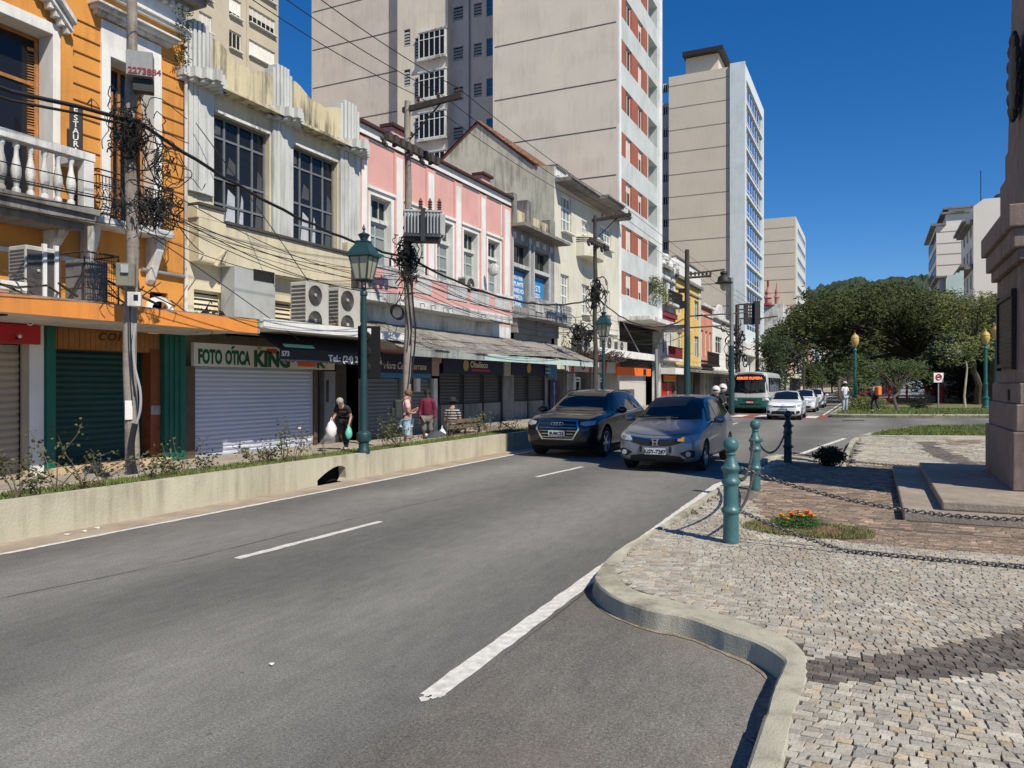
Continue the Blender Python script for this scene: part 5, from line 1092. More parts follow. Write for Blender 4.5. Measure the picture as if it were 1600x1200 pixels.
pts = [(a + 1, 9.1)] + [(a + 1 + 6 * i / 12, 9.1 + 1.5 * sin(pi * i / 12)) for i in range(13)]; MB().prism([S.p(x, z, -.1) for x, z in pts], S.N * .3).build('rounded_gable', WHD, K__)
MB().torus(S.p(a + 9, 4.5, .1), .9, .14, Matrix.Rotation(pi / 2, 3, 'Y'), 20, 6).build('round_window_ring', STEEL, K__)
# ================================================================== L tower with blue glass
YL = 104.6; XLt = -15.3; mat('pale_blue_concrete', (.60, .66, .66), .8, .06, .5, stain=.3, scol=(.4, .42, .4)); BGL2 = glassy('curtain_glass', (.035, .12, .30), .05, .8); SL = street(XLt); KL = cross(YL)
TL = mat('sand_render', (.62, .54, .43), .92, .07, .3, .2, 8, stain=.3, scol=(.42, .37, .3)); HL = KL.z(1165, 100)
L_ = thing('glass_front_tower', 'tall sand coloured tower with a white frame and a blue glass street front', 'building', (XLt, YL, 0))
l0, l1 = YL, SL.a(1193.5); xl = KL.a(1045)
mb = MB(); mb.quad((XLt, YL, 0), (xl, YL, 0), (xl, YL, HL), (XLt, YL, HL)); mb.quad((xl, YL, 0), (xl, YL + 30, 0), (xl, YL + 30, HL), (xl, YL, HL)); mb.quad((xl, YL, HL), (XLt, YL, HL), (XLt, l1, HL), (xl, l1, HL)); mb.quad((XLt, l1, 0), (xl, l1, 0), (xl, l1, HL), (XLt, l1, HL)); mb.build('side_wall', TL, L_)
mb = MB()
for i in range(14): z = KL.z(1092, 127.5 + 35.2 * i); mb.fb(KL, xl, KL.a(1140), z - .07, z + .05, .001, .02)
mb.build('joint_lines', mat('joint_soft', (.30, .25, .2), .9, 0), L_)
ga, gb = SL.a(1166.3), SL.a(1191.5); zg = SL.z(1166, 124); rowsL = []
z = zg
while z > 9: rowsL.append((z - 2.72, z)); z -= 3.05
mb = MB(); wallholes(mb, SL, l0, l1, 0, HL, [(ga, gb, z0, z1, .5) for z0, z1 in rowsL]); mb.build('street_front', mat('pale_blue_concrete', (.60, .66, .66), .8, .06, .5, stain=.3, scol=(.4, .42, .4)), L_)
for z0, z1 in rowsL: window(L_, SL, ga, gb, z0, z1, -.3, 7, (.32,), WFR, BGL2, .15, 'window_band')
mb = MB(); mb.fb(KL, KL.a(1141), XLt - .02, 0, HL + .3, 0.002, .3); mb.build('corner_fin', MATS['pale_blue_concrete'], L_)
px_, pz = KL.a(1062), KL.z(1062, 95); mb = MB(); mb.box(KL.a(1064), KL.a(1116), YL + 3, YL + 10, HL, HL + 3.4); mb.build('roof_house', TL, L_); MB().box(KL.a(1061), KL.a(1125), YL + 2, YL + 11, HL + 3.4, HL + 4.0).build('roof_slab', IRON, L_)
KR = cross(YL + 4); x0, x1 = KR.a(1028), KR.a(1047); mb = MB(); hs = []
for i in range(12): zc = KR.z(1040, 130 + 35.2 * i); hs.append((KR.a(1033), KR.a(1046), zc - 1.3, zc, .3))
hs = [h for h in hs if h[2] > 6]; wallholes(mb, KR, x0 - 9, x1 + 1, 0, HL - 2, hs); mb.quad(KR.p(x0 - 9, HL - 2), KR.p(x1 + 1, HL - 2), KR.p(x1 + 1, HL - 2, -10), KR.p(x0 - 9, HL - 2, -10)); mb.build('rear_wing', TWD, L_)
for h in hs: window(L_, KR, *h[:4], -.25, 4, (), WFR, DGL, .1)
mb = MB(); mb.box(XLt + .01, XLt + 1, YL - 6, YL + 34, 5.5, 7.0); mb.build('podium_band', WHT, L_); mb = MB()
for i in range(5): mb.box(XLt + .2, XLt + .9, YL - 5.9 + i * 9, YL - 5.2 + i * 9, 0, 5.49)
mb.each('podium_column', WHT, L_); MB().box(XLt - 2, XLt + .15, YL - 5.8, YL - .4, 0, 5.49).build('podium_wall', SGY, L_)
# M far tower
YM = 171.; KM = cross(YM); SM = street(KM.a(1243)); zM = KM.z(1243, 338); m_ = thing('sand_tower', 'plain sand coloured tower block farthest down the street on the left', 'building', (-16, YM, 0))
xm0, xm1 = KM.a(1150), KM.a(1243); m1 = SM.a(1258)
mb = MB(); mb.box(xm0, xm1, YM, m1, 0, zM); mb.build('wall', TL, m_); mb = MB()
for i in range(14): z = zM - 2.2 - i * 2.75; mb.fb(KM, xm0, xm1 - .2, z, z + .13, .001, .03)
mb.build('joint_lines', mat('joint_soft', (.3, .25, .2), .9, 0), m_)
mb = MB(); mb.fb(SM, YM + .5, m1 - .5, 2, zM - .5, .01, .12); mb.build('street_front', mat('pale_green_front', (.56, .6, .54), .8, .06), m_)
for i in range(10): window(m_, SM, YM + 3, m1 - 2, zM - 3 - i * 3.1, zM - 1.6 - i * 3.1, .13, 6, (), WFR, DGL, .2)
# turreted pink building
YT = 152; KT = cross(YT); tx = KT.a(1199); t = thing('turreted_building', 'pink and white turreted building with a thin iron spire beside the glass tower', 'building', (tx, YT, 0))
mb = MB(); mb.box(tx - 6, FX, YT, YT + 12, 0, 17); mb.build('wall', WHD, t); mb = MB()
for dx, z, s_ in ((-3, 17, .8), (0, 17, 1.2), (1.6, 17, .8), (-1.5, 17, .7)): mb.lathe([(s_ * .5, 0), (s_ * .5, 1.2), (s_ * .7, 1.3), (s_ * .45, 1.9), (s_ * .5, 2.4), (s_ * .2, 3.2), (.05, 4.2)], (tx + dx, YT + 1, z), 8)
mb.build('turret', mat('pink_turret', (.42, .22, .2), .85, .15), t)
zt_ = KT.z(1199, 437); mb = MB(); mb.tube([(tx, YT + 1, 19), (tx, YT + 1, zt_)], .2, 6); mb.lathe([(.05, 0), (1.7, .25), (1.7, .4), (.8, .6), (.1, 1.6)], (tx, YT + 1, zt_ - 5.2), 10); mb.build('spire', MAR, t)
# generic rows that close the street
PAL = [(.55, .42, .28), (.45, .22, .18), (.36, .46, .52), (.62, .58, .5), (.55, .3, .25), (.48, .5, .44), (.6, .5, .3), (.4, .42, .45)]
KINDS_ = ['ochre', 'brick red', 'pale blue', 'off-white', 'rose', 'grey green', 'straw yellow', 'slate grey']
y = 164.; i = 0
while y < 400:
    wd = R.uniform(9, 16); h = R.uniform(9, 17); c = PAL[(i * 3) % 8]; m = mat('far_wall_%d' % ((i * 3) % 8), c, .9, .1, .5)
    simple_house('town_house', '%s town house number %d along the far left side of the street' % (KINDS_[(i * 3) % 8], i + 1) if False else '%s far town house, %s from the turreted building' % (KINDS_[(i * 3) % 8], ['next', 'second', 'third', 'fourth', 'fifth', 'sixth', 'seventh', 'eighth', 'ninth', 'tenth', 'eleventh', 'twelfth', 'thirteenth', 'fourteenth', 'fifteenth', 'sixteenth', 'seventeenth', 'eighteenth', 'nineteenth', 'twentieth', 'twenty-first', 'twenty-second', 'twenty-third', 'twenty-fourth', 'twenty-fifth', 'twenty-sixth'][i]), y, y + wd - .1, h, m, [(h - 3.2, h - 1.4)] + ([(h - 6.6, h - 4.8)] if h > 10.5 else []), WHD, 3, group='far town houses lining the street', awn=WHT if i % 2 else CON)
    y += wd; i += 1
SRr = Fr((3.5, 0, 0), (0, 1, 0), (-1, 0, 0)); y = 150.; j = 0
while y < 400:
    wd = R.uniform(12, 20); h = R.uniform(8, 13); c = (j * 5 + 2) % 8
    simple_house('town_house', '%s far town house on the park side, %s past the big tree' % (KINDS_[c], ['first', 'second', 'third', 'fourth', 'fifth', 'sixth', 'seventh', 'eighth', 'ninth', 'tenth', 'eleventh', 'twelfth', 'thirteenth', 'fourteenth', 'fifteenth', 'sixteenth', 'seventeenth', 'eighteenth', 'nineteenth', 'twentieth', 'more'][j]), y, y + wd - .1, h, mat('far_wall_%d' % c, PAL[c], .9, .1, .5), [(h - 3.2, h - 1.4)], WHD, 3, fr=SRr, group='far town houses lining the street')
    y += wd; j += 1
# ------------------------------------------------------------------ towers on the right
TR = mat('light_render', (.76, .70, .62), .92, .05, .3, .2, 8, stain=.1, scol=(.5, .45, .4)); 
Y1 = 150.; K1 = cross(Y1); xa, xb = K1.a(1463), K1.a(1507) + 9; zz = K1.z(1480, 345)
t = thing('stepped_tower', 'cream tower with a stepped top and dark window side behind the park trees', 'building', (xa, Y1, 0))
SW1 = Fr((xa, 0, 0), (0, 1, 0), (-1, 0, 0)); zA, zB, zC = K1.z(1468, 353), K1.z(1480, 335), K1.z(1490, 325)
mb = MB(); mb.box(xa, xb, Y1, Y1 + 20, 0, zA); mb.box(K1.a(1478), xb, Y1 + .02, Y1 + 20, zA, zB); mb.build('wall', TR, t); MB().box(K1.a(1483), xb - 1, Y1 + 1, Y1 + 12, zB, zC).build('roof_house', TR, t)
mb = MB(); mb.box(xa - .8, K1.a(1478), Y1 - .5, Y1 + 20, zA, zA + .35); mb.box(K1.a(1478) - .8, xb, Y1 - .5, Y1 + 20, zB, zB + .35); mb.box(K1.a(1483) - .8, xb, Y1 + .5, Y1 + 13, zC, zC + .3); mb.build('roof_slab', CON, t)
mb = MB()
for y in (362, 380, 397, 414): z = K1.z(1480, y); mb.fb(K1, xa + .1, xb, z - .08, z + .08, .001, .02)
mb.build('joint_lines', mat('joint_soft', (.3, .25, .2), .9, 0), t)
z = zA - 2.4
while z > 6: window(t, SW1, Y1 + .6, Y1 + 19, z, z + 1.7, .02, 7, (), CON, DGL, .25, 'window_band'); z -= 3
Y2 = 120.; K2 = cross(Y2); xa, xb = K2.a(1521), 34.; zz = K2.z(1535, 311)
t = thing('corner_tower', 'cream tower with an ornate shaded flank and a rooftop dish by the monument', 'building', (xa, Y2, 0)); SW2 = Fr((xa, 0, 0), (0, 1, 0), (-1, 0, 0))
mb = MB(); mb.prism([K2.p(x, z) for x, z in ((xa, 0), (xb, 0), (xb, zz), (xa + 1.2, zz), (xa, zz - .9))], (0, 16, 0)); mb.build('wall', TR, t)
mb = MB(); y2 = SW2.a(1505)
for z0, z1, n in ((zz - 3.2, zz - 2.9, .9), (zz - 2.9, zz - 2.6, 1.3), (zz - 9.3, zz - 9.0, 1.), (zz - 9.0, zz - 8.6, 1.5)): mb.fb(SW2, Y2 + .2, y2, z0, z1, 0, n)
mb.build('cornice', CON, t)
for k in range(6):
    for q in range(3): window(t, SW2, Y2 + 2 + q * 4.2, Y2 + 3.6 + q * 4.2, 4 + k * 3.6, 6.2 + k * 3.6, .01, 2, (.6,), WHD, DGL, .12)
mb = MB(); mb.ball((xa + 3.6, Y2 + 3, zz + .6), .9, 14, 8, (1, .35, .8), Matrix.Rotation(-.5, 3, 'X')); mb.build('satellite_dish', IRON, t, smooth=True); MB().tube([(xa + 1.4, Y2 + 5, zz), (xa + 1.4, Y2 + 5, zz + 5)], .06, 4).build('antenna', IRON, t)
Y3 = 100.; K3 = cross(Y3); mb = MB(); x0, x1 = K3.a(1478), K3.a(1506); t = thing('mint_house', 'mint stepped gable house between the two right hand towers', 'building', (x0, Y3, 0))
pts = [(x0, 0), (x1, 0), (x1, K3.z(1503, 423)), (K3.a(1500), K3.z(1500, 423)), (K3.a(1500), K3.z(1500, 426)), (K3.a(1493), K3.z(1493, 426)), (K3.a(1493), K3.z(1493, 429)), (x0, K3.z(1480, 430))]; mb.prism([K3.p(x, z) for x, z in pts], (0, 10, 0)); mb.build('wall', mat('mint_wall', (.50, .60, .54), .85, .08, 1), t); MB().box(x0 - 1., x0 + .1, Y3 - .3, Y3 + 10, K3.z(1480, 434), K3.z(1480, 431)).build('cornice', CON, t)
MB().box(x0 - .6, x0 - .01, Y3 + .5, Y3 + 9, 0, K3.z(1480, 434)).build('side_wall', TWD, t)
Y4 = 72.; K4 = cross(Y4); x0 = K4.a(1533); t = thing('low_grey_block', 'low grey block with dark windows just left of the monument shaft', 'building', (x0, Y4, 0)); SW4 = Fr((x0, 0, 0), (0, 1, 0), (-1, 0, 0))
z4 = K4.z(1556, 458); MB().box(x0 + 1, 40, Y4, Y4 + 26, 0, z4).build('wall', CON, t)
for k in range(3): window(t, K4, x0 + 2 + k * 2.6, x0 + 3.8 + k * 2.6, z4 - 3, z4 - 1.2, .01, 2, (), STEEL, DGL, .1)
# ------------------------------------------------------------------ wooded hill
HX = [(1100, 470), (1180, 465), (1230, 458), (1258, 452), (1290, 441), (1315, 434), (1340, 431), (1368, 437), (1385, 434), (1410, 433), (1440, 427), (1458, 423), (1500, 418), (1600, 420), (1750, 440), (1900, 470)]
def ridge(px):
    for (a, ya), (b, yb) in zip(HX, HX[1:]):
        if a <= px <= b: u = (px - a) / (b - a); return ya + (yb - ya) * (u * u * (3 - 2 * u))
    return 470
from mathutils import noise as mno
vs = []; nu, nv = 260, 60
for j in range(nv + 1):
    Zd = 430 + 260 * j / nv
    for i in range(nu + 1):
        px = 1080 + 820 * i / nu; d = ray(px, 601); P = d * (620 / 1.0); top = (601 - ridge(px)) / F_PX * 620 + CH
        f_ = sin(pi / 2 * min(1, (Zd - 430) / 190)) if Zd <= 620 else 1 - ((Zd - 620) / 70) ** 2 * .35
        q = d * Zd; h = top * max(0, f_) * (Zd / 620 if Zd < 620 else 1)
        n_ = mno.noise(Vector((q.x * .035, q.y * .035, 0))) * 5 + abs(mno.noise(Vector((q.x * .12, q.y * .12, 3)))) * 6 * 1. + mno.noise(Vector((q.x * .5, q.y * .5, 1))) * 1.6
        vs.append((q.x, q.y, h + n_ * min(1, h / 20) - 4))
mb = MB(); mb.add(vs, [(j * (nu + 1) + i, j * (nu + 1) + i + 1, (j + 1) * (nu + 1) + i + 1, (j + 1) * (nu + 1) + i) for j in range(nv) for i in range(nu)])
struct('wooded_hill', mb, mat('hill_forest', (.028, .047, .022), .95, .6, .06, 1, .9))
# ================================================================== STREET FURNITURE
LMP = mat('lamp_teal', (.014, .048, .05), .45, .15, 6, .15); FRG = mat('frosted_glass', (.34, .33, .24), .35, .1, 3, 0, spec=.6); ALU = mat('aluminium', (.34, .35, .35), .5, .12, 3, .1, stain=.3)
WPOLE = mat('old_wood_pole', (.27, .235, .20), .95, .3, 3, .6, 20, stain=.85, scol=(.05, .04, .035)); DPOLE = mat('dark_pole', (.06, .05, .045), .9, .3, 4, .4, 20)
CBL = mat('black_cable', (.012, .012, .012), .7, 0, bump=0); POR = mat('porcelain', (.12, .06, .045), .3, .1)
# -- carriage lamps
def lamp(p, label, h=3.62):
    t = thing('street_lamp', label, 'street lamp', p, 'teal carriage lamps on the planter wall')
    mb = MB(); mb.lathe([(.12, 0), (.12, .05), (.10, .08), (.095, .2), (.13, .22), (.14, .26), (.14, .36), (.13, .38), (.075, .41), (.068, .5), (.066, .6), (.055, h - .6), (.052, h - .45), (.07, h - .43), (.07, h - .38), (.05, h - .35), (.04, h - .28)], (0, 0, 0), 18)
    for i in range(4):
        a = pi / 4 + i * pi / 2; mb.tube([(0, 0, h - .33), (.10 * cos(a), .10 * sin(a), h - .30), (.13 * cos(a), .13 * sin(a), h - .2), (.14 * cos(a), .14 * sin(a), h - .13)], .014, 5)
    mb.build('post', LMP, t, smooth=True, local=True)
    L0, L1 = h - .14, h + .30; b0, b1 = .125, .205
    def ring(b, z): return [Vector((sx * b, sy * b, z)) for sx, sy in ((-1, -1), (1, -1), (1, 1), (-1, 1))]
    mb = MB(); A, B = ring(b0, L0), ring(b1, L1)
    for i in range(4):
        mb.tube([A[i], B[i]], .016, 4); mb.tube([A[i], A[(i + 1) % 4]], .02, 4); mb.tube([B[i], B[(i + 1) % 4]], .02, 4); mb.tube([(A[i] + A[(i + 1) % 4]) / 2, (B[i] + B[(i + 1) % 4]) / 2], .008, 4)
    fr_ = mb.build('lantern_frame', LMP, t, local=True); mb = MB(); A, B = ring(b0 - .01, L0 + .01), ring(b1 - .012, L1); mb.hexa(A + B); mb.build('glass', FRG, fr_, local=True)
    mb = MB(); C, D, E = ring(.25, L1 + .0), ring(.235, L1 + .05), ring(.105, L1 + .27); mb.hexa(C + D); mb.hexa(D + E); mb.hexa(ring(.115, L1 + .27) + ring(.115, L1 + .30)); mb.lathe([(.06, L1 + .30), (.08, L1 + .36), (.12, L1 + .42), (.03, L1 + .46), (.02, L1 + .5), (.035, L1 + .53), (.004, L1 + .62)], (0, 0, 0), 10); mb.build('cap', LMP, t, local=True)
    return t
lp1 = Vector((WX - .09, gp(568, 707, WT).y, WT)); l1_ = lamp(lp1, 'nearest teal carriage lamp, standing on the planter wall by the stooping woman', 3.42)
u2 = ray(943, 600); k2 = (WX - .1) / u2.x; l2 = dup(l1_, loc=Vector((WX - .1, u2.y * k2, .2)), label='second teal carriage lamp, beyond the black car')
for ch in l1_.children_recursive: ch.rotation_euler
l1_.rotation_euler.z = .15
# -- traffic light hanging behind the first lamp
t = thing('traffic_light', 'black traffic light seen from behind the nearest carriage lamp', 'traffic light', lp1 + Vector((-.1, .3, 2)))
q = Fr((lp1.x - .05, lp1.y + .28, 0), (cos(YAW + .2), sin(YAW + .2), 0), (sin(YAW + .2), -cos(YAW + .2), 0)); zt_, zb_ = 1.75 + (601 - 508) * lp1.y / .821 / F_PX, 1.75 + (601 - 600) * lp1.y / .821 / F_PX
MB().fb(q, -.24, .19, zb_ + .1, zt_, -.05, .08).build('back_plate', mat('matt_black', (.004, .004, .0045), .95, 0, bump=0), t, bevel=.02); mb = MB()
for k in range(3): mb.lathe([(.1, 0), (.11, .16)], q.p(-.02, zt_ - .2 - .3 * k, -.05), 12, Matrix.Rotation(pi / 2, 3, 'X') @ Matrix.Rotation(.3, 3, 'Z'))
mb.build('lamp_hood', IRON, t); mb = MB()
for x in (-.17, -.06): mb.fb(q, x, x + .07, zt_ - .16, zt_ - .05, .08, .085)
mb.build('sticker', WHT, t)
# -- utility poles
ARMM = mat('old_timber_arm', (.05, .04, .035), .9, .3, 5, .3)
def insul(mb, P, s=1.): mb.lathe([(.012, -.1), (.03, 0), (.055, .02), (.03, .04), (.055, .06), (.03, .08), (.05, .10), (.02, .14), (.01, .16)], P, 8, Matrix.Diagonal((s, s, s)).to_3x3())
PX_ = -11.9
def ponline(px, x=PX_): d = ray(px, 600); k = x / d.x; return Vector((x, d.y * k, 0))
PP = [ponline(205), ponline(637), ponline(930)]; HP = 9.75
plab = ['nearest grey utility pole wrapped in tangled cables before the orange house', 'utility pole carrying a grey transformer before the pink house', 'dark utility pole standing behind the second carriage lamp']
POLES = []
for i, P in enumerate(PP):
    z0 = SWZ if i < 2 else 0
    t = thing('utility_pole', plab[i], 'utility pole', P + Vector((0, 0, z0)), 'timber utility poles along the shops'); POLES.append(t)
    mb = MB(); pts = [P + Vector((.02 * sin(k * 1.3 + i), .02 * cos(k + i), z0 + (HP - z0) * k / 14)) for k in range(15)]; mb.tube(pts, [.122 - .038 * k / 14 + .004 * sin(k * 2.) for k in range(15)], 14); mb.build('pole', WPOLE if i < 2 else DPOLE, t, smooth=True)
    mb = MB(); ax0, ax1 = P.x - .15, P.x + 1.75; mb.hexa([Vector(v) for v in ((ax0, P.y - .06, HP - .3), (ax1, P.y - .06, HP - .18), (ax1, P.y + .06, HP - .18), (ax0, P.y + .06, HP - .3), (ax0, P.y - .06, HP - .16), (ax1, P.y - .06, HP - .04), (ax1, P.y + .06, HP - .04), (ax0, P.y + .06, HP - .16))]); mb.build('crossarm', ARMM, t)
    MB().tube([P + Vector((.05, 0, HP - 1.1)), P + Vector((1.1, 0, HP - .2))], .025, 5).build('arm_brace', IRON, t)
    mb = MB(); [insul(mb, P + Vector((x, 0, HP - .05))) for x in (.35, 1.0, 1.65)]; mb.build('insulator', POR, t, smooth=True)
    z2 = 1.75 + (601 - 236) * 21.6 / F_PX
    if i > 0:
        mb = MB(); dz = .0; mb.hexa([P + Vector(v) for v in ((.1, -1.35, z2 - .06), (.2, -1.35, z2 - .06), (.2, 1.35, z2 - .06), (.1, 1.35, z2 - .06), (.1, -1.35, z2 + .06), (.2, -1.35, z2 + .06), (.2, 1.35, z2 + .06), (.1, 1.35, z2 + .06))]); mb.build('street_arm', ARMM, t)
        mb = MB()
        for k in range(9):
            y = -1.25 + k * .31; mb.lathe([(.03, -.02), (.07, .06), (.04, .1), (.08, .15), (.04, .2), (.06, .28), (.02, .33)], P + Vector((.15, y, z2 - .24 + (k % 3) * .1)), 8, Matrix.Rotation(.9 * (-1) ** k, 3, 'X')); mb.cbox(P + Vector((.22, y, z2 + .02)), (.12, .16, .22))
        mb.each('fuse_switch', DPOLE, t)
POLES[0].scale = (1, 1, 1)
# metal box on pole 1, street light control boxes, notice
P = PP[0]; sA = Fr(P + Vector((.0, -.0, 0)), (.80, .6, 0), (.6, -.8, 0)); 
def polebox(label, x0, x1, y0, y1, m, dep=.22, name='control_box', cat='box', tilt=0):
    f = Fr(P + Vector((.06, -.16, 0)), (cos(YAW + .35), sin(YAW + .35), 0), (sin(YAW + .35), -cos(YAW + .35), 0)); a0, a1 = f.a(x0), f.a(x1); z0, z1 = f.z((x0 + x1) / 2, y1), f.z((x0 + x1) / 2, y0)
    t = thing(name, label, cat, f.p((a0 + a1) / 2, z0, .1)); MB().fb(f, a0, a1, z0, z1, -.02, dep).build('casing', m, t, bevel=.008); return t, f, a0, a1, z0, z1
t, f, a0, a1, z0, z1 = polebox('grey metal box numbered 2273884 high on the nearest pole', 200, 241, 90, 128, mat('dull_grey_box', (.25, .255, .26), .65, .12, 3, .1, stain=.4), .3); text('2273884', f, a0 + .03, z0 + .03, .305, .15, MAR, t, bold=.004)
MB().fb(f, a0 + .1, a0 + .42, z0 - .22, z0 - .02, .0, .2).build('lower_bracket', IRON, t)
t, f, a0, a1, z0, z1 = polebox('olive grey meter cabinet on the nearest pole above the orange canopy', 184, 213, 414, 449, mat('olive_box', (.16, .155, .115), .6, .15, 4, .2), .25); MB().fb(f, a0 + .08, a0 + .2, z0 + .22, z0 + .36, .25, .3).build('dial', ALU, t)
t, f, a0, a1, z0, z1 = polebox('small pale junction box at the canopy edge on the nearest pole', 201, 222, 458, 480, WHD, .2); MB().fb(f, a0 + .1, a0 + .17, z0 + .1, z0 + .2, .2, .21).build('slot', VOID, t)
t, f, a0, a1, z0, z1 = polebox('white paper notice pasted low on the nearest pole', 195, 207, 626, 656, WHT, .0, 'paper_notice', 'notice')
# conduit and thick black hose on pole 1
def onpole(px, py, off=.17, ang=None):
    f = Fr(P + Vector((.06, -.16, 0)), (cos(YAW), sin(YAW), 0), (sin(YAW), -cos(YAW), 0)); a, z = f.at(px, py, off - .1); return f.p(a, z, off - .1)
def strand(pix, r, label, group, name='pole_cable', cat='cable'):
    o = MB().tube(smooth_path([onpole(*q) for q in pix]), r, 6).build(name, ALU if 'grey' in label else CBL, smooth=True); return tag(o, label, cat, group)
def smooth_path(P_, n=6):
    P_ = [Vector(p) for p in P_]; out = []
    for i in range(len(P_) - 1):
        a, b, c, d = P_[max(i - 1, 0)], P_[i], P_[i + 1], P_[min(i + 2, len(P_) - 1)]
        for k in range(n): t_ = k / n; out.append(.5 * ((2 * b) + (c - a) * t_ + (2 * a - 5 * b + 4 * c - d) * t_ * t_ + (3 * b - a - 3 * c + d) * t_ ** 3))
    out.append(P_[-1]); return out
strand([(212, 505), (208, 540), (211, 575), (219, 610), (219, 640), (213, 662)], .022, 'grey conduit bulging off the nearest pole', 'cables strapped to the nearest pole')
strand([(211, 662), (206, 690), (207, 720), (213, 748)], .055, 'thick black ribbed hose at the foot of the nearest pole', 'cables strapped to the nearest pole')
strand([(203, 470), (204, 530), (207, 580), (210, 620)], .014, 'thin black cable down the front of the nearest pole', 'cables strapped to the nearest pole')
P = PP[1]
strand([(642, 430), (645, 470), (649, 520), (645, 570), (641, 600)], .025, 'black cable down the transformer pole', 'cables strapped to the transformer pole')
strand([(634, 430), (640, 480), (643, 510), (640, 540)], .02, 'second black cable running down the left of the transformer pole', 'cables strapped to the transformer pole')
mb = MB(); 
for k in range(4): mb.torus(P + Vector((-.25, -.15, 1.75 + (601 - 488) * 21.6 / F_PX)), .17 + .02 * k, .012, Matrix.Rotation(pi / 2 + .15 * k, 3, 'X') @ Matrix.Rotation(.1 * k, 3, 'Z'), 18, 4)
tag(mb.build('cable_coil', CBL), 'coil of black cable hanging on the transformer pole', 'cable coil')
# transformer
tp = P + Vector((.55, -.1, 1.75 + (601 - 372) * 21 / F_PX)); t = thing('transformer', 'grey finned transformer with three dark bushings on the pole before the pink house', 'transformer', tp)
fT = Fr(tp, (cos(YAW + .15), sin(YAW + .15), 0), (sin(YAW + .15), -cos(YAW + .15), 0)); mb = MB(); mb.fb(fT, -.5, .5, .06, .72, -.32, .26); mb.fb(fT, -.53, .53, .72, .78, -.35, .3); mb.build('tank', ALU, t, bevel=.01); mb = MB()
for k in range(12):
    a = -.5 + k * .088
    if abs(a + .0) > .06: mb.fb(fT, a, a + .035, .12, .68, .26, .40)
for k in range(6): mb.fb(fT, .5, .62, .12, .68, -.3 + k * .1, -.27 + k * .1)
mb.build('cooling_fin', ALU, t); mb = MB()
for k in range(3): mb.lathe([(.035, 0)] + [(.04 + .03 * (j % 2), .04 + j * .035) for j in range(9)] + [(.015, .4)], fT.p(-.05 + k * .26, .78, .0), 10)
mb.build('bushing', POR, t, smooth=True); mb = MB(); mb.fb(fT, -.06, .06, -.1, .8, .4, .44); mb.fb(fT, -.5, .5, -.06, .05, -.2, .2); mb.build('bracket', IRON, t)
mb = MB()
for k in range(6): mb.ball(fT.p(-.42 + k * .12, .8 + .03 * sin(k * 2), .1 - .05 * (k % 2)), .045, 7, 5)
mb.build('terminal', DPOLE, t, smooth=True)
# tangles of cable round the poles
def tangle(name, c, n, rx, ry, rz, r, label, seed, big=1.):
    q = random.Random(seed); mb = MB()
    for i in range(n):
        z = q.gauss(0, rz * .45); a0 = q.uniform(0, 2 * pi); R1 = q.choice((.1, .18, .3, .5)) * big * q.uniform(.6, 1.3); cz = c.z + z; cc = Vector((c.x + q.gauss(0, rx * .35), c.y + q.gauss(0, ry * .35), cz)); nrm = Vector((q.gauss(0, 1), q.gauss(0, 1), q.gauss(0, .5))).normalized(); M_ = nrm.to_track_quat('Z', 'Y').to_matrix(); arc = q.uniform(1.2, 5)
        P_ = [cc + M_ @ Vector((R1 * cos(a0 + arc * k / 9), R1 * q.uniform(.6, 1) * sin(a0 + arc * k / 9), .05 * sin(k * 2))) + Vector((q.gauss(0, .016), q.gauss(0, .016), q.gauss(0, .025) - .012 * (k - 5) ** 2 * big)) for k in range(10)]
        mb.tube(smooth_path(P_, 2), r * q.uniform(.6, 1.4), 4, False)
    return tag(mb.build(name, CBL), label, 'cable tangle', None)
Z1 = 13.6
tangle('cable_tangle', PP[0] + Vector((.1, -.1, 1.75 + (601 - 205) * Z1 / F_PX)), 80, .32, .3, .42, .010, 'dense black tangle of cables high on the nearest pole', 3, .75)
tangle('cable_tangle', PP[0] + Vector((.1, .2, 1.75 + (601 - 318) * Z1 / F_PX)), 75, .75, .5, .2, .009, 'wide mess of black cables over the iron balcony at the nearest pole', 4, .8)
tangle('cable_tangle', PP[0] + Vector((.3, .4, 1.75 + (601 - 245) * Z1 / F_PX)), 30, .35, .3, .5, .008, 'loose thin cables dangling between the two tangles on the nearest pole', 9)
tangle('cable_tangle', PP[1] + Vector((.0, 0, 1.75 + (601 - 405) * 21.6 / F_PX)), 110, .22, .3, .75, .015, 'black tangle of cables below the transformer', 5, .62)
tangle('cable_tangle', PP[2] + Vector((.0, 0, 1.75 + (601 - 455) * 36 / F_PX)), 60, .4, .5, .7, .022, 'black tangle of cables on the third pole', 6)
tangle('cable_tangle', Vector((FX + 1., S.a(880), 1.75 + (601 - 520) * 42 / F_PX)), 60, .8, 1.4, .4, .03, 'heap of old cables lying by the end of the corrugated awning', 8)
tangle('cable_tangle', Vector((FX + 1.6, S.a(258), 3.35)), 26, .4, .6, .12, .012, 'loose wires lying on the orange canopy near its right end', 12, .6)
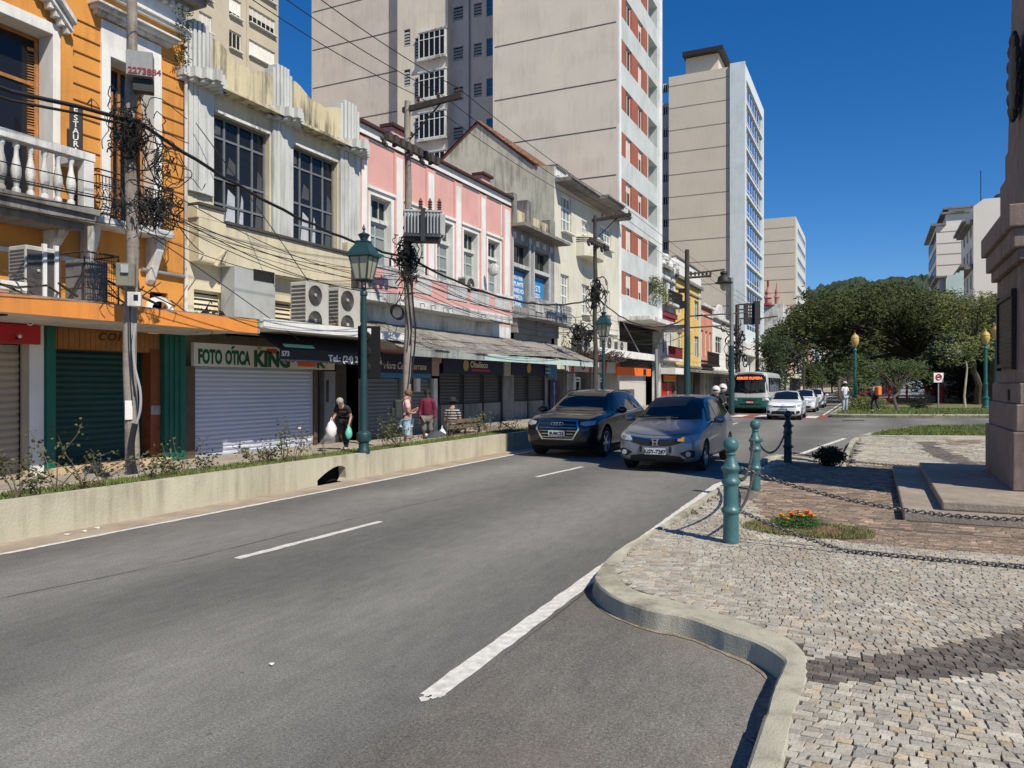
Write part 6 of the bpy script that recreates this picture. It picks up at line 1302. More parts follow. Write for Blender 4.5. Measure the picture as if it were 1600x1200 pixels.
# overhead wires
def wire(a, b, sag, r, label, group='overhead wires between the poles', n=26, wav=0, m=None):
    P_ = []
    for i in range(n + 1):
        t_ = i / n; v = Vector(a).lerp(Vector(b), t_); v.z -= sag * 4 * t_ * (1 - t_)
        if wav: v.z += wav * sin(i * 1.9) * (1 if 0 < i < n else 0); v.x += wav * cos(i * 2.7)
        P_.append(v)
    return tag(MB().tube(P_, r, 5, False).build('overhead_wire', m or CBL), label, 'wire', group)
prev = Vector((PX_, PP[0].y - 14, 0)); nxt = Vector((-8.6, 39.1, -1.0)); far = Vector((-9.6, 84, -1.0))
spans = [(prev, PP[0], 'before the nearest pole'), (PP[0], PP[1], 'between the nearest pole and the transformer pole'), (PP[1], PP[2], 'between the transformer pole and the third pole'), (PP[2], Vector((-11.6, 88, -.4)), 'beyond the third pole')]
for (a, b, nm) in spans:
    for x, o_ in ((.35, 'inner'), (1.0, 'middle'), (1.65, 'outer')): wire(a + Vector((x, 0, HP + .1)), b + Vector((x, 0, HP + .1)), .22, .011, '%s top power wire %s' % (o_, nm))
fz = lambda py, Z: 1.75 + (601 - py) * Z / F_PX
za, zb, zc = fz(190, Z1), fz(405, 21.6), fz(465, 36.2)
c1 = PP[0] + Vector((.1, 0, za)); c2 = PP[1] + Vector((.1, 0, zb)); c3 = PP[2] + Vector((.1, 0, zc)); c0 = prev + Vector((.1, 0, za + 1.6)); c4 = nxt + Vector((0, 0, 6.2))
wire(c0, c1, .9, .038, 'thick black cable bundle reaching the nearest pole from the left', wav=.02); wire(c0 - Vector((0, 0, 1.0)), c1 - Vector((0, 0, .1)), .7, .025, 'second cable bundle drooping below the thick one before the orange house', wav=.02)
wire(c1, c2, .35, .035, 'thick twisted cable bundle crossing before the cream house', wav=.015); wire(c2, c3, .75, .035, 'thick twisted cable bundle crossing before the pink house', wav=.015); wire(c3, c4, .9, .03, 'twisted cable bundle crossing before the apartment tower', wav=.015)
for k in range(9):
    q = random.Random(40 + k); A_z, B_z, C_z = q.uniform(4.5, 5.6), q.uniform(4.3, 5.3), q.uniform(4.2, 5.2)
    wire(PP[0] + Vector((q.uniform(-.1, .2), .1, A_z)), PP[1] + Vector((q.uniform(-.1, .2), 0, B_z)), q.uniform(.2, .7), q.uniform(.006, .011), 'thin telephone wire slanting across the cream house, one of the low bunch', 'low telephone wires before the cream house')
    wire(PP[1] + Vector((q.uniform(-.1, .2), .1, B_z)), PP[2] + Vector((q.uniform(-.1, .2), 0, C_z)), q.uniform(.3, .8), q.uniform(.006, .012), 'thin telephone wire passing before the pink balcony, one of the low bunch', 'low telephone wires before the pink house')
    if k < 6: wire(prev + Vector((0, 0, A_z + q.uniform(-.2, .5))), PP[0] + Vector((q.uniform(-.1, .1), 0, A_z)), q.uniform(.1, .4), q.uniform(.006, .012), 'thin telephone wire reaching the nearest pole from the left, one of the low bunch', 'low telephone wires before the orange house')
    if k < 5: wire(PP[2] + Vector((.1, 0, C_z)), nxt + Vector((0, 0, q.uniform(5, 7))), q.uniform(.3, .7), .01, 'thin wire between the third pole and the teal lamp pole, one of the low bunch', 'low telephone wires before the tower')
wire(S.p(S.a(150), 5.7, .2), S.p(S.a(365), 2.9, 2.2), -.05, .012, 'single drop wire falling steeply from the orange house to the canopy', 'drop wires'); wire(S.p(S.a(292), 8.2, .3), S.p(S.a(452), 3.1, 2.0), -.1, .012, 'single drop wire crossing the spandrel of the cream house', 'drop wires')
wire(PP[0] + Vector((0, 0, za)), S.p(S.a(300), 5.0, .4), .4, .012, 'drop wire from the nearest pole to the cream house corner', 'drop wires')
for k, (x, z_) in enumerate(((566, 4.6), (590, 4.9), (610, 5.2))): wire(PP[1] + Vector((0, 0, zb - .5)), S.p(S.a(x), z_, .9), .5, .014, 'drooping service cable from the transformer pole to the %s part of the pink balcony' % ('left end', 'left', 'second bay')[k], 'service cables at the transformer pole')
# -- air conditioners and clutter on the canopies
ACW = mat('ac_white', (.45, .44, .40), .55, .1, 3, .1, stain=.45, scol=(.2, .17, .13)); FAN = mat('fan_dark', (.07, .065, .06), .5, .2, 8, .1)
def ac(label, fr, a0, a1, z0, z1, n0, n1, fans=2, grp='air conditioner condensers on the canopies', side=True):
    t = thing('air_conditioner', label, 'air conditioner', fr.p((a0 + a1) / 2, z0, n0), grp); MB().fb(fr, a0, a1, z0, z1, n0, n1).build('casing', ACW, t, bevel=.02); M_ = Matrix((fr.A, Vector((0, 0, 1)), fr.N)).transposed()
    for i in range(fans):
        h = (z1 - z0) / fans; c = fr.p(a0 + (a1 - a0) * .36, z0 + h * (i + .5), n1 + .005); r = min(h, (a1 - a0) * .62) * .46; mb = MB(); mb.lathe([(r, 0), (r, .03), (r * .93, .03), (r * .9, .01), (.02, .008)], c, 20, M_)
        for k in range(3): mb.torus(c + fr.N * .03, r * (.3 + .25 * k), .006, M_, 16, 4)
        o = mb.build('fan', FAN, t); mb = MB(); mb.lathe([(.001, .05), (r * .17, .04), (r * .17, .0)], c, 10, M_); mb.build('hub', ACW, o)
    mb = MB()
    for k in range(12): z = z0 + .06 + (z1 - z0 - .12) * k / 12; mb.quad(fr.p(a0 - .004, z, n0 + .04), fr.p(a0 - .004, z, n1 - .04), fr.p(a0 - .004, z + (z1 - z0) / 20, n1 - .04), fr.p(a0 - .004, z + (z1 - z0) / 20, n0 + .04))
    mb.build('side_coil', FAN, t, recalc=False); return t
fa = S; zc_ = S.z(490, 508, 1.7)
ac('double fan white condenser on the white canopy, the left of the pair', S, S.a(479, 1.9), S.a(514, 1.9), 3.12, S.z(490, 441, 1.9), 1.35, 1.9); ac('double fan white condenser on the white canopy, the right of the pair', S, S.a(530, 1.9), S.a(563, 1.9), 3.10, S.z(540, 450, 1.9), 1.35, 1.9)
ca_, cb_2 = S.a(40, 1.7), S.a(90, 1.7); t = ac('round fronted dark condenser with white posts on the orange canopy', S, ca_, cb_2, S.z(60, 470, 1.7) + .1, S.z(60, 385, 1.7), 1.2, 1.7, 1)
for x in (ca_ + .32, cb_2 - .05): MB().fb(S, x - .035, x + .035, 3.0, S.z(60, 380, 1.7), 1.7, 1.76).build('white_post', WHT, t)
MB().fb(S, ca_ + .02, cb_2 - .02, 3.35, S.z(60, 392, 1.7), 1.702, 1.73).build('dark_mesh', FAN, t)
t = thing('caged_condenser', 'condenser inside a rusty wire cage beside the nearest pole on the orange canopy', 'air conditioner', S.p(S.a(155, 1.5), 3.1, 1.3)); a0, a1 = S.a(131, 1.7), S.a(184, 1.7); z0, z1 = 3.15, S.z(140, 394, 1.7)
MB().fb(S, a0 + .1, a1 - .1, z0, z1 - .12, 1.0, 1.55).build('casing', mat('ac_shaded_grey', (.19, .19, .185), .7, .3, 3), t, bevel=.02); mb = MB()  # casing colour darkened for the shading of the cage mesh
for k in range(15): a = a0 + (a1 - a0) * k / 14; mb.tube([S.p(a, z0, 1.72), S.p(a, z1, 1.72)], .006, 4)
for k in range(11): z = z0 + (z1 - z0) * k / 10; mb.tube([S.p(a0, z, 1.72), S.p(a1, z, 1.72)], .006, 4)
for k in range(6): z = z0 + (z1 - z0) * k / 5; mb.tube([S.p(a0, z, 1.72), S.p(a0, z, 1.0)], .006, 4)
for a, n in ((a0, 1.72), (a1, 1.72), (a0, 1.0), (a1, 1.0)): mb.tube([S.p(a, z0, n), S.p(a, z1, n)], .02, 5)
mb.tube([S.p(a0, z1, 1.0), S.p(a0, z1, 1.72), S.p(a1, z1, 1.72), S.p(a1, z1, 1.0)], .02, 5); mb.build('cage', mat('rusty_iron', (.07, .045, .03), .85, .3, 8), t)
t = thing('scaffold_bars', 'rusty bars and struts lying against the condenser on the orange canopy', 'metal bars', S.p(S.a(20, 1.8), 3.1, 1.8)); mb = MB(); q = random.Random(5)
for k in range(22):
    a = S.a(-20, 1.9) + q.uniform(0, 4.2); b = a + q.uniform(-1.2, 1.2); mb.tube([S.p(a, 3.02 + q.uniform(0, .5), q.uniform(1.3, 2.3)), S.p(b, 3.1 + q.uniform(0, 1.0), q.uniform(1.3, 2.3))], q.uniform(.012, .028), 5)
mb.build('bar', mat('rusty_iron', (.07, .045, .03), .85, .3, 8), t)
MB().fb(S, S.a(-5, 1.8), S.a(37, 1.8), 3.4, 3.55, 1.6, 1.9).build('white_beam', WHT, t)
ac('small white condenser on the white canopy below the tower slab, the left one', S, S.a(947, 1.3), S.a(960, 1.3), zc0 + .43, zc0 + 1.2, .7, 1.3, 1); ac('small white condenser on the white canopy below the tower slab, the right one', S, S.a(966, 1.3), S.a(980, 1.3), zc0 + .43, zc0 + 1.05, .7, 1.3, 1)
t = ac('white condenser by the heap of cables under the rounded balcony', S, S.a(908, 1.), S.a(926, 1.), 3.25, 4.3, .4, 1.1, 1)
t = ac('condenser on the pink balcony below the fourth window', S, S.a(722, .7), S.a(741, .7), zr - .25, zr + .35, .5, .88, 1)
MB().ball(S.p(S.a(771, .6), 6.7, .6), .28, 12, 7, (1, .4, 1)).build('dish', WHD, thing('satellite_dish', 'white satellite dish fixed at the last window of the pink house', 'dish', S.p(S.a(771), 6.7, .5)))
# -- teal pole with long arms, lamp post and road sign gantry
t = thing('lamp_pole', 'tall dark and teal pole with a long arm holding a hanging bell lamp', 'lamp pole', (nxt.x, nxt.y, 0)); q = Vector((nxt.x, nxt.y, 0))
def rpt(px, py, d): v = ray(px, py); return C0 + v * (d / 1.0)
Z4 = 39.; MB().tube([q, q + Vector((0, 0, 4.2))], .19, 10, r1=.15).build('lower_pole', LMP, t, smooth=True); MB().tube([q + Vector((0, 0, 4.2)), q + Vector((0, 0, fz(390, Z4)))], .15, 10, r1=.11).build('upper_pole', DPOLE, t, smooth=True)
MB().tube([rpt(1078, 428, Z4), rpt(1132, 421, Z4)], .05, 6).build('arm', DPOLE, t); mb = MB(); c = rpt(1131, 440, Z4); mb.lathe([(.03, .55), (.18, .5), (.2, .4), (.14, .36), (.3, .2), (.34, .0), (.46, -.06), (.40, -.1)], c, 14); lb = mb.build('lamp_shade', IRON, t, smooth=True); MB().ball(c - Vector((0, 0, .22)), .2, 10, 7, (1, 1, 1.3)).build('glass', FRG, lb, smooth=True)
mb = MB(); mb.tube([rpt(1076, 434, Z4), rpt(1111, 431, Z4)], .06, 5)
for k in range(6): insul(mb, rpt(1080 + 6 * k, 430, Z4), 1.3)
mb.build('crossarm', DPOLE, t); mb = MB(); mb.cbox(rpt(1068, 476, Z4), (.35, .3, .35)); mb.cbox(rpt(1067, 454, Z4), (.4, .3, .2)); mb.build('floodlight', IRON, t)
t = thing('mast_pole', 'slim grey pole joined to the teal pole by two long horizontal arms', 'pole', gp(1143, 648, 0)); Z5 = 44.5; d5 = ray(1143, 601)
b5 = C0 + d5 * Z5; b5.z = 0; MB().tube([b5, Vector((b5.x, b5.y, fz(540, Z5)))], .17, 10, r1=.15).build('lower_pole', LMP, t, smooth=True); MB().tube([Vector((b5.x, b5.y, fz(540, Z5))), Vector((b5.x, b5.y, fz(434, Z5))), rpt(1136, 433, Z5)], .12, 8).build('upper_pole', GRYP, t, smooth=True)
for y0, y1 in ((494, 490), (512, 508)): MB().tube([rpt(1078, y0, Z4 + .3), rpt(1143, y1, Z5)], .045, 6).build('cross_bar', DPOLE, t)
MB().tube([rpt(1143, 490, Z5), rpt(1183, 487, 47)], .04, 5).build('cross_bar', DPOLE, t)
MB().tube([rpt(1074, 510, Z4), rpt(1042, 511, 40), rpt(1032, 520, 40.5), rpt(1026, 545, 41), rpt(1025, 640, 41)], .1, 7).build('curved_arm', GRYP, t, smooth=True)
t = thing('traffic_sign_board', 'black hanging signal board with pale arrow marks over the street', 'traffic sign', rpt(1174, 490, 46)); fs = Fr(rpt(1162.5, 601, 46) - Vector((0, 0, CH)), (RGT.x, RGT.y, 0), (-FWD.x, -FWD.y, 0)); mb = MB(); a1 = 23 * 46 / F_PX; mb.fb(fs, 0, a1 * .62, fz(507, 46), fz(474, 46), -.1, .1); mb.fb(fs, a1 * .63, a1, fz(507, 46), fz(471, 46), .0, .3); bd = mb.build('board', IRON, t); mb = MB()
for k in range(4):
    for x in (.25, .42): mb.fb(fs, a1 * x, a1 * (x + .06), fz(478 + k * 5 + 3, 46), fz(478 + k * 5, 46), .1, .12)
mb.build('marking', WHD, bd)
t = thing('utility_pole', 'thin dark pole with a cable mess right of the slim grey pole', 'utility pole', rpt(1152, 643, 50), 'timber utility poles along the shops'); b_ = C0 + ray(1152, 601) * 52; MB().tube([Vector((b_.x, b_.y, 0)), Vector((b_.x, b_.y, fz(476, 52)))], .14, 8).build('pole', DPOLE, t, smooth=True); mb = MB()
for y in (476, 484, 498): mb.tube([Vector((b_.x, b_.y, fz(y, 52))), Vector((b_.x + .9, b_.y, fz(y, 52)))], .05, 5)
mb.build('crossarm', DPOLE, t)
tangle('cable_tangle', Vector((b_.x, b_.y, fz(545, 52))), 70, .8, .6, 2.4, .035, 'tall cable tangle on the thin dark pole', 21, 1.2)
tangle('cable_tangle', Vector((b_.x + 2., b_.y + 14, fz(560, 66))), 60, 1.6, 1.2, 2.0, .045, 'cable tangle before the podium of the glass fronted tower', 22, 1.6)
for k, (px, Z_, top) in enumerate(((1183, 70, 490), (1227, 90, 520), (1256, 105, 528), (1262, 120, 535), (1275, 140, 540), (1285, 160, 548))):
    b_ = C0 + ray(px, 601) * Z_; t = thing('street_pole', ['thin pole before the glass fronted tower', 'thin pole right of the turreted building', 'dark pole below the left edge of the park tree', 'thin pole beside the dark one under the tree edge', 'slim far pole before the coloured town houses', 'farthest slim pole before the coloured town houses'][k], 'pole', Vector((b_.x, b_.y, 0)), 'poles far down the street'); MB().tube([Vector((b_.x, b_.y, 0)), Vector((b_.x, b_.y, fz(top, Z_)))], .16, 7).build('pole', DPOLE if k in (2, 0) else GRYP, t); MB().tube([Vector((b_.x - .1, b_.y, fz(top, Z_) - .5)), Vector((b_.x + 1.8, b_.y, fz(top, Z_) - .3))], .06, 5).build('arm', DPOLE, t)
# -- yellow globe park lamps
YG = mat('yellow_globe', (.50, .34, .10), .5, .05)
def plamp(px, ybase, ytop, label, first=[]):
    b_ = gp(px, ybase, .14)
    if first: return dup(first[0], loc=b_, label=label)
    t = thing('park_lamp', label, 'park lamp', b_, 'teal park lamps with yellow globes'); mb = MB(); mb.lathe([(.25, 0), (.25, .1), (.2, .15), (.18, .6), (.22, .65), (.22, .75), (.14, .8), (.13, 1.6), (.15, 1.63), (.15, 1.7), (.11, 1.74), (.09, 4.0), (.14, 4.05), (.14, 4.12), (.09, 4.2), (.12, 4.35)], (0, 0, 0), 14); mb.build('post', mat('park_teal', (.015, .12, .115), .45, .1), t, smooth=True, local=True)
    MB().lathe([(.10, 4.35), (.20, 4.5), (.27, 4.75), (.26, 4.92), (.22, 5.0)], (0, 0, 0), 12).build('globe', YG, t, smooth=True, local=True); MB().lathe([(.28, 4.96), (.25, 5.03), (.16, 5.18), (.06, 5.22), (.05, 5.3), (.002, 5.36)], (0, 0, 0), 12).build('cap', YG, t, local=True); first.append(t); return t
plamp(1336, 636, 527, 'park lamp nearest the road crossing, left of the orange rucksack'); plamp(1341, 616, 556, 'farther park lamp half hidden behind the first'); plamp(1540, 638, 522, 'park lamp just left of the monument'); plamp(1557, 642, 510, 'park lamp mostly hidden behind the monument edge')
# -- sign, red fence
b_ = gp(1466, 640, .14); t = thing('road_sign', 'square white sign with a red ring on a thin pole on the park lawn', 'sign', b_); Zs = (b_ - C0).dot(FWD); MB().tube([b_, Vector((b_.x, b_.y, fz(585, Zs)))], .05, 6).build('pole', GRYP, t); fs = Fr((b_.x, b_.y - .08, 0), (RGT.x, RGT.y, 0), (-FWD.x, -FWD.y, 0)); hw = 7.5 * Zs / F_PX; zc = fz(590, Zs)
MB().fb(fs, -hw, hw, zc - hw, zc + hw, 0, .04).build('panel', WHT, t); MB().torus(fs.p(0, zc + .03, .045), hw * .55, .045, Matrix((fs.A, Vector((0, 0, 1)), fs.N)).transposed(), 20, 5).build('red_ring', RL, t); MB().fb(fs, -hw * .35, hw * .35, zc - .02, zc + .08, .04, .05).build('marking', IRON, t)
REDF = mat('red_fence_paint', (.50, .035, .02), .5, .1)
y_ = 76.; t = thing('park_fence', 'low bright red post and rail fence across the park lawn', 'fence', (3, y_, .14)); KF_ = cross(y_); x0, x1 = KF_.a(1352), KF_.a(1482); mb = MB()
for z in (.4, .95, 1.25): mb.tube([(x0, y_, .14 + z), (x1, y_, .14 + z)], .035, 5)
mb.build('rail', REDF, t)
for px in (1352, 1389, 1417, 1446, 1471): x = KF_.a(px); mb = MB(); mb.lathe([(.09, 0), (.09, 1.2), (.13, 1.25), (.13, 1.35), (.06, 1.4), (.10, 1.52), (.02, 1.62)], (x, y_, .14), 8); mb.build('post', REDF, t)
# ================================================================== VEGETATION
def leafmat(name, c, isl=.45, hue=.25):
    return mat(name, c, .7, .45, .35, 0, island=isl, spec=.25)
def crown(mb, blobs, per, leaf, rnd, flat=.5, shell=.55):
    vs = []; fs = []
    for (c, r) in blobs:
        n = int(per * r[0] * r[1]) if isinstance(r, tuple) else int(per * r * r); r3 = r if isinstance(r, tuple) else (r, r, r * .75)
        for k in range(n):
            d = Vector((rnd.gauss(0, 1), rnd.gauss(0, 1), rnd.gauss(0, 1))).normalized(); q = shell + (1 - shell) * rnd.random() ** .5; q *= 1 + .12 * sin(d.x * 7 + c[0]) * cos(d.y * 6)
            cc = Vector(c) + Vector((d.x * r3[0], d.y * r3[1], d.z * r3[2])) * q
            m = rnd.randint(5, 9)
            for j in range(m):
                p = cc + Vector((rnd.gauss(0, 1), rnd.gauss(0, 1), rnd.gauss(0, .6))) * leaf * 1.5; u = Vector((rnd.gauss(0, 1), rnd.gauss(0, 1), rnd.gauss(0, .5))).normalized(); w_ = u.orthogonal().normalized(); s = leaf * rnd.uniform(.5, 1.2); i = len(vs)
                vs += [p - u * s, p + w_ * s * .45, p + u * s, p - w_ * s * .45]; fs.append((i, i + 1, i + 2, i + 3))
    mb.add(vs, fs)
def limb(mb, p, q, r0, r1, rnd, n=6, wob=.12):
    p, q = Vector(p), Vector(q); L_ = (q - p).length; P_ = []
    for i in range(n + 1):
        t_ = i / n; v = p.lerp(q, t_); 
        if 0 < i: v += Vector((rnd.gauss(0, 1), rnd.gauss(0, 1), rnd.gauss(0, .5))) * wob * L_ * .12
        v.z += L_ * .08 * sin(pi * t_); P_.append(v)
    mb.tube(P_, r0, 7, True, r1); return P_[-1]
BARK = mat('bark', (.075, .06, .047), .95, .3, 4, .6, 15)
def tree(name, label, base, blobs, per, leaf, lm, trunk_r, fork, seed, group=None, cat='tree'):
    rnd = random.Random(seed); base = Vector(base); t = thing(name, label, cat, base, group); mb = MB(); f = Vector(fork); limb(mb, base, f, trunk_r, trunk_r * .7, rnd, 6, .15)
    for (c, r) in blobs:
        if rnd.random() < .75: limb(mb, f + Vector((0, 0, rnd.uniform(-.3, .2))), c, trunk_r * .4, .03, rnd)
    mb.build('trunk', BARK, t, smooth=True); mb = MB(); crown(mb, blobs, per, leaf, rnd); mb.build('crown', lm, t, recalc=False); return t
LG = leafmat('leaf_olive', (.037, .047, .010)); LG2 = leafmat('leaf_mid', (.048, .068, .018)); LG3 = leafmat('leaf_dark', (.026, .042, .014)); LG4 = leafmat('leaf_yellowgreen', (.095, .11, .028))
def wp(px, py, Z_): return C0 + ray(px, py) * Z_
rnd = random.Random(11)
# big spreading tree: blobs laid under a domed silhouette
sil = [(1222, 512, 505), (1238, 492, 530), (1262, 470, 560), (1290, 458, 575), (1320, 447, 580), (1350, 440, 585), (1380, 438, 590), (1410, 440, 590), (1440, 446, 585), (1465, 452, 575), (1488, 466, 560)]
bl_ = []; Zt = 74
for i in range(len(sil)):
    px, yt, yb = sil[i]; 
    for k in range(3):
        Z_ = Zt + (-6, 0, 7)[k] + rnd.uniform(-2, 2); r = rnd.uniform(1.5, 2.2); py = yt + r * .75 * F_PX / Z_ + rnd.uniform(0, 8) + (10 if k == 0 else 0); bl_.append((wp(px + rnd.uniform(-6, 6), py, Z_), r))
for k in range(46):
    px = rnd.uniform(1250, 1480); u = 1 - abs(px - 1370) / 150; Z_ = Zt + rnd.uniform(-8, 6); bl_.append((wp(px, rnd.uniform(470, 500 + 55 * u), Z_), rnd.uniform(1.1, 1.9)))
for px, py in ((1230, 540), (1248, 545), (1262, 552), (1300, 560), (1320, 570), (1345, 580), (1222, 520)): bl_.append((wp(px, py, Zt + rnd.uniform(-4, 2)), rnd.uniform(.9, 1.4)))
tb = gp(1462, 627, .14)
tree('spreading_tree', 'huge spreading dark green park tree whose crown hides the hill', tb, bl_, 34, .17, LG, .75, wp(1430, 555, 72), 31)
# second tree on the right, lighter and looser
bl_ = [(wp(rnd.uniform(1478, 1552), rnd.uniform(468, 560), 60 + rnd.uniform(-3, 4)), rnd.uniform(.7, 1.3)) for k in range(34)] + [(wp(1490, 470, 62), 1.2), (wp(1515, 478, 62), 1.1), (wp(1535, 500, 62), 1.2)]
tree('light_tree', 'looser yellow green tree between the big park tree and the monument', gp(1528, 632, .14), bl_, 30, .13, LG4, .28, wp(1520, 560, 60), 32)
bl_ = [(wp(rnd.uniform(1440, 1555), rnd.uniform(548, 606), 68 + rnd.uniform(-2, 4)), rnd.uniform(.8, 1.4)) for k in range(30)]
bl2 = [(wp(rnd.uniform(1290, 1500), rnd.uniform(545, 600), 92 + rnd.uniform(-3, 5)), rnd.uniform(1.3, 2.1)) for k in range(40)]
tree('background_tree', 'dense dark trees filling the gap under the spreading crown', gp(1400, 622, .14), bl2, 12, .26, LG3, .3, wp(1400, 590, 92), 39)
tree('dark_tree', 'low dark tree filling the shade behind the right hand park lamp', gp(1505, 626, .14), bl_, 24, .16, LG3, .3, wp(1500, 590, 68), 33)
# small trees in front
bl_ = [(wp(rnd.uniform(1352, 1452), 572 + abs(rnd.gauss(0, 11)), 54 + rnd.uniform(-2, 2)), rnd.uniform(.45, .8)) for k in range(44)]
tree('small_tree', 'small flat topped tree with a thin trunk between the orange rucksack and the dark bush', gp(1403, 643, .14), bl_, 42, .10, LG2, .10, wp(1402, 612, 52), 34)
bl_ = [(wp(rnd.uniform(1310, 1352), rnd.uniform(560, 612), 62 + rnd.uniform(-1, 2)), rnd.uniform(.5, .8)) for k in range(22)]
tree('small_tree', 'narrow green tree around the first park lamp', gp(1322, 640, .14), bl_, 36, .11, LG2, .1, wp(1324, 600, 62), 35)
bl_ = [(wp(rnd.uniform(1186, 1224), rnd.uniform(534, 606), 62 + rnd.uniform(-2, 2)), rnd.uniform(.6, 1.0)) for k in range(34)] + [(wp(1204, 528, 62), .8)]
b_ = C0 + ray(1204, 601) * 62; tree('street_tree', 'dark pointed street tree standing behind the bus', (b_.x, b_.y, .1), bl_, 30, .13, LG3, .2, wp(1204, 585, 62), 36)
for k, (px, Z_, yt) in enumerate(((1268, 118, 568), (1284, 140, 572), (1300, 165, 570), (1312, 100, 560))):
    bl_ = [(wp(px + rnd.uniform(-11, 11), rnd.uniform(yt, 598), Z_ + rnd.uniform(-2, 2)), rnd.uniform(.9, 1.5)) for j in range(16)]; b_ = C0 + ray(px, 601) * Z_
    tree('street_tree', ['leafy street tree below the left tip of the big crown', 'street tree before the far coloured houses, right of the leafy one', 'hazy last street tree near the vanishing point', 'street tree at the park corner behind the white dressed man'][k], (b_.x, b_.y, .0), bl_, 16, .22, LG2, .2, wp(px, 596, Z_), 50 + k, 'trees down the street')
t = thing('young_tree', 'slender bare pale trunk sapling before the right hand lamp', 'tree', gp(1508, 636, .14)); b_ = gp(1508, 636, .14); mb = MB(); limb(mb, b_, b_ + Vector((.05, 0, 3.3)), .09, .05, rnd, 5); mb.build('trunk', mat('pale_bark', (.38, .36, .26), .9, .2), t); mb = MB(); crown(mb, [(b_ + Vector((0, 0, 3.6)), .7), (b_ + Vector((.4, 0, 4.1)), .6)], 60, .09, rnd); mb.build('crown', LG2, t, recalc=False)
def bush(name, label, c, r, per, leaf, m, cat='bush', seed=1, group=None):
    rnd = random.Random(seed); t = thing(name, label, cat, (c[0], c[1], c[2]), group); mb = MB(); crown(mb, [(Vector((c[0] + rnd.uniform(-.3, .3) * r[0], c[1] + rnd.uniform(-.3, .3) * r[1], c[2] + r[2] * rnd.uniform(.45, .75))), (r[0] * rnd.uniform(.5, .8), r[1] * rnd.uniform(.5, .8), r[2] * .6)) for k in range(5)], per, leaf, rnd); mb.build('foliage', m, t, recalc=False)
    mb = MB(); 
    for k in range(7): mb.tube([Vector(c), Vector(c) + Vector((rnd.uniform(-.6, .6) * r[0], rnd.uniform(-.6, .6) * r[1], r[2] * .8))], .012, 4)
    mb.build('stems', BARK, t); return t
b_ = gp(1437, 640, .14); bush('dark_bush', 'rounded almost black bush on the park lawn under the road sign', b_, (.85, .6, .85), 260, .05, leafmat('leaf_black', (.012, .014, .012)), seed=3)
b_ = gp(1515, 628, .14); bush('hedge', 'clipped green hedge across the park behind the sapling', b_, (3.4, .9, 1.3), 110, .08, LG2, 'hedge', 4)
b_ = gp(1345, 641, .14); bush('shrub', 'low green shrub at the park kerb by the seated people', b_, (1.6, .8, .7), 120, .06, LG4, seed=5)
b_ = gp(1295, 727, KZ); bush('dark_shrub', 'spiky dark shrub in the monument shade by the parking notch', b_, (.34, .3, .28), 1500, .035, leafmat('leaf_deep', (.02, .03, .012)), seed=6)
# marigold bed
c = gp(1262, 829, KZ); flat_poly('flower_bed', [(c.x + .62 * cos(a_) * (1 + .05 * sin(3 * a_)), c.y + .40 * sin(a_)) for a_ in [i * 2 * pi / 40 for i in range(40)]], KZ - .02, mat('bed_soil', (.16, .085, .045), .95, .35, 6, .8, 25), .035)
pts = []
for k in range(4200):
    a_, rr = R.uniform(0, 2 * pi), sqrt(R.random()); x, y = rr * cos(a_), rr * sin(a_)
    if rr < .45 and x < .1: continue
    if rr < .72 and y > -.45 and x < .5 and R.random() < .93: continue
    pts.append((c.x + x * .68, c.y + y * .44, KZ + .01))
grass('grass', pts, .04, 'dry tufts of grass ringing the marigold bed', mat('dry_grass', (.20, .20, .075), .85, .3, 2, 0, island=.45), .005)
m0 = gp(1247, 824, KZ + .01); rnd = random.Random(77); LFM = leafmat('marigold_leaf', (.045, .10, .025)); MG = [mat('marigold_yellow', (.85, .42, .01), .6, .1, 30), mat('marigold_orange', (.88, .27, .008), .6, .1, 30)]
fl = [(1221, 806, 0), (1237, 804, 1), (1241, 812, 0), (1252, 806, 0), (1262, 801, 1), (1258, 809, 0), (1268, 806, 1), (1247, 799, 0), (1230, 811, 0)]
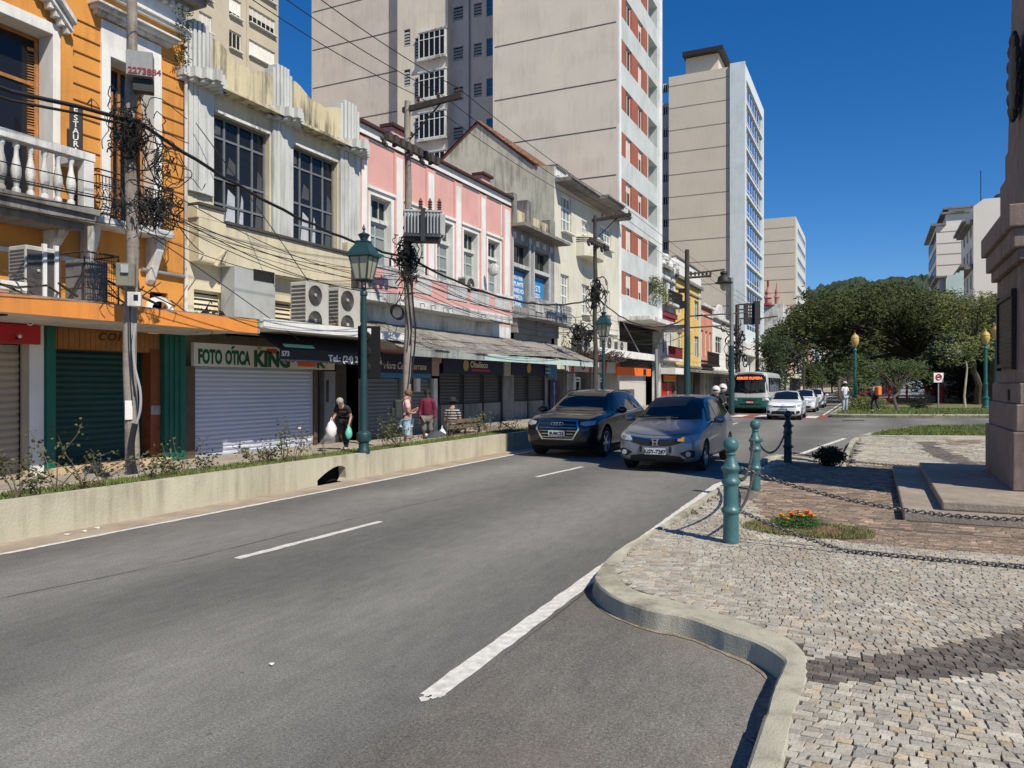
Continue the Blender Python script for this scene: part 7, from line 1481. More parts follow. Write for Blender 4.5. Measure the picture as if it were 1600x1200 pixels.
for k, (px, py, q) in enumerate(fl):
    d0 = m0 + Vector((rnd.uniform(-.18, .2) if False else 0, 0, 0)); Zq = (m0 - C0).dot(FWD) + rnd.uniform(-.12, .14); hp = C0 + ray(px, py) * Zq; root = Vector((hp.x + rnd.uniform(-.02, .02), hp.y + rnd.uniform(-.02, .02), KZ + .01))
    t = thing('marigold', 'marigold plant with %s flower, %s in the clump' % (('a yellow', 'an orange')[q], ['far left', 'left and upper', 'small at left centre', 'in the middle', 'highest on the right', 'low on the right', 'at the right edge', 'small and topmost', 'lowest at the left'][k]), 'flower', root, 'marigolds in the round bed')
    MB().tube([root, root.lerp(hp, .5) + Vector((.01, 0, 0)), hp], .004, 5).build('stem', LFM, t)
    mb = MB(); vs = []; fs = []
    for j in range(420):
        z = rnd.random(); p = root.lerp(hp, z * .92) + Vector((rnd.gauss(0, .06), rnd.gauss(0, .06), rnd.gauss(0, .01))); u = Vector((rnd.gauss(0, 1), rnd.gauss(0, 1), rnd.gauss(0, .8))).normalized(); w_ = u.orthogonal().normalized(); i = len(vs); s = .016; vs += [p - u * s, p + w_ * .004, p + u * s, p - w_ * .004]; fs.append((i, i + 1, i + 2, i + 3))
    mb.add(vs, fs); mb.build('leaves', LFM, t, recalc=False)
    mb = MB(); rad = .052 if k not in (2, 7, 8) else .034
    for lay in range(4):
        rr_ = rad * (1 - .22 * lay); n = 14 - 2 * lay
        for j in range(n):
            a_ = 2 * pi * j / n + lay * .3; u = Vector((cos(a_), sin(a_), .15 + .35 * lay)).normalized(); w_ = Vector((-sin(a_), cos(a_), 0)); b0 = hp + Vector((0, 0, .004 * lay)); mb.add([b0, b0 + u * rr_ * .7 + w_ * .014, b0 + u * rr_, b0 + u * rr_ * .7 - w_ * .014], [(0, 1, 2, 3)])
    mb.build('blossom', MG[q], t, recalc=False)
# rose bushes in the planter strip
RLF = leafmat('rose_leaf', (.075, .085, .035)); RST = mat('rose_stem', (.12, .08, .045), .8, .2)
rb = [(25, 778, .62, 'bushy'), (62, 770, .3, ''), (88, 765, .95, 'tall leggy'), (128, 757, .75, ''), (160, 752, .45, ''), (236, 742, .42, ''), (262, 738, .25, ''), (286, 734, .62, ''), (318, 730, .33, 'low dark'), (398, 722, .42, ''), (420, 719, .3, ''), (445, 716, .8, 'tall'), (462, 713, .62, ''), (508, 707, .3, 'leafless'), (600, 697, .5, ''), (615, 696, .55, 'bushy'), (622, 694, .8, 'dense pale'), (700, 686, .75, ''), (722, 684, .6, ''), (745, 681, .5, ''), (762, 680, .75, 'dense'), (778, 678, .6, ''), (797, 676, .55, '')]
ords = ['first', 'second', 'third', 'fourth', 'fifth', 'sixth', 'seventh', 'eighth', 'ninth', 'tenth', 'eleventh', 'twelfth', 'thirteenth', 'fourteenth', 'fifteenth', 'sixteenth', 'seventeenth', 'eighteenth', 'nineteenth', 'twentieth', 'twenty-first', 'twenty-second', 'twenty-third']
for k, (px, py, h, ds) in enumerate(rb):
    u = ray(px, 601); x = WX - R.uniform(.3, .75); kk = x / u.x; root = Vector((x, u.y * kk, WT - .05)); q = random.Random(100 + k)
    t = thing('rose_bush', ('%s rose bush, %s from the left in the planter strip' % (ds or 'sparse', ords[k])), 'plant', root, 'rose bushes in the planter strip'); mb = MB(); lv = MB(); vs = []; fs = []
    for s_ in range(q.randint(3, 6)):
        d = Vector((q.gauss(0, .45), q.gauss(0, .45), 1)).normalized(); p = root.copy(); P_ = [p.copy()]
        for j in range(6):
            d = (d + Vector((q.gauss(0, .25), q.gauss(0, .25), q.gauss(0, .1)))).normalized(); p = p + d * h / 6 * q.uniform(.8, 1.2); P_.append(p.copy())
            if j > 1 and ds != 'leafless':
                for m_ in range(9 if 'bushy' in ds or 'dense' in ds else 6):
                    c_ = p + Vector((q.gauss(0, .05), q.gauss(0, .05), q.gauss(0, .04))); a = Vector((q.gauss(0, 1), q.gauss(0, 1), q.gauss(0, .6))).normalized(); b = a.orthogonal().normalized(); s = q.uniform(.018, .034); i = len(vs); vs += [c_ - a * s, c_ + b * s * .6, c_ + a * s, c_ - b * s * .6]; fs.append((i, i + 1, i + 2, i + 3))
        mb.tube(P_, .008, 5, True, .003)
    lv.add(vs, fs); mb.build('stems', RST, t)
    if fs: lv.build('leaves', RLF, t, recalc=False)
    if k in (12, 16): c_ = P_[-1]; MB().ball(c_, .03, 8, 5).build('white_rose', WHT, t)
# plants growing on buildings
rnd = random.Random(4); t = thing('wall_plant', 'ferny plant sprouting from the cornice joint above the downpipe of the orange house', 'plant', S.p(A1 - .3, 10.3, .4)); mb = MB(); crown(mb, [(S.p(A1 - .35, z9 + .35 - k * .28, .3), .16) for k in range(5)], 700, .035, rnd); mb.build('leaves', LG2, t, recalc=False)
t = thing('balcony_plant', 'bushy plant spilling from a low balcony of the apartment tower', 'plant', S.p(S.a(1020), 7.6, .3)); mb = MB(); crown(mb, [(S.p(S.a(1016 + 5 * k), 9.6 - .35 * k, .35), .55) for k in range(4)], 130, .10, rnd); mb.build('leaves', LG4, t, recalc=False)
mb = MB(); crown(mb, [(S.p(S.a(316), 3.55, -.02), .18), (S.p(S.a(450), 3.5, .1), .22)], 500, .03, rnd); tag(mb.build('weeds', LG2, recalc=False), 'green weeds rooted at the louvred vents of the cream house', None, None, 'stuff')
mb = MB(); q = random.Random(9)
for k in range(300):
    a = S.a(870) + q.uniform(0, 5.5); mb.tube([S.p(a, 3.1, q.uniform(.6, 2.4)), S.p(a + q.gauss(0, .5), 3.35 + q.uniform(0, .35), q.uniform(.6, 2.4))], .02, 3, False)
tag(mb.build('dry_brush', BARK), 'dry brushwood lying on the canopy behind the mint fascia', None, None, 'stuff')
# ================================================================== VEHICLES
RUB = mat('tyre_rubber', (.018, .018, .019), .85, .15, 8, .1); RIM = mat('alloy', (.42, .43, .45), .28, 0, metal=.9, bump=0); CHR = mat('chrome_trim', (.62, .63, .64), .14, 0, metal=1, bump=0); PLB = mat('black_plastic', (.014, .014, .015), .5, .1, 8, .05); CGL = mat('car_glass', (.006, .008, .012), .04, 0, bump=0, spec=.5)
HLG = mat('headlamp_lens', (.30, .33, .36), .08, 0, bump=0, spec=.9); AMB = mat('amber_indicator', (.95, .38, .02), .3, 0, bump=0, emit=.35); PLT = mat('plate_white', (.50, .52, .55), .5, 0, bump=0); UND = mat('underbody', (.006, .006, .006), .9, 0, bump=0)
def bake(o):
    dg = bpy.context.evaluated_depsgraph_get(); me = bpy.data.meshes.new_from_object(o.evaluated_get(dg)); bpy.data.objects.remove(o); return me
def loft(st):
    mb = MB(); vs = []; K = 0
    for (y, zb, zs, ws, zt, wt, ze) in st:
        h = [(0, zb), (.75 * ws, zb), (.94 * ws, zb + .04), (ws * .985, zb + (zs - zb) * .30), (ws, zb + (zs - zb) * .62), (ws * .99, zs - .05), (ws * .965, zs), (ws * .965 + (wt - ws * .965) * .35, zs + (ze - zs) * .38), (ws * .965 + (wt - ws * .965) * .72, zs + (ze - zs) * .76), (wt, ze), (wt * .82, ze + (zt - ze) * .55), (wt * .45, ze + (zt - ze) * .9), (0, zt)]
        ring = h + [(-x, z) for x, z in h[-2:0:-1]]; K = len(ring); vs += [(x, y, z) for x, z in ring]
    n = len(st); fs = [(i * K + j, i * K + (j + 1) % K, (i + 1) * K + (j + 1) % K, (i + 1) * K + j) for i in range(n - 1) for j in range(K)] + [tuple(range(K)), tuple((n - 1) * K + j for j in range(K))[::-1]]
    mb.add(vs, fs); return mb
def car(name, label, cat, loc, rz, st, paint, axles, wr, glass, group=None, wheel_w=.21, xw=None, spokes=5, split=None, fine=True):
    t = thing(name, label, cat, (0, 0, 0), group); mb = loft(st); o = mb.build('tmp', paint if not split else [paint, split[1]]); m = o.modifiers.new('s', 'SUBSURF'); m.levels = m.render_levels = 2; me = bake(o)
    bvh = BVHTree.FromPolygons([v.co.copy() for v in me.vertices], [tuple(p.vertices) for p in me.polygons])
    o = bpy.data.objects.new('body', me); COL.objects.link(o); W = max(s[3] for s in st); xw = xw or W - wheel_w * .5 - .01
    cut = MB()
    for ya in axles:
        for sg in (-1, 1): cut.lathe([(wr + .055, -.19), (wr + .055, .19)], (sg * (W - .10), ya, wr + .01), 28, Matrix.Rotation(pi / 2, 3, 'Y'))
    c = cut.build('cut', UND); b = o.modifiers.new('b', 'BOOLEAN'); b.operation = 'DIFFERENCE'; b.object = c; b.solver = 'EXACT'
    me = bake(o); bpy.data.objects.remove(c); me.polygons.foreach_set('use_smooth', [True] * len(me.polygons)); me.set_sharp_from_angle(angle=radians(32))
    me.materials.clear(); me.materials.append(paint)
    if split:
        me.materials.append(split[1]); bm = bmesh.new(); bm.from_mesh(me); bmesh.ops.bisect_plane(bm, geom=bm.verts[:] + bm.edges[:] + bm.faces[:], plane_co=(0, 0, split[0]), plane_no=(0, 0, 1)); bm.to_mesh(me); bm.free()
        for p in me.polygons: p.material_index = 1 if p.center.z < split[0] else 0
    else: me.polygons.foreach_set('material_index', [0] * len(me.polygons))
    o = bpy.data.objects.new('body', me); COL.objects.link(o); o.parent = t; ORG[o.name] = Vector((0, 0, 0))
    L_ = st[-1][0]; MB().box(-W * .72, W * .72, .5, L_ - .4, .16, .62).build('underbody', UND, t)
    # wheels
    for ya in axles:
        for sg in (-1, 1):
            M_ = Matrix.Rotation(sg * pi / 2, 3, 'Y'); w2 = wheel_w / 2; cw = Vector((sg * xw, ya, wr))
            ty = MB().lathe([(wr * .66, -w2), (wr * .9, -w2), (wr * .985, -w2 * .8), (wr, -w2 * .3), (wr, w2 * .3), (wr * .985, w2 * .8), (wr * .9, w2), (wr * .68, w2 * .95), (wr * .64, w2 * .3)], cw, 28, M_); wl = ty.build('wheel', RUB, t, smooth=True)
            rb = MB(); rb.lathe([(wr * .66, w2 * .9), (wr * .63, w2 * .9), (wr * .6, w2 * .35), (wr * .66, w2 * .3)], cw, 24, M_, False)
            for k in range(spokes):
                a = 2 * pi * k / spokes; P_ = [M_ @ Vector((r * cos(a + d), r * sin(a + d), z)) + cw for r, d, z in ((.05, -.5, w2 * .75), (.05, .5, w2 * .75), (wr * .64, .13, w2 * .7), (wr * .64, -.13, w2 * .7))]; rb.prism(P_, M_ @ Vector((0, 0, -.02)))
            rb.lathe([(.001, w2 * .8), (wr * .16, w2 * .78), (wr * .18, w2 * .4)], cw, 12, M_); rb.build('rim', RIM, wl); MB().lathe([(.01, w2 * .2), (wr * .62, w2 * .2), (wr * .62, w2 * .15)], cw, 20, M_).build('brake_disc', UND, wl)
    def hit(view, u, v):
        if view == 'F': P, d = Vector((u, -2, v)), Vector((0, 1, 0))
        elif view == 'R': P, d = Vector((3, u, v)), Vector((-1, 0, 0))
        elif view == 'L': P, d = Vector((-3, u, v)), Vector((1, 0, 0))
        elif view == 'T': P, d = Vector((u, v, 4)), Vector((0, 0, -1))
        q, n, _, _ = bvh.ray_cast(P, d); return (q, n) if q else (None, None)
    def patch(nm, m, view, A, B, off=.006, n=14, k=6, par=t, mirror=False, thick=0, smooth=True):
        """surface strip between polylines A and B (2D in the view), laid on the body"""
        def pl(P, t_):
            s = t_ * (len(P) - 1); i = min(int(s), len(P) - 2); f = s - i; return (P[i][0] + (P[i + 1][0] - P[i][0]) * f, P[i][1] + (P[i + 1][1] - P[i][1]) * f)
        mb = MB()
        for sg in ((1, -1) if mirror else (1,)):
            vs = []; ok = True
            for i in range(n + 1):
                a, b_ = pl(A, i / n), pl(B, i / n)
                for j in range(k + 1):
                    u = a[0] + (b_[0] - a[0]) * j / k; v = a[1] + (b_[1] - a[1]) * j / k; vw = view
                    if sg < 0 and view in 'RL': vw = {'R': 'L', 'L': 'R'}[view]
                    q, nn = hit(vw, u * (sg if view in 'FT' else 1), v)
                    if q is None: q = vs[-1].copy() if vs else Vector((u, 0, v)); nn = Vector((0, 0, 0))
                    vs.append(q + nn * off)
            mb.add(vs, [(i * (k + 1) + j, i * (k + 1) + j + 1, (i + 1) * (k + 1) + j + 1, (i + 1) * (k + 1) + j) for i in range(n) for j in range(k)])
        return mb.build(nm, m, par, smooth=smooth, recalc=False)
    t['_'] = 0; del t['_']
    return t, patch, hit
def place(t, x, y, rz=0, z=0): t.location = (x, y, z); t.rotation_euler.z = rz
def quadp(p): return ([p[0], p[1]], [p[3], p[2]])
def plate(t, hit, txt, z, w_=.42, h=.125, m=None, tm=None, x=0, par=None):
    q, n = hit('F', x, z); f = Fr((x, q.y - .035, 0), (1, 0, 0), (0, -1, 0)); p = MB().fb(f, -w_ / 2, w_ / 2, z - h / 2, z + h / 2, 0, .02).build('number_plate', m or PLT, t)
    text(txt, f, 0, z - h * .33, .022, h * .85, tm or PLB, p, 'CENTER', .003, .003, .95); return p
def mirrors(t, x, y, z, paint, s=1):
    for sg in (-1, 1):
        mb = MB(); mb.ball((sg * x, y, z), .12 * s, 12, 8, (1, .55, .65)); mb.tube([(sg * (x - .18), y + .03, z - .06), (sg * x, y + .01, z - .03)], .025, 6); mb.build('wing_mirror', paint, t, smooth=True)
# -- silver hatchback (high roofed)
SLV = mat('silver_grey_paint', (.25, .265, .29), .36, 0, metal=.6, bump=0, coat=.55)
st = [(0, .34, .56, .52, .62, .44, .60), (.05, .25, .62, .72, .71, .60, .68), (.20, .19, .70, .82, .81, .70, .77), (.45, .18, .79, .845, .90, .72, .86), (.80, .18, .86, .85, .985, .72, .94), (1.05, .18, .90, .85, 1.05, .69, 1.0), (1.35, .18, .93, .85, 1.23, .62, 1.17), (1.70, .18, .95, .85, 1.43, .575, 1.37), (2.05, .18, .96, .85, 1.51, .565, 1.46), (2.6, .18, .98, .85, 1.535, .565, 1.49), (3.2, .18, 1.0, .85, 1.51, .56, 1.46), (3.62, .19, 1.01, .845, 1.43, .56, 1.37), (3.82, .22, .97, .83, 1.25, .60, 1.19), (3.95, .27, .9, .79, 1.0, .66, .97), (4.02, .36, .8, .70, .86, .6, .84)]
t, patch, hit = car('silver_hatchback', 'silver grey high roofed hatchback with one amber indicator lit, in the right lane', 'car', 0, 0, st, SLV, (.80, 3.33), .30, CGL)
HC = t
patch('windscreen', CGL, 'F', [(-.74, 1.035), (-.4, 1.03), (0, 1.03), (.4, 1.03), (.74, 1.035)], [(-.53, 1.44), (-.3, 1.475), (0, 1.485), (.3, 1.475), (.53, 1.44)], .006, 20, 12)
patch('screen_reflection', mat('reflection_grey', (.085, .08, .07), .6, .1, 5, 0), 'F', [(-.60, 1.24), (-.1, 1.27), (.25, 1.29)], [(-.53, 1.44), (-.2, 1.475), (.30, 1.47)], .010, 12, 6); patch('side_window', CGL, 'R', [(1.52, .99), (2.0, 1.0)], [(1.78, 1.34), (2.0, 1.40)], .006, 8, 6, mirror=True); patch('side_window', CGL, 'R', [(2.06, 1.0), (2.75, 1.03)], [(2.06, 1.41), (2.75, 1.42)], .006, 8, 6, mirror=True); patch('side_window', CGL, 'R', [(2.81, 1.03), (3.5, 1.12)], [(2.81, 1.42), (3.4, 1.36)], .006, 8, 6, mirror=True); patch('quarter_window', CGL, 'R', [(1.2, .98), (1.46, .99)], [(1.35, 1.09), (1.66, 1.27)], .006, 6, 6, mirror=True)  # first patch paints a grey reflection onto the upper windscreen
patch('grille', PLB, 'F', [(-.55, .69), (-.3, .655), (0, .65), (.3, .655), (.55, .69)], [(-.5, .60), (-.28, .53), (0, .52), (.28, .53), (.5, .60)], .008, 14, 5)
patch('chrome_bar', CHR, 'F', [(-.52, .70), (-.2, .675), (0, .67), (.2, .675), (.52, .70)], [(-.5, .675), (-.2, .645), (0, .64), (.2, .645), (.5, .675)], .018, 14, 3)
for sg in (-1, 1):
    patch('headlight', HLG, 'F', [(sg * .50, .70), (sg * .65, .735), (sg * .80, .775)], [(sg * .48, .62), (sg * .63, .625), (sg * .80, .68)], .010, 10, 6); patch('headlight_bulb', CHR, 'F', [(sg * .62, .70), (sg * .70, .71)], [(sg * .62, .65), (sg * .70, .66)], .014, 4, 4)
    patch('fog_lamp_recess', PLB, 'F', [(sg * .48, .40), (sg * .66, .47), (sg * .76, .45)], [(sg * .52, .36), (sg * .62, .31), (sg * .75, .33)], .008, 8, 5)
    q, n = hit('F', sg * .65, .385); MB().lathe([(.001, .03), (.05, .028), (.055, .0)], q, 14, Matrix.Rotation(pi / 2, 3, 'X')).build('fog_lamp', HLG, t)
patch('indicator', AMB, 'F', [(.44, .68), (.56, .71)], [(.44, .63), (.56, .63)], .016, 5, 4)
patch('lower_intake', PLB, 'F', [(-.50, .33), (-.2, .36), (.2, .36), (.50, .33)], [(-.56, .235), (-.2, .225), (.2, .225), (.56, .235)], .008, 12, 5)
q, n = hit('F', 0, .60); fz_ = Fr((0, q.y - .03, 0), (1, 0, 0), (0, -1, 0)); mb = MB()
for sg in (-1, 1): mb.prism([fz_.p(sg * .045, .555, 0), fz_.p(sg * .02, .555, 0), fz_.p(sg * .035, .655, 0), fz_.p(sg * .065, .655, 0)], (0, -.015, 0))
mb.fb(fz_, -.03, .03, .595, .615, 0, .012); mb.fb(fz_, -.07, .07, .54, .552, 0, .01); mb.fb(fz_, -.08, .08, .66, .672, 0, .01); mb.build('emblem', CHR, t)
plate(t, hit, 'KGY-7287', .425)
for sg in (-1, 1): MB().box(sg * .30 - .025, sg * .30 + .025, -.02, .05, .40, .52).build('bumper_slot', PLB, t, bevel=.008)
mirrors(t, .98, 1.42, 1.02, SLV)
def line(t, patch, view, A, w_=.008, nm='panel_gap', mirror=True): patch(nm, UND, view, A, [(x + (w_ if abs(A[0][0] - A[-1][0]) < .25 else 0), z + (0 if abs(A[0][0] - A[-1][0]) < .25 else w_)) for x, z in A], .003, 16, 1, mirror=mirror)
for A in ([(1.28, .30), (1.30, .6), (1.22, .95)], [(2.40, .28), (2.42, .6), (2.40, .96)], [(3.25, .60), (3.30, .8), (3.42, .98)]): line(t, patch, 'R', A)
patch('hood_gap', UND, 'F', [(-.62, .785), (-.3, .745), (0, .735), (.3, .745), (.62, .785)], [(-.62, .777), (-.3, .737), (0, .727), (.3, .737), (.62, .777)], .003, 16, 1)
for y0 in (1.75, 2.55): patch('door_handle', SLV, 'R', [(y0 + .45, .86), (y0 + .62, .87)], [(y0 + .45, .83), (y0 + .62, .84)], .02, 4, 3, mirror=True)
mb = MB(); mb.tube([(.05, .98, 1.06), (.35, 1.06, 1.10), (.62, 1.05, 1.09)], .012, 5); mb.tube([(-.65, 1.02, 1.06), (-.3, 1.0, 1.08), (-.05, 1.0, 1.08)], .012, 5); mb.build('wiper', PLB, t)
place(t, -3.93, 15.0, radians(-1.0))
# -- black SUV
BLKP = mat('black_paint', (.004, .0045, .006), .3, 0, metal=0, bump=0, coat=.6)
st = [(0, .42, .66, .58, .74, .50, .72), (.06, .30, .74, .78, .86, .66, .83), (.22, .24, .84, .90, .97, .76, .93), (.55, .24, .92, .94, 1.04, .80, 1.0), (1.0, .24, .97, .945, 1.08, .80, 1.04), (1.35, .24, .99, .945, 1.12, .77, 1.07), (1.62, .24, 1.0, .945, 1.28, .70, 1.22), (1.98, .24, 1.01, .945, 1.50, .635, 1.44), (2.35, .24, 1.02, .945, 1.60, .62, 1.54), (2.9, .24, 1.03, .945, 1.64, .62, 1.585), (3.6, .24, 1.04, .94, 1.61, .61, 1.55), (4.1, .25, 1.05, .93, 1.53, .60, 1.47), (4.4, .28, 1.04, .91, 1.34, .64, 1.28), (4.58, .34, 1.0, .87, 1.08, .7, 1.05), (4.66, .42, .9, .78, .96, .66, .94)]
t, patch, hit = car('black_suv', 'black SUV with a large chrome framed grille driving beside the planter wall', 'car', 0, 0, st, BLKP, (.92, 3.74), .37, CGL, wheel_w=.25)
patch('windscreen', CGL, 'F', [(-.82, 1.10), (-.4, 1.10), (0, 1.10), (.4, 1.10), (.82, 1.10)], [(-.60, 1.52), (-.3, 1.56), (0, 1.57), (.3, 1.56), (.60, 1.52)], .006, 20, 12)
patch('side_window', CGL, 'R', [(1.62, 1.07), (2.45, 1.08)], [(2.08, 1.47), (2.45, 1.52)], .006, 8, 6, mirror=True); patch('side_window', CGL, 'R', [(2.52, 1.08), (3.35, 1.10)], [(2.52, 1.52), (3.35, 1.50)], .006, 8, 6, mirror=True); patch('side_window', CGL, 'R', [(3.42, 1.11), (4.12, 1.17)], [(3.42, 1.50), (3.95, 1.44)], .006, 8, 6, mirror=True)
gp_t = [(-.40, .885), (-.2, .89), (0, .89), (.2, .89), (.40, .885)]; gp_m = [(-.52, .72), (0, .72), (.52, .72)]
patch('grille', PLB, 'F', [(-.47, .87), (-.2, .875), (.2, .875), (.47, .87)], [(-.52, .70), (-.2, .70), (.2, .70), (.52, .70)], .006, 12, 5); gr = patch('grille', PLB, 'F', [(-.52, .70), (-.2, .70), (.2, .70), (.52, .70)], [(-.38, .46), (-.2, .46), (.2, .46), (.38, .46)], .006, 12, 5)
for A, B in (([(-.49, .895), (0, .90), (.49, .895)], [(-.46, .865), (0, .87), (.46, .865)]), ([(-.40, .475), (0, .475), (.40, .475)], [(-.38, .445), (0, .445), (.38, .445)])): patch('chrome_frame', CHR, 'F', A, B, .02, 12, 2)
for sg in (-1, 1):
    patch('chrome_frame', CHR, 'F', [(sg * .49, .895), (sg * .555, .70), (sg * .40, .445)], [(sg * .455, .87), (sg * .515, .70), (sg * .37, .47)], .02, 10, 2)
    patch('headlight', HLG, 'F', [(sg * .56, .86), (sg * .72, .885), (sg * .86, .89)], [(sg * .57, .80), (sg * .70, .77), (sg * .86, .80)], .012, 10, 6); patch('side_intake', PLB, 'F', [(sg * .60, .66), (sg * .80, .68)], [(sg * .62, .52), (sg * .80, .54)], .008, 6, 5)
for k in range(5): z = .80 - k * .07; w_ = .47 if z > .6 else .40; patch('grille_bar', CHR, 'F', [(-w_, z), (0, z), (w_, z)], [(-w_, z - .012), (0, z - .012), (w_, z - .012)], .018, 10, 1)
q, n = hit('F', 0, .80); mb = MB()
for k in range(4): mb.torus((-.105 + .07 * k, q.y - .035, .815), .045, .007, Matrix.Rotation(pi / 2, 3, 'X'), 18, 5)
mb.build('ring_emblem', CHR, t); plate(t, hit, 'BUI8C53', .60, .42, .12)
patch('lower_bumper', PLB, 'F', [(-.75, .40), (0, .41), (.75, .40)], [(-.72, .29), (0, .29), (.72, .29)], .008, 12, 4); mirrors(t, 1.08, 1.62, 1.12, BLKP, 1.15)
for A in ([(1.45, .36), (1.5, .7), (1.46, 1.04)], [(2.50, .36), (2.5, .7), (2.48, 1.05)], [(3.55, .62), (3.60, .85), (3.5, 1.07)]): line(t, patch, 'R', A)
patch('side_trim', CHR, 'R', [(1.6, 1.055), (2.8, 1.065), (4.1, 1.13)], [(1.6, 1.04), (2.8, 1.05), (4.1, 1.115)], .01, 14, 1, mirror=True)
for sg in (-1, 1): MB().tube([(sg * .62, 2.2, 1.54), (sg * .63, 2.5, 1.60), (sg * .62, 3.4, 1.59), (sg * .6, 3.9, 1.53)], .014, 6).build('roof_rail', PLB, t)
for y0 in (1.9, 2.9): patch('door_handle', BLKP, 'R', [(y0 + .35, .93), (y0 + .55, .935)], [(y0 + .35, .90), (y0 + .55, .905)], .022, 4, 3, mirror=True)
place(t, -6.80, 16.9, radians(-.5))
# -- white cars waiting at the crossing
WPT = mat('white_car_paint', (.74, .75, .76), .3, 0, bump=0, coat=.8)
stv = [(0, .36, .55, .54, .64, .46, .62), (.05, .26, .62, .72, .76, .62, .73), (.2, .2, .70, .81, .85, .70, .81), (.5, .19, .79, .83, .91, .71, .87), (.95, .19, .85, .83, .97, .70, .92), (1.15, .19, .86, .83, 1.0, .67, .95), (1.45, .19, .87, .83, 1.2, .60, 1.14), (1.85, .19, .88, .83, 1.40, .55, 1.34), (2.3, .19, .90, .83, 1.45, .54, 1.40), (2.9, .19, .92, .83, 1.43, .54, 1.37), (3.4, .2, .94, .82, 1.30, .54, 1.24), (3.7, .25, .92, .79, 1.05, .6, 1.0), (3.85, .33, .84, .72, .92, .6, .9)]
t, patch, hit = car('white_hatchback', 'white hatchback nearest the crosswalk with a round emblem and blue topped plate', 'car', 0, 0, stv, WPT, (.75, 3.2), .29, CGL); WH = t
patch('windscreen', CGL, 'F', [(-.70, 1.0), (0, 1.0), (.70, 1.0)], [(-.50, 1.36), (0, 1.41), (.50, 1.36)], .006, 18, 10); patch('side_window', CGL, 'R', [(1.5, .93), (2.9, .97)], [(1.95, 1.33), (2.8, 1.34)], .006, 10, 6, mirror=True)
patch('grille', PLB, 'F', [(-.50, .70), (0, .69), (.50, .70)], [(-.48, .64), (0, .62), (.48, .64)], .008, 12, 3); patch('lower_grille', PLB, 'F', [(-.52, .45), (0, .46), (.52, .45)], [(-.56, .30), (0, .29), (.56, .30)], .008, 12, 4)
for sg in (-1, 1): patch('headlight', HLG, 'F', [(sg * .48, .73), (sg * .78, .78)], [(sg * .48, .63), (sg * .78, .68)], .010, 8, 5); patch('fog_lamp', PLB, 'F', [(sg * .60, .45), (sg * .76, .48)], [(sg * .62, .33), (sg * .76, .35)], .01, 5, 5)
q, n = hit('F', 0, .68); mb = MB(); mb.torus((0, q.y - .03, .69), .07, .010, Matrix.Rotation(pi / 2, 3, 'X'), 18, 5); mb.tube([(-.05, q.y - .03, .74), (-.02, q.y - .03, .66), (0, q.y - .03, .70), (.02, q.y - .03, .66), (.05, q.y - .03, .74)], .008, 4); mb.build('emblem', CHR, t)
p_ = plate(t, hit, 'RIO2A18', .52, .42, .13, WHT); MB().box(-.21, .21, hit('F', 0, .52)[0].y - .062, hit('F', 0, .52)[0].y - .056, .555, .585).build('plate_band', PSB, p_); mirrors(t, .95, 1.55, .98, WPT); place(t, -4.02, 39.6)
def white_sedan(label, emblem, x, y, gl=.62):
    s2 = [(a[0] * 1.12 + (0 if a[0] < 1 else .05), *a[1:]) for a in stv[:-4]] + [(3.3, .2, .92, .83, 1.38, .55, 1.32), (3.85, .2, .94, .82, 1.08, .6, 1.02), (4.3, .22, .93, .80, 1.02, .62, .98), (4.5, .32, .84, .7, .92, .6, .9)]
    t, patch, hit = car('white_sedan', label, 'car', 0, 0, s2, WPT, (.85, 3.6), .30, CGL)
    patch('windscreen', CGL, 'F', [(-.70, 1.0), (0, 1.0), (.70, 1.0)], [(-.50, 1.36), (0, 1.41), (.50, 1.36)], .006, 16, 8); patch('side_window', CGL, 'R', [(1.7, .93), (3.3, .97)], [(2.2, 1.33), (3.1, 1.32)], .006, 10, 6, mirror=True); patch('grille', PLB if emblem == 0 else CHR, 'F', [(-.30, .76), (.30, .76)], [(-.26, .58), (.26, .58)], .01, 8, 4); patch('lower_grille', PLB, 'F', [(-.6, .42), (0, .44), (.6, .42)], [(-.5, .30), (0, .29), (.5, .30)], .008, 10, 4)
    for sg in (-1, 1): patch('headlight', HLG, 'F', [(sg * .40, .75), (sg * .76, .80)], [(sg * .42, .62), (sg * .76, .66)], .010, 6, 5)
    plate(t, hit, 'LQA4E71' if emblem else 'KXB5B09', .50); mirrors(t, .95, 1.7, .98, WPT); place(t, x, y); return t
white_sedan('white saloon car right behind the white hatchback', 1, -4.1, 51.0); white_sedan('third white car, at the back of the waiting row', 0, -4.15, 61.0)
# -- bus
BUSW = mat('bus_white', (.50, .52, .50), .4, .05, 1, bump=0, coat=.4); BUSG = mat('bus_green', (.008, .10, .085), .4, .05, 1, bump=0, coat=.4)
hb = 1.0; st = [(0, .42, 1.0, .80, 2.30, .72, 2.2), (.06, .34, 1.0, 1.02, 2.45, .90, 2.34), (.22, .30, 1.0, 1.08, 2.52, .98, 2.40), (.7, .30, 1.0, 1.10, 2.56, 1.0, 2.44), (2, .30, 1.0, 1.10, 2.57, 1.0, 2.44), (4, .30, 1.0, 1.10, 2.57, 1.0, 2.44), (6, .30, 1.0, 1.10, 2.57, 1.0, 2.44), (7.3, .32, 1.0, 1.09, 2.55, .98, 2.42), (7.55, .4, 1.0, 1.02, 2.45, .92, 2.34)]
t, patch, hit = car('minibus', 'white and green minibus with an orange destination display, in the left lane', 'bus', 0, 0, st, BUSW, (1.15, 5.6), .38, CGL, split=(.98, BUSG)); 
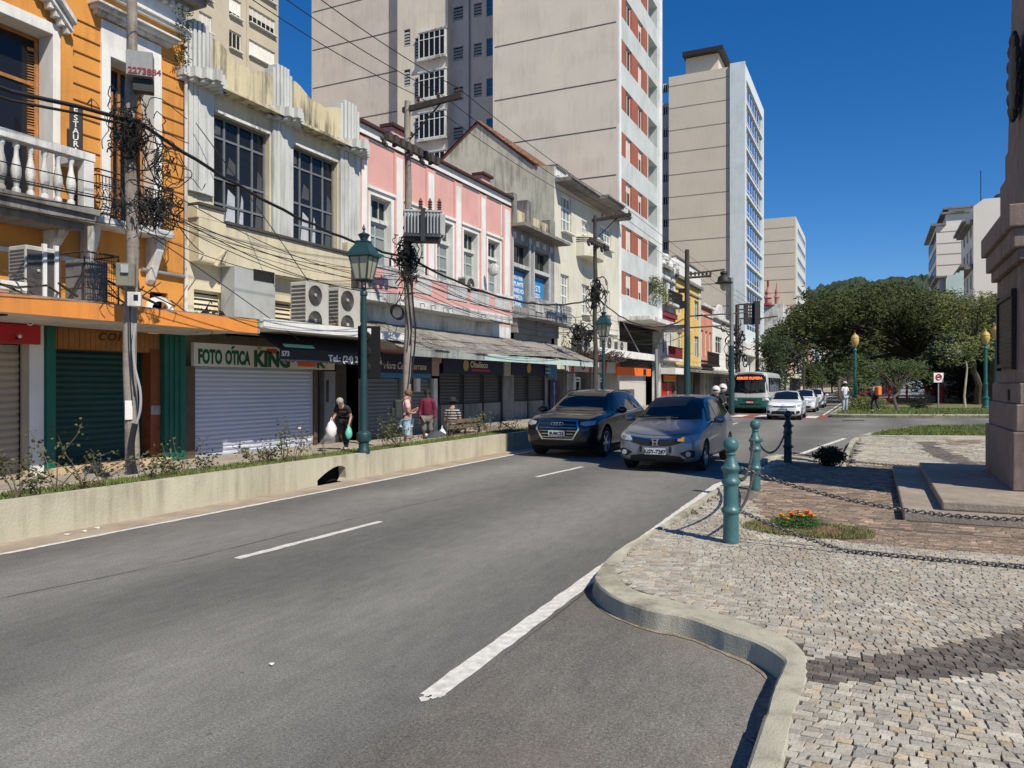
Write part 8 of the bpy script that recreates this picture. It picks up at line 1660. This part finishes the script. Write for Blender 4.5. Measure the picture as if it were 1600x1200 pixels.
patch('windscreen', CGL, 'F', [(-1.0, 1.28), (0, 1.22), (1.0, 1.28)], [(-.90, 2.32), (0, 2.40), (.90, 2.32)], .01, 18, 12); patch('roof_visor', mat('bus_grey', (.12, .13, .14), .5, 0), 'F', [(-.88, 2.33), (0, 2.41), (.88, 2.33)], [(-.7, 2.44), (0, 2.50), (.7, 2.44)], .01, 10, 3)
for k in range(6): patch('side_window', CGL, 'R', [(.55 + k * 1.1, 1.32), (1.52 + k * 1.1, 1.32)], [(.55 + k * 1.1, 2.18), (1.52 + k * 1.1, 2.18)], .008, 5, 8, mirror=True)
patch('grille', PLB, 'F', [(-.45, .86), (.45, .86)], [(-.40, .80), (.40, .80)], .012, 8, 2); patch('bumper_gap', PLB, 'F', [(-.7, .62), (0, .60), (.7, .62)], [(-.6, .54), (0, .53), (.6, .54)], .01, 8, 3)
for sg in (-1, 1): patch('headlight', HLG, 'F', [(sg * .72, .93), (sg * .97, .98)], [(sg * .72, .78), (sg * .97, .82)], .012, 6, 5); MB().ball((sg * 1.3, -.02, 1.95), .16, 10, 8, (.55, .5, 1.3)).build('wing_mirror', PLB, t, smooth=True)
q, n = hit('F', 0, 2.12); fb_ = Fr((0, q.y - .10, 0), (1, 0, 0), (0, -1, 0)); ds = MB().fb(fb_, -.72, .72, 2.02, 2.28, -.05, .0).build('destination_display', UND, t); text('ARM.DE OLIVEIRA', fb_, 0, 2.07, .006, .21, mat('led_orange', (1, .16, .03), .5, 0, bump=0, emit=1.6), ds, 'CENTER', .006, .003, .88)
plate(t, hit, 'LKE6319', .70, .38, .13, RL, WHT); mb = MB(); mb.tube([(-.1, -.04, 1.28), (-.55, -.0, 1.5)], .015, 4); mb.tube([(.6, -.0, 1.28), (.15, -.04, 1.48)], .015, 4); mb.build('wiper', PLB, t); place(t, -6.72, 47.6)
for px, Z_, nm, col in ((1137, 49, 'dark van parked at the left kerb beside the bus', (.03, .03, .035)), (1316, 150, 'far dark car near the end of the street', (.02, .03, .05))):
    P_ = C0 + ray(px, 601) * Z_; s3 = [(a[0] * 1.1, a[1], a[2] * 1.1, a[3] * 1.05, a[4] * (1.3 if a[4] > 1.1 else 1.12), a[5] * 1.1, a[6] * (1.3 if a[6] > 1.05 else 1.12)) for a in stv]; t, patch, hit = car('parked_van' if px < 1200 else 'dark_car', nm, 'van' if px < 1200 else 'car', 0, 0, s3 if px < 1200 else stv, mat('van_paint' if px < 1200 else 'far_paint', col, .3, 0, bump=0, coat=1), (.8, 3.4), .3, CGL)
    patch('windscreen', CGL, 'F', [(-.70, 1.12 if px < 1200 else 1.0), (.70, 1.12 if px < 1200 else 1.0)], [(-.52, 1.7 if px < 1200 else 1.36), (.52, 1.7 if px < 1200 else 1.36)], .01, 10, 8); patch('headlight', HLG, 'F', [(.5, .78), (.76, .82)], [(.5, .68), (.76, .7)], .01, 4, 4, mirror=True); plate(t, hit, 'KPL2C40', .5); place(t, P_.x, P_.y)
# ================================================================== PEOPLE
def skinmesh(J, E, root, sub=2):
    names = list(J); me = bpy.data.meshes.new('tmp'); me.from_pydata([J[n][0] for n in names], [(names.index(a), names.index(b)) for a, b in E], []); o = bpy.data.objects.new('tmp', me); COL.objects.link(o)
    m = o.modifiers.new('skin', 'SKIN'); m.use_smooth_shade = True
    for i, n in enumerate(names): v = me.skin_vertices[0].data[i]; r = J[n][1]; v.radius = r if isinstance(r, tuple) else (r, r); v.use_root = (n == root)
    s = o.modifiers.new('sub', 'SUBSURF'); s.levels = s.render_levels = sub; return bake(o)
BASE = dict(pelvis=(0, 0, .95), waist=(0, 0, 1.10), chest=(0, 0, 1.30), neckb=(0, .01, 1.44), neck=(0, .0, 1.50), chin=(0, -.02, 1.56), head=(0, -.02, 1.64), crown=(0, -.01, 1.71), shL=(.16, 0, 1.40), elL=(.22, .02, 1.12), wrL=(.22, -.08, .88), haL=(.22, -.11, .80), hipL=(.09, 0, .90), knL=(.10, -.03, .50), anL=(.10, .02, .09), toL=(.11, -.12, .035))
for k in list(BASE):
    if k.endswith('L'): BASE[k[:-1] + 'R'] = (-BASE[k][0], BASE[k][1], BASE[k][2])
RAD = dict(pelvis=(.15, .10), waist=(.13, .09), chest=(.16, .10), neckb=.07, neck=.052, chin=.065, head=(.078, .09), crown=.045, sh=.062, el=.042, wr=.028, ha=(.036, .018), hip=.088, kn=.055, an=.036, to=.032)
ED = [('pelvis', 'waist'), ('waist', 'chest'), ('chest', 'neckb'), ('neckb', 'neck'), ('neck', 'chin'), ('chin', 'head'), ('head', 'crown')] + [(a + s_, b + s_) for s_ in 'LR' for a, b in (('sh', 'el'), ('el', 'wr'), ('wr', 'ha'), ('hip', 'kn'), ('kn', 'an'), ('an', 'to'))] + [('neckb', 'shL'), ('neckb', 'shR'), ('pelvis', 'hipL'), ('pelvis', 'hipR')]
def pmat(n, c, r=.75): return mat(n, c, r, .15, 12, .1, 40)
SK1 = pmat('skin_tan', (.42, .22, .14), .55); SK2 = pmat('skin_dark', (.09, .05, .035), .55); HGR = pmat('hair_grey', (.35, .32, .28)); HBK = pmat('hair_black', (.012, .011, .01)); SHOE = pmat('shoe_dark', (.03, .028, .026)); SHW = pmat('shoe_white', (.5, .5, .48))
def person(label, loc, rz, over, skin, hair, top, bottom, shorts=False, sleeves='short', scale=1., shoe=SHOE, hat=None, long_hair=False, group=None):
    J = dict(BASE); J.update(over); r = lambda n: RAD[n] if n in RAD else RAD[n[:-1]]
    t = thing('person', label, 'person', (0, 0, 0), group)
    me = skinmesh({n: (J[n], r(n)) for n in J}, ED, 'pelvis'); me.name = 'body'; extra = MB()
    for s_ in 'LR':            # five fingers per hand
        w_, h = Vector(J['wr' + s_]), Vector(J['ha' + s_]); d = (h - w_).normalized(); sd = d.cross(Vector((0, 1, .2))).normalized()
        for k in range(4):
            l = (.075, .085, .08, .062)[k]; b = h + sd * (k - 1.5) * .018; extra.tube([b - d * .01, b + d * l * .5, b + d * l * .8 + Vector((0, -.02, 0))], [.009, .008, .006], 5)
        sg = 1 if s_ == 'L' else -1; b = h - d * .03; extra.tube([b, b + Vector((-sg * .03, -.03, -.01)), b + Vector((-sg * .03, -.04, -.04))], [.011, .009, .007], 5)
    H = Vector(J['head']); up = (Vector(J['crown']) - Vector(J['chin'])).normalized(); fw = Vector((0, -1, 0)); fw = (fw - up * fw.dot(up)).normalized() if 'face' not in over else Vector(over['face']); sdv = up.cross(fw)
    extra.ball(H + fw * .085 - up * .005, .016, 6, 5, (1, 1, 1.4))
    for sg in (-1, 1): extra.ball(H + sdv * sg * .082, .022, 6, 5, (.5, 1, 1.3))
    bm = bmesh.new(); bm.from_mesh(me); tmp = bpy.data.meshes.new('t'); tmp.from_pydata(extra.v, [], extra.f); bm.from_mesh(tmp); bm.to_mesh(me); bm.free(); bpy.data.meshes.remove(tmp)
    me.materials.clear(); me.materials.append(skin); me.polygons.foreach_set('use_smooth', [True] * len(me.polygons)); o = bpy.data.objects.new('body', me); COL.objects.link(o); o.parent = t
    def cloth(nm, keys, edges, infl, m, root, ends={}):
        JJ = {n: (J[n], tuple(q + infl for q in r(n)) if isinstance(r(n), tuple) else r(n) + infl) for n in keys}
        for n, (a, b, f_) in ends.items(): A_, B_ = Vector(J[a]), Vector(J[b]); rr = r(a); rr = rr[0] if isinstance(rr, tuple) else rr; JJ[n] = (tuple(A_.lerp(B_, f_)), rr * .92 + infl); edges = edges + [(a, n)]
        me = skinmesh(JJ, edges, root, 2); me.name = nm; me.materials.clear(); me.materials.append(m); c = bpy.data.objects.new(nm, me); COL.objects.link(c); c.parent = t; return c
    e_ = [('waist', 'chest'), ('chest', 'neckb'), ('neckb', 'shL'), ('neckb', 'shR'), ('pelvis', 'waist')]; kk = ['pelvis', 'waist', 'chest', 'neckb', 'shL', 'shR']
    if sleeves == 'long': cloth('shirt', kk + ['elL', 'elR', 'wrL', 'wrR'], e_ + [('shL', 'elL'), ('shR', 'elR'), ('elL', 'wrL'), ('elR', 'wrR')], .016, top, 'pelvis')
    else: cloth('shirt', kk, e_, .016, top, 'pelvis', {'slL': ('shL', 'elL', .7), 'slR': ('shR', 'elR', .7)})
    be = [('pelvis', 'hipL'), ('pelvis', 'hipR'), ('hipL', 'knL'), ('hipR', 'knR')]; bk = ['pelvis', 'hipL', 'hipR', 'knL', 'knR']
    cloth('shorts' if shorts else 'trousers', bk + ([] if shorts else ['anL', 'anR']), be + ([] if shorts else [('knL', 'anL'), ('knR', 'anR')]), .024 if shorts else .02, bottom, 'pelvis')
    for s_ in 'LR':
        a, b = Vector(J['an' + s_]), Vector(J['to' + s_]); mb = MB(); mb.tube([a + (a - b) * .25 - Vector((0, 0, .02)), a - Vector((0, 0, .03)), a.lerp(b, .6), b + (b - a) * .2], [.04, .05, .048, .03], 8); mb.build('shoe', shoe, t, smooth=True)
    mb = MB(); q = up.to_track_quat('Z', 'Y').to_matrix(); mb.ball(H + up * .025 - fw * .018, .104, 12, 8, (1, 1.02, .95), q)
    if long_hair: mb.ball(H - fw * .06 - up * .06, .075, 10, 7, (1.1, .8, 1.3), q)
    me = mb.build('hair', hair, t, smooth=True)
    mb = MB(); [mb.ball(H + fw * .086 + up * .02 + sdv * sg * .03, .009, 6, 4) for sg in (-1, 1)]; mb.build('eyes', PLB, t)
    if hat: mb = MB(); mb.lathe([(.17, 0), (.17, .01), (.11, .02), (.105, .08), (.06, .12), (.01, .125)], H + up * .05, 14, q); mb.build('hat', hat, t, smooth=True)
    t.location = loc; t.rotation_euler.z = rz; t.scale = (scale,) * 3; return t
def at(px, Z_, z=SWZ): d = ray(px, 601); return Vector((d.x * Z_, d.y * Z_, z))
# stooping woman
pw = at(541, 21.5, SWZ + .0); person('stooping woman with grey hair in black clothes carrying two bags behind the planter wall', pw, .25, dict(waist=(0, -.05, 1.07), chest=(0, -.20, 1.20), neckb=(0, -.32, 1.26), neck=(0, -.37, 1.30), chin=(0, -.42, 1.33), head=(0, -.46, 1.40), crown=(0, -.47, 1.47), shL=(.16, -.27, 1.24), shR=(-.16, -.27, 1.24), elL=(.22, -.18, .98), elR=(-.22, -.30, 1.0), wrL=(.22, -.30, .80), wrR=(-.20, -.48, .92), haL=(.22, -.33, .73), haR=(-.19, -.54, .88), knL=(.10, -.15, .50), anL=(.10, -.22, .09), toL=(.11, -.36, .04), knR=(-.1, .05, .5), anR=(-.1, .2, .1), toR=(-.11, .08, .04)), SK1, HGR, pmat('black_shirt', (.014, .014, .015)), pmat('black_trousers', (.012, .012, .013)), scale=.98, shoe=SHW, long_hair=True)
def bag(name, label, c, s, m, cat='bag'):
    t = thing(name, label, cat, c); mb = MB(); mb.ball(c, 1, 14, 11, s); mb.v = [(c.x + (v[0] - c.x) * (1 - .28 * max(0, (v[2] - c.z) / s[2])) * (1 + .09 * sin(v[2] * 37 + v[1] * 23)), c.y + (v[1] - c.y) * (1 - .28 * max(0, (v[2] - c.z) / s[2])) * (1 + .09 * cos(v[2] * 29 + v[0] * 31)), v[2]) for v in mb.v]; mb.build('sack', m, t, smooth=True); MB().tube([c + Vector((0, -.05, s[2] * .8)), c + Vector((0, 0, s[2] * 1.35)), c + Vector((0, .05, s[2] * .8))], .01, 5).build('handles', m, t); return t
Mr = Matrix.Rotation(.25, 3, 'Z')
bag('white_bag', 'large white plastic bag held by the stooping woman', pw + Mr @ Vector((-.17, -.62, .62)), Vector((.14, .17, .25)), pmat('white_plastic', (.68, .68, .68), .5)); bag('green_bag', 'small turquoise plastic bag in the left hand of the stooping woman', pw + Mr @ Vector((.22, -.34, .52)), Vector((.09, .11, .18)), pmat('turquoise_plastic', (.12, .5, .38), .5))
pm = at(634, 19.6, SWZ); person('man in a pink shirt and pale blue shorts looking down with a black rucksack', pm, pi - .75, dict(chin=(0, -.05, 1.55), head=(0, -.08, 1.61), crown=(0, -.09, 1.69), elL=(.20, -.02, 1.14), wrL=(.08, -.22, 1.18), haL=(.03, -.27, 1.22), elR=(-.20, -.02, 1.14), wrR=(-.10, -.20, 1.12), haR=(-.04, -.26, 1.16)), SK1, pmat('cropped_hair', (.14, .08, .05)), pmat('pink_shirt', (.66, .40, .38)), mat('printed_shorts', (.32, .45, .52), .8, .6, 14, .1), shorts=True, scale=1.0)
t = thing('rucksack', 'black rucksack on the back of the man in the pink shirt', 'bag', pm); Mq = Matrix.Rotation(pi - .75, 3, 'Z'); c = pm + Mq @ Vector((0, .21, 1.22)); mb = MB(); mb.cbox(c, (.30, .2, .5), Mq); mb.cbox(c + Mq @ Vector((0, .13, -.08)), (.22, .1, .26), Mq); mb.build('pack', pmat('black_nylon', (.03, .035, .035)), t, bevel=.05); mb = MB()
for sg in (-1, 1): mb.tube([pm + Mq @ Vector((sg * .10, .14, 1.42)), pm + Mq @ Vector((sg * .12, 0, 1.49)), pm + Mq @ Vector((sg * .12, -.13, 1.36)), pm + Mq @ Vector((sg * .14, -.10, 1.15)), pm + Mq @ Vector((sg * .13, .12, 1.04))], .018, 6)
mb.build('strap', PLB, t)
person('person in a maroon long sleeved top and grey shorts standing in the awning shade', at(668, 22.0), .5, {}, SK2, HBK, pmat('maroon_top', (.13, .008, .03)), pmat('khaki_shorts', (.16, .15, .12)), shorts=True, sleeves='long', scale=.98, long_hair=True)
sit = dict(pelvis=(0, 0, .52), waist=(0, -.02, .68), chest=(0, -.06, .88), neckb=(0, -.08, 1.02), neck=(0, -.09, 1.08), chin=(0, -.12, 1.13), head=(0, -.13, 1.21), crown=(0, -.12, 1.28), shL=(.16, -.08, .98), shR=(-.16, -.08, .98), elL=(.22, -.10, .72), elR=(-.22, -.10, .72), wrL=(.16, -.32, .66), wrR=(-.16, -.32, .66), haL=(.13, -.39, .65), haR=(-.13, -.39, .65), hipL=(.09, 0, .50), hipR=(-.09, 0, .50), knL=(.12, -.42, .52), knR=(-.12, -.42, .52), anL=(.12, -.44, .10), anR=(-.12, -.44, .10), toL=(.12, -.58, .04), toR=(-.12, -.58, .04))
ps = at(706, 21.6, SWZ + .12)
m_ = mat('striped_shirt', (.06, .055, .06), .8, 0, bump=0); nt_ = m_.node_tree; wv = N(nt_, 'ShaderNodeTexWave'); wv.bands_direction = 'Z'; wv.inputs['Scale'].default_value = 4.2; tc = N(nt_, 'ShaderNodeTexCoord'); rp = N(nt_, 'ShaderNodeValToRGB'); rp.color_ramp.elements[0].position = .62; rp.color_ramp.elements[0].color = (.02, .02, .025, 1); rp.color_ramp.elements[1].position = .66; rp.color_ramp.elements[1].color = (.45, .4, .38, 1); nt_.links.new(tc.outputs['Object'], wv.inputs[0]); nt_.links.new(wv.outputs['Fac'], rp.inputs[0]); nt_.links.new(rp.outputs[0], nt_.nodes['Principled BSDF'].inputs['Base Color'])
person('seated person in a dark striped shirt and cap with the back to the road', ps, pi + .35, sit, SK1, HBK, m_, pmat('dark_jeans', (.03, .035, .05)), hat=pmat('black_cap', (.02, .02, .022)))
t = thing('bench', 'low slatted bench on which the person in stripes sits behind the planter wall', 'bench', ps); cx_, cy_ = ps.x + .3, ps.y + .35; bm_ = pmat('bench_wood', (.16, .12, .08)); BR = Fr((ps.x + .22, 0, 0), (0, 1, 0), (1, 0, 0)); mb = MB()
for k in range(3): mb.fb(BR, ps.y - .6, ps.y + 1.3, SWZ + .42, SWZ + .46, -.5 + k * .16, -.37 + k * .16)
mb.build('seat', bm_, t); mb = MB()
for k in range(2): mb.fb(BR, ps.y - .6, ps.y + 1.3, SWZ + .62 + k * .16, SWZ + .72 + k * .16, .02, .06)
mb.build('backrest', bm_, t)
for y in (-.5, .35, 1.2): MB().fb(BR, ps.y + y, ps.y + y + .06, SWZ, SWZ + .88, -.02, .02).build('leg', IRON, t); MB().fb(BR, ps.y + y, ps.y + y + .06, SWZ, SWZ + .42, -.46, -.42).build('leg', IRON, t)
bag('grey_rucksack', 'grey rucksack lying behind the grass strip beside the bench', at(683, 19.5, .36), Vector((.30, .35, .22)), pmat('grey_nylon', (.06, .065, .07))); bag('white_parcel', 'white bundle lying between the standing person and the bench', at(691, 21, .35), Vector((.12, .12, .2)), pmat('white_plastic', (.68, .68, .68), .5), 'bundle')
# motorcycle with two riders behind the silver car
mp = at(1119, 27.5, 0); mt = thing('motorcycle', 'dark motorcycle with a rider and passenger behind the silver hatchback', 'motorcycle', mp); MK = pmat('moto_black', (.02, .02, .022), .4)
def wheel(y, r): 
    mb = MB(); mb.torus(mp + Vector((0, y, r)), r - .045, .05, Matrix.Rotation(pi / 2, 3, 'Y'), 24, 8); w_ = mb.build('wheel', RUB, mt, smooth=True); mb = MB(); mb.torus(mp + Vector((0, y, r)), r - .1, .015, Matrix.Rotation(pi / 2, 3, 'Y'), 20, 5); [mb.tube([mp + Vector((0, y, r)), mp + Vector((0, y + (r - .1) * cos(a), r + (r - .1) * sin(a)))], .008, 4) for a in [k * pi / 4 for k in range(8)]]; mb.build('rim', RIM, w_)
wheel(-.65, .30); wheel(.65, .30); mb = MB(); mb.ball(mp + Vector((0, -.12, .82)), .2, 12, 8, (.75, 1.4, .75)); mb.build('tank', MK, mt, smooth=True); mb = MB(); mb.ball(mp + Vector((0, .42, .80)), .2, 12, 8, (.7, 2., .4)); mb.build('seat', PLB, mt, smooth=True); mb = MB(); mb.cbox(mp + Vector((0, .05, .45)), (.3, .5, .4)); mb.build('engine', ALU, mt, bevel=.04)
mb = MB(); mb.tube([mp + Vector((.08, -.65, .3)), mp + Vector((.08, -.45, 1.0))], .028, 6); mb.tube([mp + Vector((-.08, -.65, .3)), mp + Vector((-.08, -.45, 1.0))], .028, 6); mb.tube([mp + Vector((-.36, -.36, 1.06)), mp + Vector((0, -.45, 1.03)), mp + Vector((.36, -.36, 1.06))], .018, 6); mb.build('fork_and_handlebar', MK, mt); MB().ball(mp + Vector((0, -.58, .92)), .11, 12, 8).build('headlight', HLG, mt, smooth=True)
ride = dict(pelvis=(0, .15, .90), waist=(0, .10, 1.05), chest=(0, .02, 1.24), neckb=(0, -.02, 1.38), neck=(0, -.03, 1.43), chin=(0, -.05, 1.48), head=(0, -.05, 1.55), crown=(0, -.04, 1.62), shL=(.17, -.01, 1.34), shR=(-.17, -.01, 1.34), elL=(.28, -.14, 1.14), elR=(-.28, -.14, 1.14), wrL=(.32, -.32, 1.08), wrR=(-.32, -.32, 1.08), haL=(.32, -.38, 1.08), haR=(-.32, -.38, 1.08), hipL=(.10, .13, .87), hipR=(-.10, .13, .87), knL=(.22, -.25, .74), knR=(-.22, -.25, .74), anL=(.20, -.02, .36), anR=(-.20, -.02, .36), toL=(.20, -.16, .30), toR=(-.20, -.16, .30))
HLM = pmat('helmet_white', (.62, .58, .52), .35)
for k, (dy, lb) in enumerate(((0, 'rider in dark clothes on the motorcycle'), (.46, 'passenger in dark clothes behind the motorcycle rider'))):
    r_ = person(lb, mp + Vector((0, dy, .04 * k)), 0, ride, SK1, HBK, pmat('dark_jacket', (.02, .02, .024)), pmat('dark_jeans', (.03, .035, .05)), sleeves='long', scale=.98)
    c = mp + Vector((.16 * k, dy - .04, 1.56 + .07 * k)); t = thing('helmet', 'pale helmet worn by the %s' % ('motorcycle rider', 'motorcycle passenger')[k], 'helmet', c); MB().ball(c, .155, 14, 10, (1, 1.08, 1.05)).build('shell', HLM, t, smooth=True); MB().ball(c + Vector((0, -.05, -.01)), .13, 12, 8, (1, 1, .45)).build('visor', CGL, t, smooth=True)
# people in the park
person('man in white with a pale cap standing on the park kerb at the crossing', gp(1320, 644, .14), .6, dict(wrL=(.10, -.22, 1.12), haL=(.05, -.28, 1.16)), SK2, HBK, pmat('white_shirt', (.6, .6, .6)), pmat('pale_jeans', (.36, .42, .48)), hat=pmat('pale_cap', (.5, .48, .42)), scale=1.0)
pr = gp(1367, 643, .14); person('person in dark trousers with an orange rucksack walking in the park', pr, -2.1, dict(knL=(.1, -.14, .5), anL=(.1, -.10, .1), toL=(.1, -.24, .05), anR=(-.1, .22, .12), toR=(-.1, .1, .05), knR=(-.1, .04, .5)), SK2, HBK, pmat('grey_shirt', (.28, .27, .3)), pmat('navy_trousers', (.015, .018, .035)), shoe=SHW)
t = thing('rucksack', 'orange rucksack on the walker in the park', 'bag', pr); Mq = Matrix.Rotation(-2.1, 3, 'Z'); mb = MB(); mb.cbox(pr + Mq @ Vector((0, .22, 1.24)), (.36, .26, .56), Mq); mb.build('pack', pmat('orange_nylon', (.75, .18, .05)), t, bevel=.07); MB().tube([pr + Mq @ Vector((.1, .1, 1.45)), pr + Mq @ Vector((.1, -.12, 1.38)), pr + Mq @ Vector((.12, .1, 1.05))], .02, 5).build('strap', PLB, t)
for k, (px, Z_, lb, c_) in enumerate(((1346, 56, 'person in red sitting low behind the first park lamp', (.3, .07, .05)), (1355, 54, 'person in dark clothes sitting beside the orange rucksack walker', (.03, .03, .035)), (1453, 70, 'person in pale red sitting by the red fence', (.5, .25, .2)))):
    q = at(px, Z_, .14); person(lb, q, .3 + k * .5, sit, SK1, HBK, pmat('seated_top_%d' % k, c_), pmat('seated_trousers', (.25, .24, .24)), sleeves='long'); t = thing('stone_seat', ('stone block seat under the person in red', 'stone block seat under the person in dark clothes', 'stone block seat by the red fence')[k], 'seat', q); MB().box(q.x - .3, q.x + .3, q.y - .2, q.y + .3, .14, .56).build('block', CON, t, bevel=.02)
